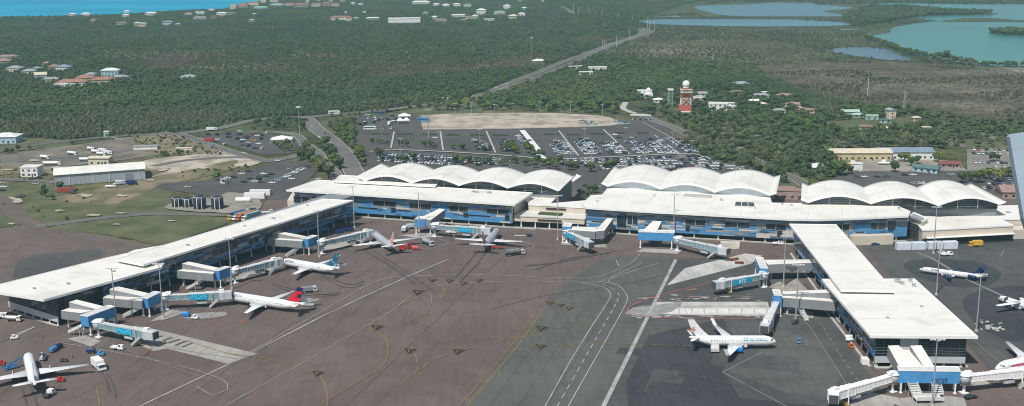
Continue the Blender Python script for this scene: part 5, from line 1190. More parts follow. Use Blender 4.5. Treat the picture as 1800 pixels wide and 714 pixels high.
cluster('in the seaside resort',[(411,17,14,12,11,0,'cream','yellow','flat'),(428,14,26,12,8,-10,'pink','terracotta','hip'),(447,10,26,12,8,-8,'cream','terracotta','hip'),(458,16,34,12,4,0,'mint','mint','hip'),(487,11,32,12,4,0,'mint','mint','hip'),(463,5,16,12,12,0,'cream','terracotta','hip'),(482,5,22,10,8,5,'cream','terracotta','hip'),(508,10,24,9,5,6,'cream','terracotta','hip'),(530,13,36,12,7,4,'pink','terracotta','hip'),(541,6,9,9,18,0,'cream','terracotta','flat'),(560,3,10,9,14,0,'cream','yellow','flat'),(556,12,24,10,7,0,'cream','terracotta','hip'),(574,11,20,10,8,-6,'pink','terracotta','hip'),(589,12,20,10,7,4,'cream','terracotta','hip'),(582,4,12,9,10,0,'cream','terracotta','flat'),(405,26,24,9,3.4,8,'cream','brown','hip'),(621,9,11,9,5,0,'white','white','hip'),(634,10,12,8,5,10,'white','mint','hip'),(447,27,10,7,3,0,'mint','mint','hip'),(443,38,12,7,3,0,'mint','mint','hip'),(602,4,14,9,5,0,'cream','terracotta','hip')])
cluster('between resort and highway',[(588,36,13,12,7,0,'cream','terracotta','hip'),(601,35,22,10,6,0,'white','terracotta','gable'),(614,37,12,11,7,0,'cream','terracotta','hip'),(626,34,14,8,3,0,'white','grey','hip'),(655,34,26,7,3,4,'white','white','hip'),(640,24,10,7,3,0,'white','white','hip'),(608,24,8,7,3,0,'white','white','hip'),(740,7,44,14,5,0,'white','white','hip'),(767,11,16,10,5,0,'white','white','hip'),(784,12,18,10,5,0,'white','white','hip'),(803,12,18,12,6,10,'white','white','hip'),(822,12,20,10,5,-5,'cream','blue grey','hip'),(764,33,12,9,4,0,'white','white','hip'),(775,37,24,8,3,0,'cream','pink','hip'),(806,30,30,9,4,5,'white','white','hip'),(827,33,22,9,4,0,'cream','pink','hip'),(846,25,20,14,9,0,'white','white','hip'),(835,31,12,9,4,0,'white','white','hip'),(878,25,24,10,5,0,'white','grey','hip'),(891,16,16,10,8,0,'white','white','hip'),(902,33,18,13,6,-15,'yellow','yellow','hip'),(917,28,14,9,5,0,'white','white','hip'),(922,17,12,9,4,0,'mint','white','hip'),(860,36,20,7,3,0,'white','white','flat'),(815,38,14,7,3,0,'pink','pink','hip'),(913,3,12,9,4,0,'cream','yellow','hip'),(954,5,8,7,4,0,'white','white','hip'),(748,27,9,8,6,0,'mint','mint','hip')])
cluster('in the left edge village',[(2,113,26,12,5,10,'pink','pink','hip'),(14,104,26,10,4,8,'cream','pink','hip'),(28,126,18,12,5,-10,'cream','grey','hip'),(52,130,16,11,4,5,'cream','grey','hip'),(72,138,13,12,5,25,'white','yellow','gable'),(114,124,16,12,5,-8,'white','blue grey','hip'),(96,122,15,11,4,10,'cream','brown','hip'),(82,116,10,8,4,0,'cream','pink','hip'),(128,150,32,13,4.5,8,'white','terracotta','hip'),(150,142,20,12,4,5,'cream','terracotta','hip'),(182,146,26,12,4.5,8,'yellow','terracotta','hip'),(160,136,12,10,4,0,'white','grey','hip'),(195,134,20,12,7.5,6,'pale blue','white','hip'),(212,139,18,9,3,8,'cream','grey','hip'),(332,138,20,12,2,0,'cream','grey','hip'),(90,143,18,9,3,10,'cream','grey','hip'),(66,125,10,8,4,0,'white','grey','hip'),(108,152,16,6,2.4,-20,'white','white','flat')])
cluster('near the radar tower',[(1230,168,27,9,3,0,'white','grey','gable'),(1229,176,16,8,3,-5,'white','white','flat'),(1302,152,22,12,4,5,'cream','grey','hip'),(1296,166,18,9,3.4,0,'cream','brown','hip'),(1337,172,22,9,3.5,-15,'white','grey','hip'),(1326,182,13,8,3.5,10,'white','white','gable'),(1338,187,12,8,3.4,0,'cream','yellow','hip'),(1380,173,22,9,4,-20,'cream','pink','hip'),(1398,188,24,9,3.6,-25,'white','pink','hip'),(1418,198,20,9,3.4,-18,'cream','brown','hip'),(1344,168,8,6,4,0,'white','white','flat'),(1370,198,14,8,3,0,'cream','grey','hip'),(1282,186,13,7,3,0,'white','white','flat'),(1246,186,10,7,3,0,'white','grey','hip'),(1157,180,9,7,3,0,'white','white','hip'),(1133,168,14,9,5,0,'pink','white','flat')])
cluster('in bush right of palms',[(1494,203,20,9,4.5,-4,'mint','mint','gable'),(1508,206,14,8,3,0,'mint','mint','hip'),(1532,210,15,8,4,-10,'mint','mint','flat'),(1556,216,13,7,3,-8,'mint','green','flat'),(1565,208,9,9,9,10,'cream','grey','gable'),(1521,227,16,7,3,0,'cream','brown','hip'),(1555,230,8,6,3,0,'white','white','flat'),(1628,229,9,6,3,0,'cream','yellow','flat'),(1610,213,8,6,4,0,'yellow','yellow','hip')])
house(1438,303,11,9,4.5,12,'white','white','small white hip roofed house left of the yellow workshop','hip',rh=2.2)
house(13,250,20,14,5.5,0,'pale blue','white','pale blue house with white hip roof at the left edge','hip',rh=2.4)
house(947,112,15,10,4,0,'mint','white','mint filling station with white hip roof beside the high mast','hip',name='filling_station',cat='filling station')
house(1050,124,22,9,4,0,'white','white','long white flat roofed shed right of the highway','flat',name='shed',cat='shed'); house(1012,121,18,5,3,25,'white','white','narrow white shed beside the highway','flat',name='shed',cat='shed'); house(1030,131,16,6,3,5,'white','white','low white shed, frontmost of three right of the highway','flat',name='shed',cat='shed')
house(711,39.5,62,15,8,3,'white','white','large white warehouse with grey end near the coast','gable',name='warehouse',cat='warehouse',rh=1.5,wins=False)
house(1510,279,42,14,5.5,-2,'yellow','yellow','yellow workshop with cream roof beyond the right car park','gable',name='workshop',cat='workshop',rh=2); house(1588,277,38,16,5.5,-2,'white','blue grey','blue grey roofed workshop joined to the yellow one','gable',name='workshop',cat='workshop',rh=2)
house(1628,302,16,7,3.2,-35,'pale blue','green','small blue kiosk with dark green roof','gable',name='kiosk',cat='kiosk'); house(1668,294,13,7,3,-10,'pink','red','small red kiosk with red roof','gable',name='kiosk',cat='kiosk'); house(1505,298,7.5,3.5,4,0,'white','white','white box shaped hut by the workshop yard','flat',name='hut',cat='hut',wins=False)
house(1640,330,30,6,3,0,'pink','pink','low pink roofed shed behind the rightmost wave roof hall','gable',name='shed',cat='shed') if False else None
house(1392,347,22,12,5,-12,'pink','pink','low pink roofed building between middle and right wave roof halls','flat',name='annex_building',cat='building')
house(1800,345,30,14,4,-5,'pink','pink','low pink roofed building at the right edge','gable',name='annex_building',cat='building')
house(178,288,15,9,5,-4,'cream','yellow','beige hut between tank lorries and the long white warehouse','gable',name='hut',cat='hut',rh=.8)
house(57,309,12,9,6.5,-3,'white','white','white two storey cabin beside the long warehouse','flat',name='cabin',cat='cabin'); house(251,302,12,6,3,-3,'white','grey','x','flat') if False else None
house(257,262,18,6,2.2,5,'white','grey','low white shed right of the lorry yard','flat',name='shed',cat='shed',wins=False); house(324,264,12,3,1.5,5,'cream','yellow','small cream slab roof in the scrub','flat',name='shed',cat='shed',wins=False); house(188,240,4,3,4,0,'mint','white','small pale gatehouse by the left road','flat',name='gatehouse',cat='hut'); 
house(394,322,4,3,2.5,0,'white','grey','tiny white guard hut at the left car park','flat',name='guard_hut',cat='hut')
# flat white villa with open front by the tower
house(1262,193,17,11,6,-12,'white','white','white two storey block right of the radar tower','flat',name='office_block',cat='building'); house(1282,192,12,8,3,-12,'white','white','low white wing with dark windows beside the white block','flat',name='office_block',cat='building')
# long warehouse
a,b,c=G(97,327),G(256,315),G(74,319); d=(b-a); d.z=0; L=d.length; d/=L; n=Vector((-d.y,d.x,0)); Wd=26.; T=empty('warehouse','long white roofed grey metal warehouse on the left','warehouse',(a.x,a.y,0)); h=7.2
mb=MB(); q=[a,b,b+n*Wd,a+n*Wd]; mb.prism(q,0,h); mb.add([(a.x,a.y,h),((a+n*Wd).x,(a+n*Wd).y,h),((a+n*Wd/2).x,(a+n*Wd/2).y,h+1.8),(b.x,b.y,h),((b+n*Wd).x,(b+n*Wd).y,h),((b+n*Wd/2).x,(b+n*Wd/2).y,h+1.8)],[(0,2,1),(3,4,5)]); mb.build('wall',M('metal_siding',(.4,.43,.46),.5,col2=(.33,.36,.39),scale=.6,stretch=(1,1,.02)),T,True)
mb=MB(); e=d*.6
A0=a-e-n*.8;B0_=b+e-n*.8;M0=a-e+n*Wd/2;M1=b+e+n*Wd/2;A1=a-e+n*(Wd+.8);B1=b+e+n*(Wd+.8)
def z3(p,z): return (p.x,p.y,z)
mb.hexa([z3(A0,h+.15),z3(B0_,h+.15),z3(M1,h+2.2),z3(M0,h+2.2)],[z3(A0,h-.05),z3(B0_,h-.05),z3(M1,h+2.),z3(M0,h+2.)]); mb.hexa([z3(M0,h+2.2),z3(M1,h+2.2),z3(B1,h+.15),z3(A1,h+.15)],[z3(M0,h+2.),z3(M1,h+2.),z3(B1,h-.05),z3(A1,h-.05)]); mb.build('roof',W_MEM,T,True)
for f in (.82,):
    p=a+d*L*f-n*.06; mb=MB(); mb.box((p.x,p.y,2.3),(5,.12,4.6),math.atan2(d.y,d.x)); mb.build('door',GREYC,T,True)
for f in (.16,.42,.6,.93):
    p=a+d*L*f-n*.15; mb=MB(); mb.box((p.x,p.y,3),(.5,.3,6),math.atan2(d.y,d.x)); mb.build('downpipe',OFFW,T,True)
CLEAR.append((a.x+40,a.y+10,40)); CLEAR.append((b.x-20,b.y+10,30))
# tents
def tent(px,py,w,d,h,label,rz=0,peaks=1):
    g=G(px,py); T=empty('tent',label,'tent',(g.x,g.y,0),rad(rz)); CLEAR.append((g.x,g.y,w*.6))
    for k in range(peaks):
        x0=-w/2+w*k/peaks; x1=x0+w/peaks; m=(x0+x1)/2; mb=MB(); mb.add([(x0,-d/2,h),(x1,-d/2,h),(x1,d/2,h),(x0,d/2,h),(m,0,h+2.4)],[(0,1,4),(1,2,4),(2,3,4),(3,0,4)]); mb.box((m,0,h-.15),(w/peaks,d,.3)); mb.build('canopy',WHITE,T)
    for x in (-w/2+.2,w/2-.2):
        for y in (-d/2+.2,d/2-.2): mb=MB(); mb.tube((x,y,0),(x,y,h),.12,n=6); mb.build('pole',OFFW,T)
tent(496,251,17,11,3.6,'round white tent hall in the left car park',5,1); tent(711,210,11,8,3.6,'white peaked tent at the upper left of the big car park',8,1); tent(709,217,11,6,3.,'low white marquee below the peaked tent of the big car park',8,2)
# covered walkway through the car park
a,b=G(918,236),G(948,273); d=b-a; T=empty('covered_walkway','long white covered walkway crossing the big car park','walkway',(a.x,a.y,0)); m=(a+b)/2; mb=MB(); an=math.atan2(d.y,d.x); mb.box((m.x,m.y,3.2),(d.length,4.4,.3),an); mb.build('roof',WHITE,T,True)
for k in range(8):
    p=a.lerp(b,(k+.5)/8); mb=MB(); mb.box((p.x,p.y,1.5),(.3,.3,3.05)); mb.build('post',OFFW,T,True)
a,b=G(946,278),G(958,287); d=b-a; m=(a+b)/2; mb=MB(); mb.box((m.x,m.y,3.),(d.length,4,.3),math.atan2(d.y,d.x)); mb.build('roof',WHITE,T,True)
a,b=G(1108,211),G(1144,212); m=(a+b)/2; T=empty('toll_canopy','long white toll canopy at the car park exit','canopy',(m.x,m.y,0),math.atan2((b-a).y,(b-a).x)); w=(b-a).length
mb=MB(); mb.box((0,0,4.6),(w,5,.6)); mb.build('roof',OFFW,T)
for k in range(4): mb=MB(); mb.box((-w/2+w*(k+.5)/4,0,2.15),(.7,1.2,4.3)); mb.build('post',OFFW,T)
for k,(x,y) in enumerate([(1165,232),(965,283)]):
    pass
# ---- kerbs and hedge islands of the big car park
kb=MB()
for pl,w in (([(982,231),(1017,275.6)],1.3),([(1060.5,229),(1107,273)],1.3),([(855,232),(871,270)],1.3),([(692.7,233),(687.4,261.7)],1.3),([(774,232),(779,265.7)],1.3),([(1151,239),(1194.5,272)],1.3),([(650,268),(700,265),(800,269),(905,276),(975,281),(1100,276),(1220,272),(1262,290)],2.2),([(1130,217),(1170,238),(1262,288)],.8)):
    ribbon(kb,smoothline(gp(pl),False,4),w,.30+zz(.001))
for k in range(6): pass
tag(kb.build('kerb',CONC),kind='structure')
HG=M('clipped_hedge',(.035,.05,.02),.9,var=.35,scale=1.)
for i,(x0,x1,y) in enumerate([(655,683,236.5),(698,725,237),(742,767,238),(784,808,238.5),(826,850,238.7),(866,892,239),(956,982,237.5),(997,1022,238),(1037,1062,236.5),(1080,1102,235),(1120,1140,235)]):
    g=G((x0+x1)/2,y); a,b=G(x0,y),G(x1,y+.3); mb=MB(); rr=random.Random(i); L=(b-a).length; n=14; 
    rg=[]
    for k in range(n+1):
        x=-L/2+L*k/n; hh=1.0+rr.uniform(-.2,.25); rg.append([(x,-1-rr.uniform(0,.2),0),(x,-.9,hh),(x,.9,hh+rr.uniform(-.1,.1)),(x,1+rr.uniform(0,.2),0)])
    mb.rings(rg,0,False); o=mb.build('hedge',HG); o.location=(g.x,g.y,.1); o.rotation_euler=(0,0,math.atan2((b-a).y,(b-a).x)); tag(o,'low clipped hedge island, %s from the left in the big car park'%oord(i+1),'hedge','hedge islands of the big car park')
# ---- radar tower, green tower, dome
g=G(1205,196); T=empty('radar_tower','red and white radar tower with a white globe on top','radar tower',(g.x,g.y,0),rad(-5)); w=4.4
OR=M('tower_red',(.42,.12,.07),.6,var=.12,scale=.6); WT=M('tower_white',(.75,.74,.72),.6)
mb=MB(); mb.box((-.8,0,3.6),(11.5,9,5.6)); mb.build('base_block',OR,T); mb=MB(); mb.box((-.5,-.5,.4),(13,11,.8)); mb.build('plinth',WT,T)
for lvl,(z0,z1,m) in enumerate([(6.4,12.2,WT),(12.2,17.8,OR),(17.8,20.2,WT)]):
    for sx in (-1,1):
        for sy in (-1,1): mb=MB(); mb.box((sx*w,sy*w,(z0+z1)/2),(.7,.7,z1-z0)); mb.build('post',m,T)
    mb=MB()
    for k in range(4):
        a=k*math.pi/2; c_,s_=math.cos(a),math.sin(a); P=lambda x,y,z:(x*c_-y*s_,x*s_+y*c_,z); n=2 if lvl<2 else 3
        for q in range(n):
            xa,xb=-w+2*w*q/n,-w+2*w*(q+1)/n; mb.tube(P(xa,w,z0),P(xb,w,z1),.22,n=5); mb.tube(P(xb,w,z0),P(xa,w,z1),.22,n=5)
        mb.tube(P(-w,w,z1),P(w,w,z1),.28,n=5)
    mb.build('bracing',m,T)
mb=MB(); mb.box((0,0,9.3),(4,4,18)); mb.build('stair_shaft',M('tower_shaft',(.33,.12,.09),.7,var=.3,scale=.4),T)
mb=MB(); mb.box((0,0,17.9),(9.6,9.6,.5)); mb.box((0,0,20.4),(10.6,10.6,.5)); mb.build('platform',WT,T)
mb=MB(); 
for k in range(16):
    a=k*math.pi/8; mb.box((5.1*math.cos(a),5.1*math.sin(a),21.3),(.15,2.,1.5),a)
mb.build('railing',OR,T); mb=MB(); mb.lathe((0,0,0),[(2.6,20.6),(2.6,22.2)],16); mb.build('drum',WT,T)
mb=MB(); mb.lathe((0,0,25.),[(.05,-3.4),(1.6,-3.0),(2.7,-2.1),(3.3,-.9),(3.4,.2),(3.1,1.5),(2.3,2.6),(1.2,3.25),(.05,3.45)],20); mb.build('radome',WHITE,T)
CLEAR.append((g.x,g.y-4,16))
g=G(1178,187); T=empty('lattice_tower','pale green lattice tower with white cap left of the radar tower','tower',(g.x,g.y,0)); GR=M('tower_green',(.25,.42,.36),.6)
for sx in (-1,1):
    for sy in (-1,1): mb=MB(); mb.tube((sx*2.1,sy*2.1,0),(sx*1.8,sy*1.8,15.4),.22,n=6); mb.build('leg',GR,T)
mb=MB()
for k in range(5):
    z0,z1=k*3.05,(k+1)*3.05
    for q in range(4):
        a=q*math.pi/2; c_,s_=math.cos(a),math.sin(a); P=lambda x,y,z:(x*c_-y*s_,x*s_+y*c_,z); mb.tube(P(-2,2,z0),P(2,2,z1),.14,n=5); mb.tube(P(2,2,z0),P(-2,2,z1),.14,n=5); mb.tube(P(-2,2,z1),P(2,2,z1),.14,n=5)
mb.build('bracing',GR,T); mb=MB(); mb.box((0,0,15.9),(5.2,5.2,1.3)); mb.build('cap',WT,T); CLEAR.append((g.x,g.y,9))
g=G(1140,172); T=empty('dome_building','white building with a small dome left of the green lattice tower','building',(g.x,g.y,0)); mb=MB(); mb.box((-2,0,2.2),(12,8,4.4)); mb.box((0,1,5.2),(6.5,6,2.2)); mb.box((-6,2,3.4),(3,3,6.8)); mb.build('wall',WC['white'],T)
mb=MB(); mb.lathe((0,1,6.3),[(2.6,0),(2.6,.9),(2.3,2.2),(1.4,3.3),(.05,3.8)],16); mb.build('dome',WT,T); mb=MB(); mb.box((-4,-4.05,2),(1.4,.15,1.6)); mb.build('window',GLASS,T); CLEAR.append((g.x,g.y,12))
# ---- fuel/water tanks
TK=M('tank_dark',(.025,.035,.055),.45,var=.2,scale=.5)
for i,(x,y,r,h,l) in enumerate([(312,364,3.1,5.6,'leftmost of the four dark tanks'),(330,365,3.,5.6,'second from the left of the four dark tanks, shortest'),(352,368,3.7,7.8,'third from the left of the four dark tanks'),(383,368,3.6,7.6,'rightmost of the four dark tanks')]):
    g=G(x,y); T=empty('storage_tank','dark round storage tank, '+l,'tank',(g.x,g.y,0),0,'dark storage tanks on the gravel pad'); mb=MB(); mb.lathe((0,0,0),[(r,0),(r,h),(r*.55,h+.55),(.05,h+.7)],20); mb.build('shell',TK,T)
    mb=MB(); mb.lathe((0,0,0),[(r+.08,h-.1),(r+.08,h+.1)],20); mb.build('rim',GREYL,T)
    for an in (-100,-60):
        a=rad(an); mb=MB(); mb.box(((r+.25)*math.cos(a),(r+.25)*math.sin(a),h*.5),(.3,.35,h),a); mb.build('pipe',WHITE,T)
sheet('gravel_pad',gp(noisy([(295,362),(300,370),(390,376),(440,378),(460,360),(440,345),(400,340),(380,350),(340,350)],.5)),.12,M('gravel_light',(.3,.28,.24),.9,col2=(.2,.19,.15),scale=.08,det=8))
# ---- utility poles
PO=M('pole_wood',(.3,.28,.26),.8)
POLES=[(1058.7,91,17),(1063,93,18),(1084,82.6,17),(1106,66,15),(1111,42,17),(1138.5,50,19),(1142,53,18),(1150,57,19),(1058,31,15),(1036,27,13),(1087,33,12),(1017,25,15),(1008,21,20),(1525,168,17),(1253,110,12)]
first=None
for i,(x,y,h) in enumerate(sorted(POLES)):
    g=G(x,y); T=empty('utility_pole','thin pale utility pole, %s from the left along the far highway'%oord(i+1),'pole',(g.x,g.y,0),0,'utility poles along the highway'); mb=MB(); mb.tube((0,0,0),(0,0,h),.38,.25,n=6); mb.build('post',OFFW,T); mb=MB(); mb.box((0,0,h-1.2),(2.6,.2,.25)); mb.box((0,0,h-2.6),(2.2,.2,.2)); mb.build('crossarm',PO,T)
g=G(1589,199); T=empty('lattice_pylon','thin lattice pylon standing in the bush on the right','pylon',(g.x,g.y,0)); mb=MB()
for sx in (-1,1):
    for sy in (-1,1): mb.tube((sx*1.3,sy*1.3,0),(sx*.4,sy*.4,21),.16,n=5)
for k in range(7):
    f=lambda z:1.3-.9*z/21; z0,z1=k*3,(k+1)*3
    for sy in (-1,1): mb.tube((-f(z0),sy*f(z0),z0),(f(z1),sy*f(z1),z1),.1,n=4)
mb.build('lattice',STEEL,T); mb=MB(); mb.box((0,0,18),(4,.3,.3)); mb.box((0,0,15),(4,.3,.3)); mb.build('crossarm',STEEL,T)
LPS=[(843,251),(976,247),(1100,248),(1027,250),(1059,205),(902,203),(1003,199),(949.5,198),(829,200),(1216,272),(672,250),(688,228),(800,202),(870,204),(1182,256),(1040,292),(1299,285),(1330,262),(705,268),(1270,258)]
first=None
for i,(x,y) in enumerate(sorted(LPS)):
    g=G(x,y); l='slim car park lamp post, %s from the left'%oord(i+1)
    if first is None:
        first=empty('lamp_post',l,'lamp post',(g.x,g.y,0),0,'lamp posts of the big car park'); mb=MB(); mb.tube((0,0,0),(0,0,10.5),.22,.14,n=6); mb.build('post',STEEL,first); mb=MB(); mb.box((0,0,10.5),(2.8,.3,.22)); mb.box((-1.4,0,10.45),(.8,.5,.25)); mb.box((1.4,0,10.45),(.8,.5,.25)); mb.build('lamp',OFFW,first)
    else: dup(first,(g.x,g.y,0),rad(R.uniform(-30,30)),l)
g=G(754,256); T=empty('high_mast','slender red and white high mast at the left of the big car park','light mast',(g.x,g.y,0)); mb=MB(); mb.tube((0,0,0),(0,0,28),.35,.2,n=8); mb.build('pole',STEEL,T); mb=MB(); mb.box((0,0,27.8),(4.5,.3,.4)); mb.build('crossarm',STEEL,T)
for x in (-2,0,2): mb=MB(); mb.box((x,0,28.2),(.7,.6,.5)); mb.build('lamp',OFFW,T)
# ================================================================ vegetation
LEAF=[leafmat('foliage_deep',(.056,.085,.036),(.108,.148,.064),.2),leafmat('foliage_mid',(.068,.105,.038),(.12,.165,.06),.2),leafmat('foliage_pine',(.07,.09,.048),(.118,.143,.074),.2),leafmat('foliage_bright',(.08,.115,.025),(.15,.19,.05)),leafmat('foliage_palm',(.045,.062,.025),(.09,.11,.045)),leafmat('scrub_olive',(.065,.075,.036),(.11,.115,.055),.15),leafmat('scrub_dead',(.1,.085,.065),(.155,.13,.102),.2)]
BARK=M('bark',(.16,.13,.1),.9,var=.2,scale=1)
def leafquad(mb,p,s,rr,nrm=None):
    a=Vector((rr.gauss(0,1),rr.gauss(0,1),rr.gauss(0,.6)));  a.normalize()
    if nrm is not None: a=(a*.6+nrm); a.normalize()
    u=a.orthogonal().normalized(); v=a.cross(u); t=rr.uniform(0,6.28); u,v=u*math.cos(t)+v*math.sin(t),v*math.cos(t)-u*math.sin(t)
    P=Vector(p); k=len(mb.v); s2=s*rr.uniform(.6,1)
    mb.v+=[tuple(P-u*s),tuple(P-v*s2),tuple(P+u*s),tuple(P+v*s2)]; mb.f.append([k,k+1,k+2,k+3]); mb.m.append(0); mb.sm.append(False)
def crown_broad(r,h,z0,seed,n=330,leaf=.62,flat=1.):
    rr=random.Random(seed); mb=MB(); lobes=[]
    for k in range(9):
        a=rr.uniform(0,6.28); d=r*rr.uniform(.15,.62); lobes.append((Vector((d*math.cos(a),d*math.sin(a),z0+h*rr.uniform(.3,.78))),r*rr.uniform(.34,.52)))
    lobes.append((Vector((0,0,z0+h*.62)),r*.55))
    for k in range(n):
        c,q=rr.choice(lobes); d=Vector((rr.gauss(0,1),rr.gauss(0,1),rr.gauss(.25,1))).normalized(); p=c+Vector((d.x*q,d.y*q,d.z*q*.8*flat))*rr.uniform(.82,1.08); leafquad(mb,p,leaf*rr.uniform(.6,1.25),rr,d)
    for c,q in lobes[::2]:
        mb.lathe(tuple(c),[(.1,-q*.6),(q*.62,-q*.3),(q*.66,q*.15),(q*.4,q*.5),(.1,q*.62)],7,smooth=False)
    return mb
def crown_pine(r,h,z0,seed,n=260,leaf=.5):
    rr=random.Random(seed); mb=MB()
    for k in range(n):
        f=rr.random()**.8; a=rr.uniform(0,6.28); q=r*(1-f)**.6*rr.uniform(.45,1)*(1+.25*math.sin(a*3+f*9)); z=z0+h*f; d=Vector((math.cos(a),math.sin(a),.5)); leafquad(mb,(q*math.cos(a),q*math.sin(a),z),leaf*rr.uniform(.6,1.3)*(1.1-.5*f),rr,d)
    mb.lathe((0,0,z0),[(.1,0),(r*.5,h*.12),(r*.42,h*.4),(r*.2,h*.75),(.05,h*.95)],7,smooth=False)
    return mb
def crown_plume(r,h,z0,seed,n=300,leaf=.5):
    rr=random.Random(seed); mb=MB(); pl=[(0,0,1.)]+[(r*.5*math.cos(a),r*.5*math.sin(a),rr.uniform(.6,.9)) for a in (rr.uniform(0,6.28) for _ in range(5))]
    for k in range(n):
        cx,cy,t=rr.choice(pl); f=rr.random(); a=rr.uniform(0,6.28); q=r*.5*math.sin(math.pi*(.12+.83*f))**.7*rr.uniform(.6,1.05); d=Vector((math.cos(a),math.sin(a),.6)); leafquad(mb,(cx+q*math.cos(a),cy+q*math.sin(a),z0+h*t*f),leaf*rr.uniform(.6,1.3),rr,d)
    mb.lathe((0,0,z0),[(.1,0),(r*.55,h*.2),(r*.5,h*.5),(r*.25,h*.75),(.05,h*.9)],7,smooth=False)
    return mb
def crown_palm(h,seed,nf=15,L=3.2):
    rr=random.Random(seed); mb=MB()
    for k in range(nf):
        a=k*2*math.pi/nf+rr.uniform(-.15,.15); e=rr.uniform(-.1,.9); p=Vector((0,0,h)); d=Vector((math.cos(a),math.sin(a),0)); sd_=Vector((-d.y,d.x,0)); prev=None; l=L*rr.uniform(.8,1.1)
        for j in range(6):
            t=j/5; q=p+d*l*t*(1-.15*t)+Vector((0,0,e*l*t*.8-1.1*l*t*t*.75)); w=.62*math.sin(math.pi*(t*.85+.12)); dr=Vector((0,0,-w*.55))
            cur=(q-sd_*w+dr,q,q+sd_*w+dr)
            if prev: mb.add([tuple(x) for x in prev+cur],[(0,1,4,3),(1,2,5,4)])
            prev=cur
    mb.lathe((0,0,h-.3),[(.1,-.3),(.35,0),(.1,.4)],6)
    return mb
def trunk(mb,h,r,limbs,seed,R_=2.):
    rr=random.Random(seed); mb.tube((0,0,0),(rr.uniform(-.2,.2),rr.uniform(-.2,.2),h),r,r*.55,n=7)
    for k in range(limbs):
        a=k*6.28/limbs+rr.uniform(-.4,.4); mb.tube((0,0,h*rr.uniform(.55,.9)),(R_*math.cos(a)*.55,R_*math.sin(a)*.55,h+R_*rr.uniform(.4,.9)),r*.45,r*.15,n=5)
PROT={}
def proto(kind,name,label,group,mk,mat,th,tr,limbs,R_):
    T=empty(name,label,'tree',(0,0,0),0,group); c=mk.build('crown',mat,T); t=MB(); trunk(t,th,tr,limbs,7,R_); t.build('trunk',BARK,T); PROT[kind]=T; PROT[kind+'_c']=c; T['_used']=0; return T
proto('b1','broadleaf_tree','','', crown_broad(3.6,5.2,1.6,1),LEAF[0],3.2,.28,4,3.2)
proto('b2','broadleaf_tree','','', crown_broad(3.1,4.4,1.3,2),LEAF[1],2.8,.24,4,2.8)
proto('b3','broadleaf_tree','','', crown_broad(4.2,4.6,2.0,3,380),LEAF[3],3.4,.32,5,3.6)
proto('p1','casuarina_tree','','', crown_plume(2.9,8.,.8,4,360,.55),LEAF[2],8,.2,3,1.2)
proto('p2','casuarina_tree','','', crown_plume(2.6,5.6,.4,5,240,.55),LEAF[2],6,.17,3,1.)
proto('palm','palm_tree','','', crown_palm(7.6,6),LEAF[4],7.6,.2,0,1)
proto('palm2','palm_tree','','', crown_palm(6.0,9,13,2.9),LEAF[4],6.0,.2,0,1)
s_=crown_broad(1.9,2.4,-.2,8,150,.5,.8); proto('sh','shrub','','',s_,LEAF[5],1.,.12,2,1.2)
s_=crown_broad(2.2,2.2,-.3,12,110,.42,.8); proto('dead','shrub','','',s_,LEAF[6],1.,.1,3,1.2)
NAMES={'b1':'dark leafy tree','b2':'green leafy tree','b3':'bright leafy tree','p1':'tall feathery tree','p2':'short feathery tree','palm':'tall palm','palm2':'short palm','sh':'olive shrub','dead':'dry shrub'}
NTREE=[0]
def blocked(X,Y,px,py,roadpad=3.5):
    b=np.zeros(X.shape,bool)
    for pl in LOTS: b|=inpoly(px,py,pl)
    for pl in FIELDS: b|=inpoly(px,py,pl)
    for (x,y,r) in CLEAR: b|=((X-x)**2+(Y-y)**2<r*r)
    for q,w in ROADS:
        for i in range(len(q)-1):
            a,c=q[i],q[i+1]; dx,dy=c.x-a.x,c.y-a.y; L2=dx*dx+dy*dy+1e-6; t=np.clip(((X-a.x)*dx+(Y-a.y)*dy)/L2,0,1); b|=((X-a.x-t*dx)**2+(Y-a.y-t*dy)**2)<(w/2+roadpad)**2
    for _,pl,_,_ in LAKES: b|=inpoly(px,py,pl)
    return b
def sample(poly,sp,rs,check=True,pad=3.5):
    w=[G(*p) for p in poly]; x0,x1=min(p.x for p in w),max(p.x for p in w); y0,y1=min(p.y for p in w),max(p.y for p in w)
    xs=np.arange(x0,x1,sp); ys=np.arange(y0,y1,sp); X,Y=np.meshgrid(xs,ys); X=X.ravel()+rs.uniform(-.48,.48,X.size)*sp; Y=Y.ravel()+rs.uniform(-.48,.48,Y.size)*sp
    px,py=PX(X,Y,0.); m=inpoly(px,py,poly)&(px>-60)&(px<1860)
    X,Y,px,py=X[m],Y[m],px[m],py[m]
    if check:
        b=~blocked(X,Y,px,py,pad); X,Y=X[b],Y[b]
    return X,Y
def put_trees(where,pts,kinds,smin=.8,smax=1.25,grp=None):
    cnt={}; pts=sorted(pts,key=lambda q:q[0]/q[1])
    for (x,y) in pts:
        k=R.choice(kinds); cnt[k]=cnt.get(k,0)+1; T=PROT[k]
        l='%s, %s from left %s'%(NAMES[k],oord(cnt[k]),where); s=R.uniform(smin,smax); sc=(s*R.uniform(.9,1.1),s*R.uniform(.9,1.1),s*R.uniform(.85,1.15)); rz=R.uniform(0,6.28)
        if not T['_used']: T.location=(x,y,0); T.rotation_euler=(0,0,rz); T.scale=sc; T['label']=l; T['group']='trees '+where; T['_used']=1
        else:
            o=dup(T,(x,y,0),rz,l,'trees '+where,sc)
        NTREE[0]+=1
rs=np.random.RandomState(3)
def reg(where,poly,sp,kinds,smin=.8,smax=1.25,mx=99,pad=3.5):
    X,Y=sample(poly,sp,rs,True,pad); P=list(zip(X,Y)); 
    if len(P)>mx: R.shuffle(P); P=P[:mx]
    put_trees(where,P,kinds,smin,smax)
    CLEARP.append(poly)
CLEARP=[]
def ptp(l): return [(G(x,y).x,G(x,y).y) for x,y in l]
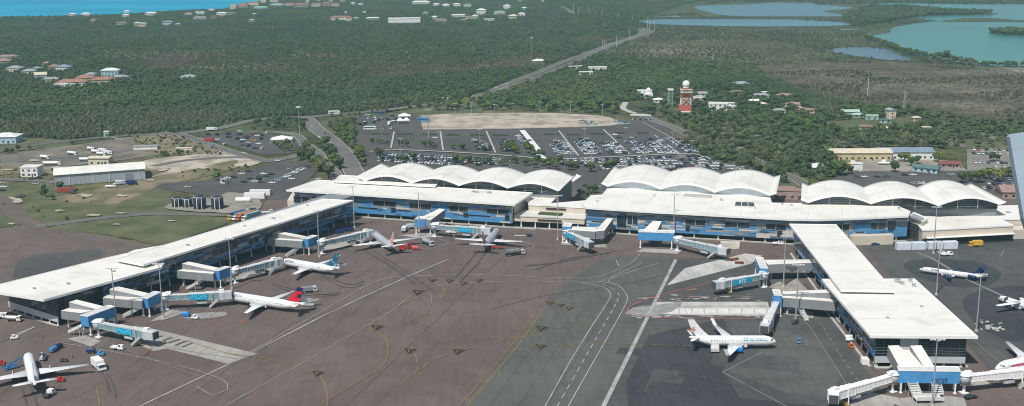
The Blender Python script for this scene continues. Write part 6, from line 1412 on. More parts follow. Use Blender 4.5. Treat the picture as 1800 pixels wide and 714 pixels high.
reg('in the clump left of the ramp road',[(505,262),(545,262),(578,252),(600,285),(622,305),(600,330),(560,302),(520,286)],6.,['b1','b2','b1','b3','palm'],.85,1.3,34,1)
reg('between the ramp road and the big car park',[(592,214),(628,214),(626,262),(655,270),(650,300),(632,296),(604,250),(575,224)],6.5,['b1','b2','b2','p2','b3'],.8,1.25,34,1)
reg('on the roundabout island',[(492,213),(536,214),(540,232),(515,243),(500,236)],7,['b2','palm','b1','palm2'],.7,1.1,16,1)
reg('beside the taxi car park',[(430,219),(490,212),(500,228),(470,230),(440,228)],8,['b2','b1','sh'],.7,1.,12,1)
put_trees('between the wave roofs and the big car park',ptp([(668,281),(700,284),(712,287),(726,283),(800,287),(812,290),(826,288),(838,291),(850,289),(862,291),(884,292),(905,288),(925,292),(940,296),(965,297),(978,299),(1000,300),(1040,303),(1052,300),(1065,298),(1075,300),(985,291),(1010,296),(1330,303),(1345,310)]),['b1','b2','b1','palm2'],.85,1.25)
put_trees('in the tree row across the big car park',ptp([(925,262),(932,270),(938,278),(946,285),(956,292),(952,278),(930,255),(905,270),(898,266),(888,267),(940,290),(968,288),(975,294)]),['b2','b3','b1'],.8,1.2)
put_trees('on the islands of the big car park',ptp([(655,252),(668,254),(680,254),(705,258),(716,259),(745,259),(757,260),(764,261),(795,262),(812,264),(838,264),(850,266),(862,265),(810,262)]),['b2','b1'],.6,.95)
reg('on the verge by the exit road',[(1150,262),(1190,240),(1262,254),(1240,262),(1200,262)],9,['palm','b2','palm2','b1'],.8,1.2,12,1)
reg('behind the sand lot',[(744,198),(790,188),(842,186),(960,185),(1080,190),(1096,198),(1080,205),(1060,201),(1000,197),(900,195),(800,197)],6.5,['b2','b1','b3','b2','b3'],.85,1.4,50,1)
reg('in the palm belt below the right hand road',[(1180,262),(1262,256),(1300,272),(1340,290),(1400,325),(1340,312),(1290,290),(1215,275)],8,['palm','palm','b2','b1','palm2'],.8,1.2,30,1)
reg('in the wood left of the yellow workshop',[(1330,255),(1470,252),(1478,300),(1450,318),(1410,318),(1345,285)],7.2,['b1','p1','b2','palm','p1','b1'],.9,1.35,46,1)
reg('in the palm grove by the radar tower',[(1225,200),(1300,196),(1420,205),(1470,225),(1470,248),(1330,248),(1270,247),(1215,230)],9,['palm','b1','palm','b2','palm2','b3'],.85,1.25,52,2)
reg('on the lawn right of the palm grove',[(1480,232),(1640,225),(1690,240),(1700,256),(1600,252),(1480,250)],12,['b2','b1','palm','sh'],.7,1.1,18,1)
put_trees('round the right hand car parks',ptp([(1468,306),(1480,309),(1492,306),(1574,303),(1690,322),(1706,318),(1722,322),(1738,316),(1755,320),(1772,312),(1602,292),(1612,289),(1650,285),(1745,285),(1752,283),(1590,285),(1440,330),(1428,335),(1405,345)]),['b3','b3','b1'],.9,1.3)
put_trees('in the court between two wave roof halls',ptp([(1025,352),(1032,347),(1040,343),(1047,340),(1036,338),(1020,343)]),['b1','b2'],.6,.9)
put_trees('beside the long white warehouse',ptp([(72,343),(80,346),(105,335),(114,337),(124,333),(134,335),(202,326),(92,352),(118,355),(76,335)]),['b1','b2','sh'],.6,.95)
put_trees('on the edge of the left car park',ptp([(496,263),(500,275),(507,266),(520,268),(455,322),(380,318),(490,260),(505,258),(515,262)]),['b2','palm2','b1'],.7,1.15)
put_trees('on the near shore of the large lake',ptp([(1621,106),(1628,108),(1633,110),(1642,106),(1654,107),(1656,110),(1663,106),(1672,112),(1676,109),(1690,112),(1693,115),(1705,114),(1710,117)]),['p1','b1','p2','b1'],.9,1.7)
for k in ('b1','b2','b3','p1','p2','palm','palm2','sh','dead'):
    if not PROT[k]['_used']: put_trees('at the scrub margin by the left road',ptp([(330+len(k)*9,268)]),[k])
    del PROT[k]['_used']
for o in list(bpy.data.objects):
    if '_used' in o.keys(): del o['_used']
# ---- masses nobody could count
def mass(name,label,cat,X,Y,src,smin,smax,seed,zs=(.8,1.2)):
    if len(X)==0: return
    rr=np.random.RandomState(seed); n=len(X); me=bpy.data.meshes.new(name); me.vertices.add(n); me.vertices.foreach_set('co',np.stack([X,Y,np.zeros(n)-.05],1).ravel())
    s=rr.uniform(smin,smax,n); sc=np.stack([s,s*rr.uniform(.85,1.15,n),s*rr.uniform(*zs,n)],1)
    a=me.attributes.new('s','FLOAT_VECTOR','POINT'); a.data.foreach_set('vector',sc.ravel())
    a=me.attributes.new('r','FLOAT_VECTOR','POINT'); a.data.foreach_set('vector',np.stack([np.zeros(n),np.zeros(n),rr.uniform(0,6.28,n)],1).ravel())
    me.update(); o=bpy.data.objects.new(name,me); C.objects.link(o); tag(o,label,cat,kind='stuff')
    g=bpy.data.node_groups.new(name,'GeometryNodeTree'); g.interface.new_socket('Geometry',in_out='INPUT',socket_type='NodeSocketGeometry'); g.interface.new_socket('Geometry',in_out='OUTPUT',socket_type='NodeSocketGeometry')
    N=g.nodes; gi=N.new('NodeGroupInput'); go=N.new('NodeGroupOutput'); ip=N.new('GeometryNodeInstanceOnPoints'); oi=N.new('GeometryNodeObjectInfo'); oi.transform_space='ORIGINAL'; oi.inputs['Object'].default_value=src
    a1=N.new('GeometryNodeInputNamedAttribute'); a1.data_type='FLOAT_VECTOR'; a1.inputs['Name'].default_value='s'; a2=N.new('GeometryNodeInputNamedAttribute'); a2.data_type='FLOAT_VECTOR'; a2.inputs['Name'].default_value='r'
    l=g.links.new; l(gi.outputs[0],ip.inputs['Points']); l(oi.outputs['Geometry'],ip.inputs['Instance']); l(a1.outputs['Attribute'],ip.inputs['Scale']); l(a2.outputs['Attribute'],ip.inputs['Rotation']); l(ip.outputs[0],go.inputs[0])
    md=o.modifiers.new('scatter','NODES'); md.node_group=g
def smooth_noise(X,Y,sc,seed):
    r=np.random.RandomState(seed); v=np.zeros(X.shape)
    for k in range(7):
        a=r.uniform(0,6.28); f=sc*r.uniform(.5,2.2); v+=np.sin((X*math.cos(a)+Y*math.sin(a))*f+r.uniform(0,6.28))
    return v/2.6
FOREST=[(-70,34),(0,32),(95,31),(205,28),(300,22),(395,18),(420,12),(450,6),(560,-6),(700,-14),(1000,-20),(1320,-20),(1225,4),(1205,8),(1130,30),(1112,44),(1120,48),(1128,66),(1088,84),(1064,96),(1060,104),(1200,108),(1330,116),(1400,158),(1480,178),(1580,198),(1600,214),(1440,198),(1300,160),(1240,158),(1180,178),(1120,176),(1095,190),(1000,190),(850,186),(845,180),(760,188),(600,205),(500,211),(430,216),(400,226),(314,240),(200,243),(100,246),(-70,244)]
def forest():
    r=np.random.RandomState(11)
    X1,Y1=sample([p for p in FOREST],4.3,r,True,4)
    px,py=PX(X1,Y1,0.); D=np.hypot(X1,Y1)
    keep=(D<1300)|(r.uniform(size=X1.size)<.66)
    for pl in CLEARP: keep&=~inpoly(px,py,pl)
    ol=inpoly(px,py,OLIVE)|inpoly(px,py,SALT); keep&=~(inpoly(px,py,MARSH))
    keep&=~(ol&(r.uniform(size=X1.size)<.1))
    X,Y,px,py,ol=X1[keep],Y1[keep],px[keep],py[keep],ol[keep]
    edge=smooth_noise(X,Y,.01,21)*.9+r.uniform(-.8,.8,X.size); ol=ol&(edge<.55)
    th=smooth_noise(X,Y,.02,33)+smooth_noise(X,Y,.006,34); kk=~((th>.55)&(r.uniform(size=X.size)<.45)); X,Y,px,py,ol=X[kk],Y[kk],px[kk],py[kk],ol[kk]
    nz=smooth_noise(X,Y,.012,5)+smooth_noise(X,Y,.05,6)*.5; u=r.uniform(-.6,.6,X.size); v=nz+u
    pine=(~ol)&(v<-.25); b1=(~ol)&(v>=-.25)&(v<.4); b2=(~ol)&(v>=.4)
    olp=smooth_noise(X,Y,.03,9)+u
    mass('forest','dark broadleaf forest between the airport and the coast','forest',X[b1],Y[b1],PROT['b1_c'],.38,.85,1)
    mass('forest','mid green trees mixed through the forest behind the airport','forest',X[b2],Y[b2],PROT['b2_c'],.42,.92,2)
    mass('pine_forest','feathery pine like forest behind the airport','forest',X[pine],Y[pine],PROT['p2_c'],.45,.9,3,(.8,1.2))
    m=ol&(olp<.45); mass('scrub','olive scrub clearing in the middle of the forest','scrub',X[m],Y[m],PROT['sh_c'],.6,1.2,4)
    m=ol&(olp>=.45); mass('scrub','low dry bushes in the forest clearing','scrub',X[m],Y[m],PROT['dead_c'],.6,1.,5)
    # marsh on the right: dry brush
    X,Y=sample(MARSH,4.6,r,True); k=r.uniform(size=X.size)<.5; mass('dry_brush','dry brown brush on the marsh right of the forest','brush',X[k],Y[k],PROT['dead_c'],.25,.55,6,(.4,.8)); k=~k&(smooth_noise(X,Y,.03,2)>.1); mass('scrub','scattered green bushes on the brown marsh','scrub',X[k],Y[k],PROT['sh_c'],.4,1.,7)
    MD=[(1060,40),(1130,30),(1225,22),(1240,30),(1500,26),(1530,5),(1600,14),(1760,20),(1660,34),(1560,50),(1524,60),(1530,80),(1640,106),(1600,112),(1500,104),(1440,104),(1330,118),(1120,108),(1060,100),(1130,66)]
    X,Y=sample(MD,7.,r,True); v=smooth_noise(X,Y,.02,3)+r.uniform(-.5,.5,X.size); mass('scrub','grey green scrub between the lakes','scrub',X[v>0],Y[v>0],PROT['sh_c'],.6,1.3,8,(.5,.9)); mass('dry_brush','dry brush between the lakes','brush',X[v<=0],Y[v<=0],PROT['sh_c'],.4,.8,9,(.4,.8))
    X,Y=sample([(1640,-20),(1900,-20),(1900,8),(1700,7),(1560,5),(1450,8),(1360,3),(1250,6),(1225,2),(1300,-20)],14.,r,True); mass('scrub','far scrub beyond the lakes','scrub',X,Y,PROT['sh_c'],1.5,2.5,10,(.5,.8))
    # bush on the right
    X,Y=sample([(1440,196),(1560,190),(1640,200),(1800,222),(1900,230),(1900,252),(1800,246),(1700,246),(1640,238),(1480,234),(1425,214)],6.2,r,True); k=r.uniform(size=X.size); 
    mass('woodland','green bush below the brown marsh on the right','woodland',X[k<.5],Y[k<.5],PROT['b1_c'],.5,1.0,12); mass('woodland','lighter bush below the brown marsh on the right','woodland',X[k>.62],Y[k>.62],PROT['b2_c'],.5,1.0,13)
    X,Y=sample([(1110,200),(1180,176),(1250,160),(1320,150),(1420,176),(1450,200),(1480,240),(1480,262),(1400,262),(1330,262),(1260,250),(1190,228),(1150,212)],6.3,r,True); k=r.uniform(size=X.size)
    mass('woodland','bushes filling the palm grove by the radar tower','woodland',X[k<.55],Y[k<.55],PROT['b1_c'],.5,1.0,14); mass('scrub','low shrubs under the palm grove','scrub',X[k>.7],Y[k>.7],PROT['sh_c'],.6,1.2,15)
    # hedges and thickets on the left
    X,Y=sample([(1185,250),(1262,246),(1330,240),(1480,238),(1640,240),(1700,250),(1690,262),(1480,262),(1480,300),(1440,322),(1380,322),(1330,300),(1215,282),(1190,266)],6.,r,True,1.); k=r.uniform(size=X.size)
    mass('woodland','dense leafy wood between the right hand roads','woodland',X[k<.5],Y[k<.5],PROT['b1_c'],.6,1.15,31); mass('woodland','feathery wood between the right hand roads','woodland',X[k>.75],Y[k>.75],PROT['p2_c'],.7,1.2,32)
    X,Y=sample([(1640,225),(1720,218),(1900,232),(1900,262),(1700,262),(1650,252)],9,r,True,1.); k=r.uniform(size=X.size)<.6; mass('woodland','loose trees on the lawn at the right edge','woodland',X[k],Y[k],PROT['b2_c'],.6,1.1,51)
    X,Y=sample([(1515,68),(1545,76),(1572,88),(1600,98),(1640,102),(1715,116),(1900,122),(1900,117),(1800,116),(1715,113.5),(1660,103),(1600,94.5),(1575,83.5),(1545,73.6)],4.5,r,True); mass('thicket','dark thicket along the near shore of the large lake','thicket',X,Y,PROT['b1_c'],.5,1.1,33)
    X,Y=sample([(1738,57),(1752,54.4),(1775,54),(1800,56),(1850,57.5),(1850,62),(1800,63),(1760,61.5)],6,r,False); mass('thicket','bushes covering the islet in the large lake','thicket',X,Y,PROT['b1_c'],.7,1.3,34)
    X,Y=sample([(1585,12.5),(1650,18),(1748,22.5),(1738,26),(1645,27.5),(1614,30.5),(1560,40),(1500,48),(1480,30),(1530,14)],8,r,True); mass('thicket','bushes on the spit between the two lakes','thicket',X,Y,PROT['b1_c'],.7,1.3,35)
    for q,(pl,sp) in enumerate([([(290,312),(330,300),(400,290),(460,290),(440,300),(380,310),(340,318)],7),([(-50,292),(60,292),(140,302),(60,318),(-50,316)],8),([(236,241),(310,238),(350,250),(400,262),(392,272),(300,272),(262,268),(240,258)],5),([(90,350),(240,320),(280,316),(230,350),(160,362)],9),([(0,360),(80,345),(100,372),(160,384),(100,390)],14)]):
        X,Y=sample(pl,sp,r,False); px,py=PX(X,Y,0.); ok=np.ones(X.shape,bool)
        for (x,y,rr_) in CLEAR: ok&=((X-x)**2+(Y-y)**2>rr_*rr_)
        ok&=r.uniform(size=X.size)<.6
        mass('scrub','low bushes scattered over the %s'%['dirt left of the car park','left edge yard','scrub field by the slab roof','dirt yard before the warehouse','grass beside the taxiway'][q],'scrub',X[ok],Y[ok],PROT['sh_c'],.3,.85,40+q)
    for i,(pl,l) in enumerate([([(-60,270),(0,266),(60,258),(120,252),(150,254),(140,262),(70,272),(0,280),(-60,284)],'dark thicket strip left of the lorry yard'),([(150,256),(230,240),(300,230),(312,240),(300,252),(240,258),(175,262)],'thicket between road and yard on the left'),([(262,270),(300,258),(360,258),(385,266),(350,272),(290,278)],'thicket by the cream slab roof'),([(1180,262),(1400,262),(1480,300),(1440,335),(1380,318),(1300,290)],'undergrowth below the right hand road'),([(505,255),(545,262),(600,290),(624,310),(600,335),(560,305)],'undergrowth left of the ramp road'),([(590,214),(628,214),(626,262),(655,272),(640,300),(604,250)],'undergrowth between the ramp road and the big car park'),([(1440,300),(1490,300),(1480,320),(1700,318),(1800,330),(1800,345),(1440,345)],'low green growth behind the rightmost wave roof hall')]):
        X,Y=sample(pl,4.6,r,True,1.); k=r.uniform(size=X.size)<(.75 if i<3 else .4); mass('thicket',l,'thicket',X[k],Y[k],PROT['b1_c'] if i!=6 else PROT['b3_c'],.4,.75,20+i)
forest()
# ================================================================ vehicles
CP={'white':((.75,.75,.75),.45),'silver':((.42,.44,.46),.2),'black':((.015,.015,.018),.15),'dark grey':((.07,.075,.08),.09),'dark blue':((.02,.05,.14),.06),'pale blue':((.25,.4,.5),.03),'red':((.35,.02,.02),.025)}
CMAT={k:M('car_paint_'+k.replace(' ','_'),v[0],.25,var=0,spec=.6) for k,v in CP.items()}; CMAT['yellow']=M('car_paint_yellow',(.7,.4,.03),.3,var=0)
def carmesh(kind):
    mb=MB()
    def blk(x0,x1,w0,z0,x2,x3,w1,z1,mi,mt=None):
        mb.hexa([(x2,-w1,z1),(x3,-w1,z1),(x3,w1,z1),(x2,w1,z1)],[(x0,-w0,z0),(x1,-w0,z0),(x1,w0,z0),(x0,w0,z0)],mi,mt)
    if kind=='sedan':
        blk(-2.25,2.25,.88,.28,-2.3,2.25,.9,.62,0); blk(-2.3,2.25,.9,.62,-2.15,2.05,.82,.86,0); blk(-1.75,1.0,.8,.86,-1.15,.25,.66,1.36,1,0)
    elif kind=='hatch':
        blk(-1.95,1.95,.86,.28,-2.,1.95,.88,.65,0); blk(-2.,1.95,.88,.65,-1.9,1.75,.82,.92,0); blk(-1.88,.95,.8,.92,-1.5,.3,.67,1.45,1,0)
    else:
        blk(-2.35,2.3,.93,.35,-2.35,2.3,.95,.8,0); blk(-2.35,2.3,.95,.8,-2.3,2.15,.9,1.08,0); blk(-2.3,1.15,.88,1.08,-2.1,.45,.74,1.72,1,0); mb.box((-.8,0,1.75),(2.2,1.2,.05),0,0)
    for x in (-1.4,1.4):
        for s_ in (-1,1): mb.tube((x,s_*.72,.33),(x,s_*.94,.33),.33,n=9,mi=2)
    return mb
CARP={}
def carproto(kind,col):
    if (kind,col) not in CARP:
        mb=carmesh(kind); me=bpy.data.meshes.new('parked_car'); me.from_pydata(mb.v,[],mb.f); 
        for m in (CMAT[col],GLASS,RUBBER): me.materials.append(m)
        me.polygons.foreach_set('material_index',mb.m); me.update(); CARP[(kind,col)]=(me,mb)
    return CARP[(kind,col)]
rc=random.Random(5)
def rcol():
    u=rc.random()*1.0
    for k,v in CP.items():
        u-=v[1]
        if u<=0: return k
    return 'white'
CARS=[]   # x,y,rz,kind,col,label
def row(where,p0,p1,pitch=2.75,occ=.8,offs=(0,),along=False,skew=0,order='left'):
    A,B=G(*p0),G(*p1); d=(B-A); L=d.length; d/=L; an=math.atan2(d.y,d.x); n=Vector((-d.y,d.x,0)); side=Vector((-d.y,d.x,0))
    pos=[]
    for oi,o in enumerate(offs):
        k=0
        while k*pitch<L:
            if rc.random()<occ*(1 if abs(d.x)>abs(d.y) else (.55+.5*min(1,k*pitch/L*1.6))):
                p=A+d*(k*pitch+rc.uniform(-.15,.15))+side*(o+rc.uniform(-.35,.35)); pos.append((oi,k,p))
            k+=1
    vert=abs(d.y)>abs(d.x)
    cnt={}
    for oi,k,p in sorted(pos,key=lambda q:(q[0],-q[1] if vert else q[1])):
        kd=rc.choice(['sedan','hatch','suv','sedan']); col=rcol(); key=(oi,col,kd); cnt[key]=cnt.get(key,0)+1
        nm={'sedan':'saloon','hatch':'hatchback','suv':'tall car'}[kd]
        line='' if len(offs)==1 else ', %s column'%['left','middle','right'][oi if len(offs)==3 else oi*2]
        lab='%s %s, %s from %s%s, %s'%(col,nm,oord(cnt[key]),'near end' if vert else 'left',line,where)
        rz=an+(0 if along else math.pi/2)+rad(skew)+(math.pi if rc.random()<.5 else 0)+rad(rc.uniform(-2,2))
        CARS.append((p.x,p.y,rz,kd,col,lab,'cars, '+where))
KD=(G(1017,275.6)-G(982,231)).normalized()
def clump(p,y1):
    a=G(*p); 
    for t in range(1,140):
        q=a+KD*t; X,Y=PX(q.x,q.y,0.)
        if Y>=y1: break
    return (X,Y)
cl=[((966,249),clump((966,249),273),.8),((1010,246),clump((1010,246),272.5),.82),((1058,252),clump((1058,252),272),.8),((1101,250),clump((1101,250),271.5),.75),((1134,246),clump((1134,246),270.5),.9)]
for i,(a,b,o) in enumerate(cl): row('%s block right of walkway'%['first','second','third','fourth','fifth'][i],a,b,2.8,o,(0,5.0,9.9))
row('last block at right edge',(1178,246),(1214,269),2.8,.9,(0,5.2)); row('left of covered walkway',(910,240),(928,262),2.9,.7,(0,5.2))
row('two blocks left of walkway',(876,246),(894,266),3,.6,(0,5.2)); row('sparse block further left',(834,248),(846,266),3,.4,(0,5.2)); row('on the sand lot',(1021,212),(1037,221),3,.85,(0,5.)); row('by the far exit corner',(1079,213),(1093,220),3,.6,(0,5.))
for i,(a,b) in enumerate([((668,272.5),(900,283.5)),((668,277.5),(880,289)),((668,283),(800,290.5)),((985,284.5),(1236,276)),((990,289),(1252,281)),((1010,294),(1266,286.5)),((1060,298),(1292,291.5)),((1140,300),(1315,296.5))]):
    row('%s row behind %s wave roofs'%(['back','middle','front','back','second','third','fourth','front'][i],'left' if i<3 else 'middle'),a,b,2.6,.97 if i<3 else .93)
row('row along right edge of left car park',(503,312),(544,292),3.2,.95,skew=10); 
for i,(a,b,o) in enumerate([((1712,264),(1788,266),.7),((1712,271),(1796,272),.75),((1714,287),(1800,289),.8),((1726,294),(1800,296),.5),((1748,316),(1810,318),.85),((1738,324),(1815,326),.8),((1730,332),(1815,334),.7),((1606,336),(1665,337),.6)]):
    row('%s row of far right lot'%oord(i+1),a,b,2.9,o)
def one(px,py,col,kd,lab,rz=None):
    g=G(px,py); CARS.append((g.x,g.y,rad(rz if rz is not None else rc.choice([-10,170,75,-15])),kd,col,lab,None))
z2=lambda x,y:(240+x/3.244,180+y/3.244)
TX=[(410,188,'black'),(460,188,'black'),(525,184,'black'),(590,188,'black'),(525,202,'black'),(630,197,'dark grey'),(575,212,'black'),(608,218,'white'),(668,220,'yellow'),(458,215,'white'),(503,240,'white'),(598,228,'dark blue'),(640,235,'silver'),(697,239,'white'),(676,266,'dark blue'),(718,264,'white'),(600,247,'dark grey'),(640,252,'black'),(712,192,'black'),(745,177,'white'),(690,195,'white'),(660,183,'red'),(590,168,'white'),(712,212,'black'),(370,213,'silver'),(625,207,'black')]
LAND={'black':'black','white':'white'}
cn={}
for x,y,c in sorted(TX):
    cn[c]=cn.get(c,0)+1; one(*z2(x,y),c,'suv' if c=='black' else 'sedan','%s car, %s from the left in the taxi car park'%(c,oord(cn[c])))
cn={}
for x,y,c in sorted([(600,410,'white'),(642,398,'black'),(520,436,'white'),(552,431,'black'),(500,446,'white'),(725,412,'white'),(770,415,'black'),(650,440,'black'),(672,454,'white'),(775,463,'white'),(870,381,'pale blue'),(612,458,'black'),(885,440,'white'),(835,436,'pale blue'),(805,448,'silver'),(740,426,'dark blue'),(805,335,'white')]):
    cn[c]=cn.get(c,0)+1; one(*z2(x,y),c,'sedan','%s car, %s from the left in the left car park'%(c,oord(cn[c])),-12)
z3_=lambda x,y:(1380+x/3.245,180+y/3.245); cn={}
for x,y,c in sorted([(428,394,'white'),(450,428,'white'),(425,430,'black'),(410,428,'dark grey'),(525,428,'black'),(578,428,'dark grey'),(682,418,'black'),(730,418,'white'),(700,468,'dark grey'),(735,466,'silver'),(765,466,'white'),(790,464,'white'),(665,326,'white'),(945,415,'silver')]):
    cn[c]=cn.get(c,0)+1; one(*z3_(x,y),c,'sedan','%s car, %s from left in the lot behind the rightmost wave roofs'%(c,oord(cn[c])))
for i,(x,y,c,r,l) in enumerate([(560.7,241,'white',108,'white car driving down the ramp road, nearer of two'),(571,236,'dark grey',108,'dark car driving on the ramp road'),(581,252,'silver',108,'silver car low on the ramp road'),(549,223,'white',120,'white car at the top of the ramp road'),(864,168,'white',40,'white car on the first highway bend'),(858,177,'white',120,'white car entering the highway from the junction'),(874,155,'white',50,'white car on the lower highway, second from the junction'),(893,147.5,'white',45,'white car on the highway, third from the junction'),(1075,78,'white',50,'white car far up the highway'),(1096,71,'silver',50,'silver car far up the highway'),(38,346,'red','','red car beside the white two storey cabin'),(34,347.5,'dark grey','','dark car left of the red one by the cabin'),(56,316,'black','','black car before the two storey cabin'),(68,314,'black','','black car right of the two storey cabin'),(3,323,'silver','','silver car at the left edge'),(7,330,'white','','white car at the left edge, lower'),(63,324,'silver','','silver car left of the warehouse'),(4,336,'black','','black car at the left edge'),(208,246,'white','','white car on the left road'),(200,243,'silver','','silver car on the left road'),(1712,239,'white',-20,'white car on the small road at the right'),(1320,268,'white','','white car on the right hand road'),(1290,262,'dark grey','','dark car on the right hand road'),(1382,322,'black','','black car right of the middle wave roofs'),(1030,328,'black',-16,'black car in the court between the halls'),(1040,329,'white',-16,'white car in the court between the halls, left one'),(1050,330,'silver',-16,'silver car in the court between the halls'),(1758,421,'white',5,'white car under the long white awning'),(1772,419,'dark blue',5,'dark blue car under the long white awning'),(1706,701,'black',20,'black car by the right edge of the broad blue gate room'),(1538,431,'dark blue',5,'dark blue car before the long cream trailer block'),(1545,430,'dark grey',5,'dark grey car before the long cream trailer block'),(860,181,'silver',5,'silver car by the highway junction'),(646,203.5,'white',0,'white car in the upper corner of big lot, left'),(765,243,'white',-16,'lone white car in the left half of the big car park'),(1081,238,'white',-16,'lone white car between hedge islands on the right'),(1088,243,'black',-16,'lone black car between hedge islands on the right'),(1110,243,'silver',-16,'lone silver car near the exit canopy')]):
    one(x,y,c,'sedan',l,r if r!='' else -8)
cn={}
for x,y,c in [(462,103,'black'),(464,112,'white'),(460,125,'black'),(525,100,'white'),(538,105,'black'),(512,118,'black'),(558,98,'silver'),(590,100,'black'),(615,82,'black'),(638,100,'black'),(608,122,'black'),(606,135,'dark grey'),(432,128,'black'),(455,140,'black'),(480,95,'white'),(612,152,'white'),(498,140,'silver'),(520,90,'white')]:
    cn[c]=cn.get(c,0)+1; one(500+x/3.244,180+y/3.244,c,'suv','%s car, number %s in the upper left corner lot'%(c,['','one','two','three','four','five','six','seven','eight','nine','ten','eleven'][cn[c]]),75)
for c_ in CARS: pass
CARS.sort(key=lambda c:math.hypot(c[0],c[1]))
for (x,y,rz,kd,col,lab,grp) in CARS[:292]:
    me,_=carproto(kd,col); o=bpy.data.objects.new('parked_car',me); C.objects.link(o); o.location=(x,y,.14); o.rotation_euler=(0,0,rz); tag(o,lab,'car',grp or 'cars parked singly')
mb=MB(); cols=list(CMAT.keys())
for (x,y,rz,kd,col,lab,grp) in CARS[292:]:
    _,src=carproto(kd,col); ca,sa=math.cos(rz),math.sin(rz); o=len(mb.v); mb.v+=[(x+a*ca-b*sa,y+a*sa+b*ca,c+.14) for a,b,c in src.v]; mb.f+=[[i+o for i in f] for f in src.f]; ci=cols.index(col)
    mb.m+=[ci if m==0 else len(cols)+m-1 for m in src.m]; mb.sm+=[False]*len(src.f)
tag(mb.build('parked_cars',[CMAT[c] for c in cols]+[GLASS,RUBBER]),'many small parked cars filling the far rows of the car parks','cars',kind='stuff')
print('cars',len(CARS),'trees',NTREE[0])
# ---------------------------------------------------------------- lorries, carts, ground equipment
def wheels(T,xs,y,r=.45,w=.3):
    for x in xs:
        for s_ in (-1,1):
            mb=MB(); mb.tube((x,s_*(y-w),r),(x,s_*y,r),r,n=12); wo=mb.build('wheel',RUBBER,T); mb=MB(); mb.tube((x,s_*(y-.02),r),(x,s_*(y+.02),r),r*.5,n=10); mb.build('rim',GREYL,wo)
def lorry(px,py,rz,label,L=8,W=2.4,H=3.3,cab=WHITE,body=WHITE,kind='box',name='lorry',cat='lorry',cl=1.9):
    g=G(px,py); T=empty(name,label,cat,(g.x,g.y,.1),rad(rz)); f=L/2
    mb=MB(); mb.box((0,0,.75),(L-.4,W*.55,.3)); mb.build('chassis',DGREY,T)
    hc=min(H,2.6); mb=MB(); mb.hexa([(f-cl,-W/2+.1,hc),(f-.45,-W/2+.1,hc),(f-.45,W/2-.1,hc),(f-cl,W/2-.1,hc)],[(f-cl,-W/2,.55),(f,-W/2,.55),(f,W/2,.55),(f-cl,W/2,.55)]); c=mb.build('cab',cab,T)
    mb=MB(); mb.hexa([(f-.42,-W/2+.25,hc-.2),(f-.36,-W/2+.25,hc-.2),(f-.36,W/2-.25,hc-.2),(f-.42,W/2-.25,hc-.2)],[(f-.2,-W/2+.2,1.5),(f-.12,-W/2+.2,1.5),(f-.12,W/2-.2,1.5),(f-.2,W/2-.2,1.5)]); mb.build('windscreen',GLASS,c)
    for s_ in (-1,1): mb=MB(); mb.box((f-cl*.6,s_*(W/2-.03),1.9),(.9,.06,.6)); mb.build('side_window',GLASS,c)
    bl=L-cl-.25; bx=-f+bl/2
    if kind=='box': mb=MB(); mb.box((bx,0,(H+.95)/2),(bl,W,H-.95)); b=mb.build('cargo_box',body,T); mb=MB(); mb.box((-f-.02,0,(H+.95)/2),(.06,W*.9,H-1.15)); mb.build('rear_door',GREYL,b)
    elif kind=='tank':
        mb=MB(); R0=(H-.95)/2; mb.tube((-f+.2,0,.95+R0),(-f+bl-.1,0,.95+R0),R0,n=14); b=mb.build('tank',body,T); mb=MB(); mb.box((bx,0,H+.03),(bl*.8,.7,.12)); mb.build('catwalk',STEEL,b)
        for q in (.25,.5,.75): mb=MB(); mb.lathe((-f+bl*q,0,H),[(.35,0),(.35,.18),(.05,.22)],10); mb.build('hatch',GREYL,b)
    elif kind=='pickup':
        mb=MB(); mb.box((bx,0,.95),(bl,W,.3)); 
        for s_ in (-1,1): mb.box((bx,s_*(W/2-.06),1.25),(bl,.1,.4))
        mb.box((-f+.05,0,1.25),(.1,W,.4)); mb.build('load_bed',body,T)
    elif kind=='bus':
        mb=MB(); mb.box((bx,0,(H+.5)/2),(bl,W,H-.5)); b=mb.build('coach_body',body,T)
        for s_ in (-1,1): mb=MB(); mb.box((bx,s_*(W/2+.02),H*.66),(bl*.92,.05,H*.28)); mb.build('window_band',GLASS,b)
    wheels(T,[f-cl*.55,-f+1.2]+([-f+2.2] if L>9 else []),W/2,.48 if H>2 else .36); return T
def tug(px,py,rz,label,col,name='tow_tug'):
    g=G(px,py); T=empty(name,label,'tug',(g.x,g.y,.1),rad(rz)); mb=MB(); mb.box((0,0,.65),(3,1.5,.6)); mb.box((.9,0,1.05),(1.1,1.4,.3)); mb.build('body',col,T)
    mb=MB(); mb.box((-.3,0,1.75),(1.2,1.3,.1)); mb.build('roof',col,T); mb=MB(); mb.box((.3,0,1.3),(.06,1.2,.7)); mb.build('windscreen',GLASS,T)
    for x in (-.85,.25):
        for s_ in (-1,1): mb=MB(); mb.box((x,s_*.6,1.3),(.07,.07,.85)); mb.build('post',DGREY,T)
    wheels(T,[-1,1],.8,.32,.22)
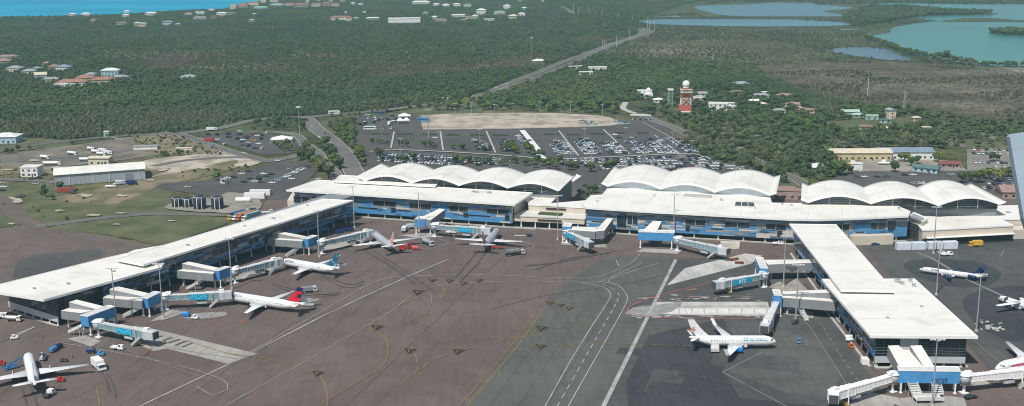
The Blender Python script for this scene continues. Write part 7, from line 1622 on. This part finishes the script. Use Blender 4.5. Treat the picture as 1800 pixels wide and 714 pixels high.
def cart(px,py,rz,label,col,cover=True,name='baggage_cart'):
    g=G(px,py); T=empty(name,label,'baggage cart',(g.x,g.y,.1),rad(rz)); mb=MB(); mb.box((0,0,.55),(3.2,1.6,.16)); mb.tube((1.6,0,.5),(2.5,0,.35),.05,n=5); mb.build('deck',DGREY,T)
    if cover:
        mb=MB(); mb.hexa([(-1.5,-.55,2.05),(1.5,-.55,2.05),(1.5,.55,2.05),(-1.5,.55,2.05)],[(-1.6,-.8,1.7),(1.6,-.8,1.7),(1.6,.8,1.7),(-1.6,.8,1.7)]); mb.box((-1.55,0,1.17),(.08,1.55,1.06)); mb.box((1.55,0,1.17),(.08,1.55,1.06)); mb.box((0,.76,1.17),(3.1,.06,1.06)); mb.box((0,-.76,1.17),(3.1,.06,1.06)); mb.build('cover',col,T)
    else: mb=MB(); mb.box((-.6,0,.95),(1.2,1.3,.65)); mb.box((.7,.1,.85),(.9,1.1,.45)); mb.build('luggage',col,T)
    wheels(T,[-1.1,1.1],.8,.25,.15)
def loader(px,py,rz,label,col):
    g=G(px,py); T=empty('belt_loader',label,'belt loader',(g.x,g.y,.1),rad(rz)); mb=MB(); mb.box((-.5,0,.75),(5,1.9,.7)); mb.build('body',col,T)
    mb=MB(); mb.hexa([(-3.4,-.45,1.3),(4.2,-.45,3.3),(4.2,.45,3.3),(-3.4,.45,1.3)],[(-3.4,-.45,1.05),(4.2,-.45,3.05),(4.2,.45,3.05),(-3.4,.45,1.05)]); mb.build('belt',RUBBER,T)
    for s_ in (-1,1): mb=MB(); mb.hexa([(-3.4,s_*.5-.05,1.45),(4.2,s_*.5-.05,3.45),(4.2,s_*.5+.05,3.45),(-3.4,s_*.5+.05,1.45)],[(-3.4,s_*.5-.05,1.05),(4.2,s_*.5-.05,3.05),(4.2,s_*.5+.05,3.05),(-3.4,s_*.5+.05,1.05)]); mb.build('side_rail',col,T)
    mb=MB(); mb.box((-1.8,-.75,1.6),(.9,.5,1.1)); mb.build('seat_cabin',col,T); wheels(T,[-2.2,1.4],.95,.38,.25)
lorry(174,648,-52,'white high lift catering lorry parked at the wing tip on lower left',8.5,3.,3.6)
lorry(207.5,615,-12,'white pickup truck below the nearest jet bridge',5.4,1.9,1.9,kind='pickup',name='pickup_truck',cat='pickup',cl=2.6)
lorry(86.5,697,80,'white van with dark load bed behind the tail of the lower left airliner',5.2,2.2,2.2,body=DGREY,kind='pickup',name='pickup_truck',cat='pickup',cl=2.4)
cart(94,619,75,'bright blue covered baggage cart, left of a pair beside the lower left airliner',BLUE); cart(103,614,60,'navy covered baggage cart, right of a pair beside the lower left airliner',NAVY); cart(160,621,-5,'long navy covered cart being towed below the nearest gate',NAVY); tug(177.5,625,-8,'blue tug towing the navy cart below the nearest gate',BLUE)
cart(112,636,-5,'open dark luggage cart by the nose of the lower left airliner',DGREY,False); tug(106,671,10,'small red tug at the tailplane of the lower left airliner',RED); loader(22,648,40,'blue belt loader on the left side of the lower left airliner',BLUE); loader(76,632,-80,'grey belt loader on the right side of the lower left airliner',GREYL); tug(3,642,0,'red tug at the left edge',RED)
lorry(25,565,-8,'white tank lorry before the glazed end of left pier',7,2.3,2.4,kind='tank'); lorry(2,560,0,'white lorry at the left edge before the pier end',6,2.3,2.4); tug(25.5,596.5,20,'small white tug beside the zebra stripes',WHITE)
cart(327,557,-10,'white topped blue cart below the second jet bridge',EB); tug(343,561,-10,'white tug right of the white topped blue cart',WHITE)
lorry(544,514,20,'grey service lorry behind the red tail',7,2.4,2.6,body=GREYC,cab=GREYL); loader(545,538,-10,'grey belt loader under the tail of the red tailed airliner',GREYL); tug(440,548,-30,'small dark tug by the wing of the red tailed airliner',DGREY)
for i,(x,y) in enumerate([(594,411),(601,409),(609,408),(617,407)]): cart(x,y,25,'dark blue baggage cart, %s from the left in the line by the terminal corner'%oord(i+1),NAVY)
lorry(569,408,30,'blue lorry beside the upper end of left pier',6.5,2.3,2.6,cab=BLUE,body=BLUE); tug(575,415,20,'blue tug before the upper end of left pier',NAVY)
lorry(711,407,85,'white lorry left of the blue ribbed gate room',6.5,2.3,2.8); lorry(724,402,10,'grey lorry behind the blue ribbed gate room',6,2.3,2.6,cab=GREYL,body=GREYL); lorry(793,411,8,'white pickup truck under the bannered jet bridge of left block',5.6,1.9,1.9,kind='pickup',name='pickup_truck',cat='pickup',cl=2.6)
cart(730,440,-5,'bright red covered cart, nearer the striped fin',RED); cart(723,437,-5,'dark red covered cart beside the bright red one',M('dark_red',(.25,.02,.02),.5)); cart(706,441,5,'low red luggage cart under the striped fin',RED,False); cart(868,438,5,'red luggage cart, left one behind the tail on airliner',RED,False); cart(880,438,5,'red luggage cart, right one behind the tail on airliner',RED,False); loader(712,438,10,'orange red belt loader under the striped fin airliner',RED)
lorry(752,431,-48,'silver fuel tanker under the right wing of the striped fin airliner',9,2.5,3.2,kind='tank',cab=GREYL,body=STEEL,name='fuel_tanker',cat='tanker'); lorry(905,449,22,'dark grey fuel tanker standing alone before the beige link',10.5,2.5,3.1,kind='tank',cab=GREYL,body=M('tank_grey',(.2,.2,.19),.4,metal=.3),name='fuel_tanker',cat='tanker'); tug(930,416,-5,'dark blue tug before the beige link building',NAVY)
g=G(915,416); T=empty('tow_bar','white tow bar behind the dark blue tug','tow bar',(g.x,g.y,.1)); mb=MB(); mb.tube((-3,0,.5),(4,0,.5),.16,n=6); mb.build('bar',WHITE,T); mb=MB(); mb.box((-3,0,.4),(.4,1.2,.5)); mb.build('head',OFFW,T)
def container(px,py,rz,L,W,H,label,col,name='container',legs=False):
    g=G(px,py); T=empty(name,label,'container',(g.x,g.y,.1),rad(rz)); mb=MB(); mb.box((0,0,H/2+.1),(L,W,H)); mb.build('body',col,T)
    mb=MB(); 
    n=int(L/.6)
    for k in range(n):
        for s_ in (-1,1): mb.box((-L/2+.3+k*(L-.6)/max(1,n-1),s_*(W/2+.03),H/2+.1),(.2,.06,H*.86))
    mb.build('corrugation',col,T)
    for s_ in (-1,1): mb=MB(); mb.box((L/2+.03,s_*W*.24,H/2+.1),(.06,W*.44,H*.88)); mb.build('door',GREYL,T)
WB_=M('container_white',(.62,.68,.74),.5,var=.08,scale=.4)
for i,x in enumerate([(1587,439),(1613,438.5),(1642,437.5),(1669,437)]): container(*x,4,7.2,3.2,3.6,'white container, %s from the left in the row before the cream building'%oord(i+1),WB_)
container(1531,430,4,22,3.4,5,'very long cream trailer block before the blue terminal wall',CREAM,'trailer_block'); container(1283,437,-8,9.5,2.8,3.2,'cream trailer behind the folded jet bridge',M('trailer_cream',(.6,.55,.48),.6),'trailer'); container(115,338,6,10,2.5,2.6,'red shipping container on the grass by the warehouse',M('container_red',(.33,.06,.04),.6,var=.15)); container(448,349,-4,13,2.8,3.4,'long white trailer, nearer of two by the dark tanks',WHITE,'trailer'); container(458,343,-4,13,2.8,3.2,'long white trailer, farther of two by the dark tanks',WHITE,'trailer')
g=G(428,357); T=empty('gas_tank','white horizontal tank beside the dark tanks','tank',(g.x,g.y,0),rad(-4)); mb=MB(); mb.rings([[(x,r*math.cos(a*math.pi/7),2.1+r*math.sin(a*math.pi/7)) for a in range(14)] for x,r in ((-5,.2),(-4.7,1.1),(-4,1.6),(4,1.6),(4.7,1.1),(5,.2))]); mb.build('shell',WHITE,T)
for x in (-3,3): mb=MB(); mb.box((x,0,.6),(.6,2.6,1.2)); mb.build('saddle',CONC,T)
lorry(442,373,60,'white lorry behind the far end of left pier, left one',6.5,2.4,2.8,body=M('lorry_green',(.2,.3,.25),.6)); lorry(470,376,20,'white flat bed lorry behind the far end of left pier, right one',7,2.4,2.2,kind='pickup',body=OFFW)
for i,(x,y,c,l,cb) in enumerate([(417,384,NAVY,'navy container lorry, leftmost of four parked side by side',YEL),(425,384.5,M('lorry_greyteal',(.14,.22,.25),.6),'grey blue container lorry, second of four parked side by side',WHITE),(432,385,M('lorry_orange',(.55,.15,.06),.6),'orange container lorry, third of four parked side by side',ORANGE),(442,385.5,M('lorry_teal',(.2,.38,.36),.6),'teal container lorry, rightmost of four parked side by side',WHITE)]): lorry(x,y,235,l,13,2.6,3.8,cab=cb,body=c)
lorry(1714,434,184,'yellow delivery van on the apron right of the white containers',7,2.4,3.2,cab=YEL,body=YEL,name='delivery_van',cat='van'); lorry(1367,431,0,'white pickup truck left of the right pier root',5.4,1.9,1.9,kind='pickup',name='pickup_truck',cat='pickup',cl=2.6)
tug(1655,446,20,'white tug left of a pair beside the white containers',WHITE); lorry(1664,450,15,'white pickup right of a pair beside the white containers',6,2.2,2,kind='pickup',name='pickup_truck',cat='pickup',cl=2.4)
tug(1404,603,80,'blue tug inside the marked box before the blue engine airliner',BLUE2); cart(1397.5,570,40,'dark cart by the white stair of the doubled walkway',DGREY); 
for i,(x,y) in enumerate([(1253,614),(1260,614),(1253,619),(1260,619)]): cart(x,y,85,'white baggage cart under the blue engine airliner, %s'%['back left','back right','front left','front right'][i],OFFW)
tug(1497,612,95,'orange lift vehicle beside the right pier wall',ORANGE,'lift_vehicle'); container(1520,640,90,3,2.4,2.2,'white cabinet at the corner of right pier tip',WHITE,'cabinet')
for i,(x,y) in enumerate([(1492,597),(1493,602)]): 
    g=G(x,y); T=empty('water_bowser','small white round bowser beside right pier wall, %s one'%['upper','lower'][i],'bowser',(g.x,g.y,.1)); mb=MB(); mb.rings([[(q,r*math.cos(a*math.pi/6),1.2+r*math.sin(a*math.pi/6)) for a in range(12)] for q,r in ((-1.5,.2),(-1.3,.7),(1.3,.7),(1.5,.2))]); mb.build('tank',WHITE,T); wheels(T,[0],.8,.3,.2)
def pallet(px,py,rz,label,col,s=1.):
    g=G(px,py); rr=random.Random(int(px)); T=empty('pallet_stack',label,'pallets',(g.x,g.y,.08),rad(rz)); mb=MB()
    for k in range(5): mb.box((rr.uniform(-.3,.3),rr.uniform(-.2,.2),.15+.22*k),(5*s,1.6*s,.14),rad(rr.uniform(-4,4)))
    mb.build('boards',col,T)
PL=M('timber',(.2,.16,.11),.9,var=.2,scale=1)
pallet(1216,513,12,'timber stack by the red line left of lettered bridge',PL); pallet(1215,526,80,'small timber stack left of the slab row',PL,.5); pallet(1259,528,80,'dark timber stack above the slab row',PL,.5); pallet(1290,458,30,'rusty scrap stack on the concrete strip, upper',M('rust',(.22,.1,.05),.9,var=.2)); pallet(1300,464,-10,'rusty scrap stack on the concrete strip, lower',M('rust',(.22,.1,.05),.9),.8)
g=G(1741,577); T=empty('rubble_heap','pale heap of broken slabs right of the pier','rubble',(g.x,g.y,0)); mb=MB(); rr=random.Random(4)
for k in range(26): mb.box((rr.gauss(0,2.2),rr.gauss(0,2.6),rr.uniform(.2,.9)),(rr.uniform(.8,2),rr.uniform(.5,1.4),rr.uniform(.2,.5)),rr.uniform(0,3))
mb.build('slabs',CONCL,T)
for (x,y,r,l,k,L) in [(80,280,-25,'white tank lorry upper left of the warehouse','tank',9),(92,291,2,'long white tank lorry just left of the warehouse','tank',13),(128,273,-28,'white tank lorry at the middle of the lorry yard','tank',10),(151,284,3,'white tank lorry behind the beige hut','tank',9),(161,265,-20,'white lorry, leftmost in the cluster of white lorries','tank',7),(169,270,-20,'white lorry, second in the cluster of white lorries','tank',8),(182,268,-20,'white lorry, third in the cluster of white lorries','box',8),(191,272,-10,'white lorry, rightmost in the cluster of white lorries','box',7),(179,274,-15,'white lorry, nearest in the cluster of white lorries','tank',8),(195,330,5,'white flat lorry before the warehouse wall','pickup',7),(212,325,40,'white lorry before the right end of warehouse','box',6),(372,230,15,'white lorry on the road above taxi park','box',9)]: lorry(x,y,r,l,L,2.5,3.,kind=k)
lorry(232,325,5,'blue covered lorry before the right end of warehouse',7,2.4,3,cab=NAVY,body=NAVY); lorry(128,340,5,'small blue skip beside the red container',4,2,1.6,cab=NAVY,body=BLUE3,kind='pickup',cl=1.2); lorry(368,249,-5,'red van in the taxi car park',8,2.3,2.6,cab=RED,body=RED,name='van',cat='van')
for (x,y,c,l,r) in [(651,228.5,WHITE,'white coach at the upper left of big car park',0),(669,202,BLUE3,'slate blue coach behind the big car park',0),(745,213.5,BLUE,'blue coach left of the sand lot',0),(531,214,DGREY,'dark coach on the roundabout',0),(588,201,WHITE,'white coach on the road behind the roundabout',5),(780,177,WHITE,'white box lorry on the road behind the sand lot',0),(690,219,WHITE,'white coach beside the white marquee',60)]: lorry(x,y,r,l,11,2.5,3.2,body=c,cab=c,kind='bus',name='coach',cat='bus',cl=1.2)
# boats and clutter of the yard on the right
for (x,y,r,l,c) in [(1554,290,-10,'white boat stored in the workshop yard, larger',WHITE),(1500,291,15,'yellow boat stored in the workshop yard',YEL)]:
    g=G(x,y); T=empty('stored_boat',l,'boat',(g.x,g.y,.1),rad(r)); mb=MB(); mb.rings([[(q,-w_,1.9),(q,-w_*.7,.9),(q,0,.5),(q,w_*.7,.9),(q,w_,1.9)] for q,w_ in ((-4,1.3),(-1,1.5),(2,1.3),(4,.5),(5,.08))],0); mb.build('hull',c,T); mb=MB(); mb.hexa([(-1.6,-.8,3.6),(.6,-.8,3.6),(.6,.8,3.6),(-1.6,.8,3.6)],[(-2,-1,1.9),(1.4,-1,1.9),(1.4,1,1.9),(-2,1,1.9)]); mb.build('cabin',WHITE,T)
# cones
for i,(x,y,l) in enumerate([(423,567.5,'left orange cone in front of the red tailed airliner'),(427,568,'right orange cone in front of the red tailed airliner'),(1593,460,'orange cone right of the right pier')]):
    g=G(x,y); T=empty('traffic_cone',l,'cone',(g.x,g.y,.06),0); mb=MB(); mb.box((0,0,.04),(.7,.7,.08)); mb.build('base',RUBBER,T); mb=MB(); mb.tube((0,0,.08),(0,0,1.0),.28,.05,n=10); mb.build('body',ORANGE,T)
def bar(px,py,qx,qy,label):
    a,b=G(px,py),G(qx,qy); T=empty('barrier',label,'barrier',(a.x,a.y,0)); mb=MB(); mb.tube((a.x,a.y,.7),(b.x,b.y,.7),.12,n=6); mb.build('rail',M('barrier_red',(.6,.12,.08),.6),T,True)
    for t in (.0,.5,1): p=a.lerp(b,t); mb=MB(); mb.box((p.x,p.y,.35),(.5,.5,.7)); mb.build('foot',RED if t<.5 else OFFW,T,True)
bar(253,627,276,604,'red and white barrier pole below the nearest jet bridge')
# ---------------------------------------------------------------- people
def person(px,py,rz,label,vest,trousers,raise_=0):
    g=G(px,py); T=empty('person',label,'person',(g.x,g.y,.05),rad(rz)); me=bpy.data.meshes.new('body')
    V=[(0,0,.95),(0,0,1.15),(0,0,1.4),(0,.0,1.5),(.02,0,1.6),(.0,.1,.9),(.06,.11,.5),(-.04,.12,.08),(.12,.12,.03),(0,-.1,.9),(-.06,-.11,.5),(-.1,-.12,.08),(.06,-.12,.03),(0,.19,1.42),(.02,.25,1.15),(.14,.24,.93+raise_),(0,-.19,1.42),(.02,-.25,1.15),(.12,-.24,.9)]
    E_=[(0,1),(1,2),(2,3),(3,4),(0,5),(5,6),(6,7),(7,8),(0,9),(9,10),(10,11),(11,12),(2,13),(13,14),(14,15),(2,16),(16,17),(17,18)]
    me.from_pydata(V,E_,[]); o=bpy.data.objects.new('body',me); C.objects.link(o); o.parent=T; me.materials.append(trousers)
    sk=o.modifiers.new('skin','SKIN'); r=[.13,.13,.14,.06,.055,.1,.07,.045,.04,.1,.07,.045,.04,.075,.05,.035,.075,.05,.035]
    if not me.skin_vertices: o.modifiers.update() if hasattr(o.modifiers,'update') else None
    for i,v in enumerate(me.skin_vertices[0].data): v.radius=(r[i],r[i]); v.use_root=(i==0)
    o.modifiers.new('sub','SUBSURF').levels=1; o.modifiers['sub'].render_levels=1
    mb=MB(); mb.lathe((.02,0,1.7),[(.03,-.12),(.08,-.09),(.1,0),(.09,.07),(.02,.12)],10); mb.box((.12,0,1.69),(.03,.03,.05)); h=mb.build('head',M('skin',(.16,.09,.06),.6,var=0),T)
    mb=MB(); mb.lathe((.0,0,1.73),[(.115,-.02),(.11,.05),(.03,.12)],10); mb.build('cap',vest,T)
    mb=MB(); mb.rings([[(.19*math.cos(a*math.pi/6)*.85,.2*math.sin(a*math.pi/6)*1.1,z) for a in range(12)] for z in (.95,1.2,1.42)],0,True); mb.build('vest',vest,T)
HV=M('hi_vis_yellow',(.6,.6,.03),.6,var=0); HO=M('hi_vis_orange',(.7,.16,.04),.6,var=0); TR=M('trousers_navy',(.02,.025,.04),.8,var=0)
person(75,594,20,'person in a yellow vest standing near the zebra stripes',HV,TR); person(127.5,630,200,'person in a yellow vest beside the lower left airliner wing',HV,TR); person(291,605,90,'person in orange clothing on the concrete stand',HO,HO,.3)
# ---- lettering becomes real meshes
bpy.context.view_layer.update(); dg=bpy.context.evaluated_depsgraph_get()
for o in [o for o in bpy.data.objects if o.type=='FONT']:
    me=bpy.data.meshes.new_from_object(o.evaluated_get(dg)); nm=o.name; par=o.parent; n=bpy.data.objects.new('lettering',me); C.objects.link(n); n.parent=par; n.location=o.location; n.rotation_euler=o.rotation_euler; n.scale=o.scale; bpy.data.objects.remove(o)
if HAZE:
    mb=MB(); mb.box((0,2250,79),(9000,5500,162)); o=mb.build('haze',[]); m=bpy.data.materials.new('haze_air'); m.use_nodes=True; n=m.node_tree; n.nodes.remove(n.nodes['Principled BSDF']); v=n.nodes.new('ShaderNodeVolumePrincipled'); v.inputs['Color'].default_value=(.4,.72,.8,1); v.inputs['Density'].default_value=HAZE; v.inputs['Anisotropy'].default_value=.2
    n.links.new(v.outputs[0],n.nodes['Material Output'].inputs['Volume']); o.data.materials.append(m); tag(o,'thin pale sea haze hanging over the whole view','haze',kind='stuff')

for o in bpy.data.objects:
    l=o.get('label')
    if l and o.get('category') and not 4<=len(l.split())<=16: print('LABEL',len(l.split()),l)
from collections import Counter
print('DUPL',[k for k,v in Counter(o['label'] for o in bpy.data.objects if o.get('label') and o.get('category')).items() if v>1][:20])
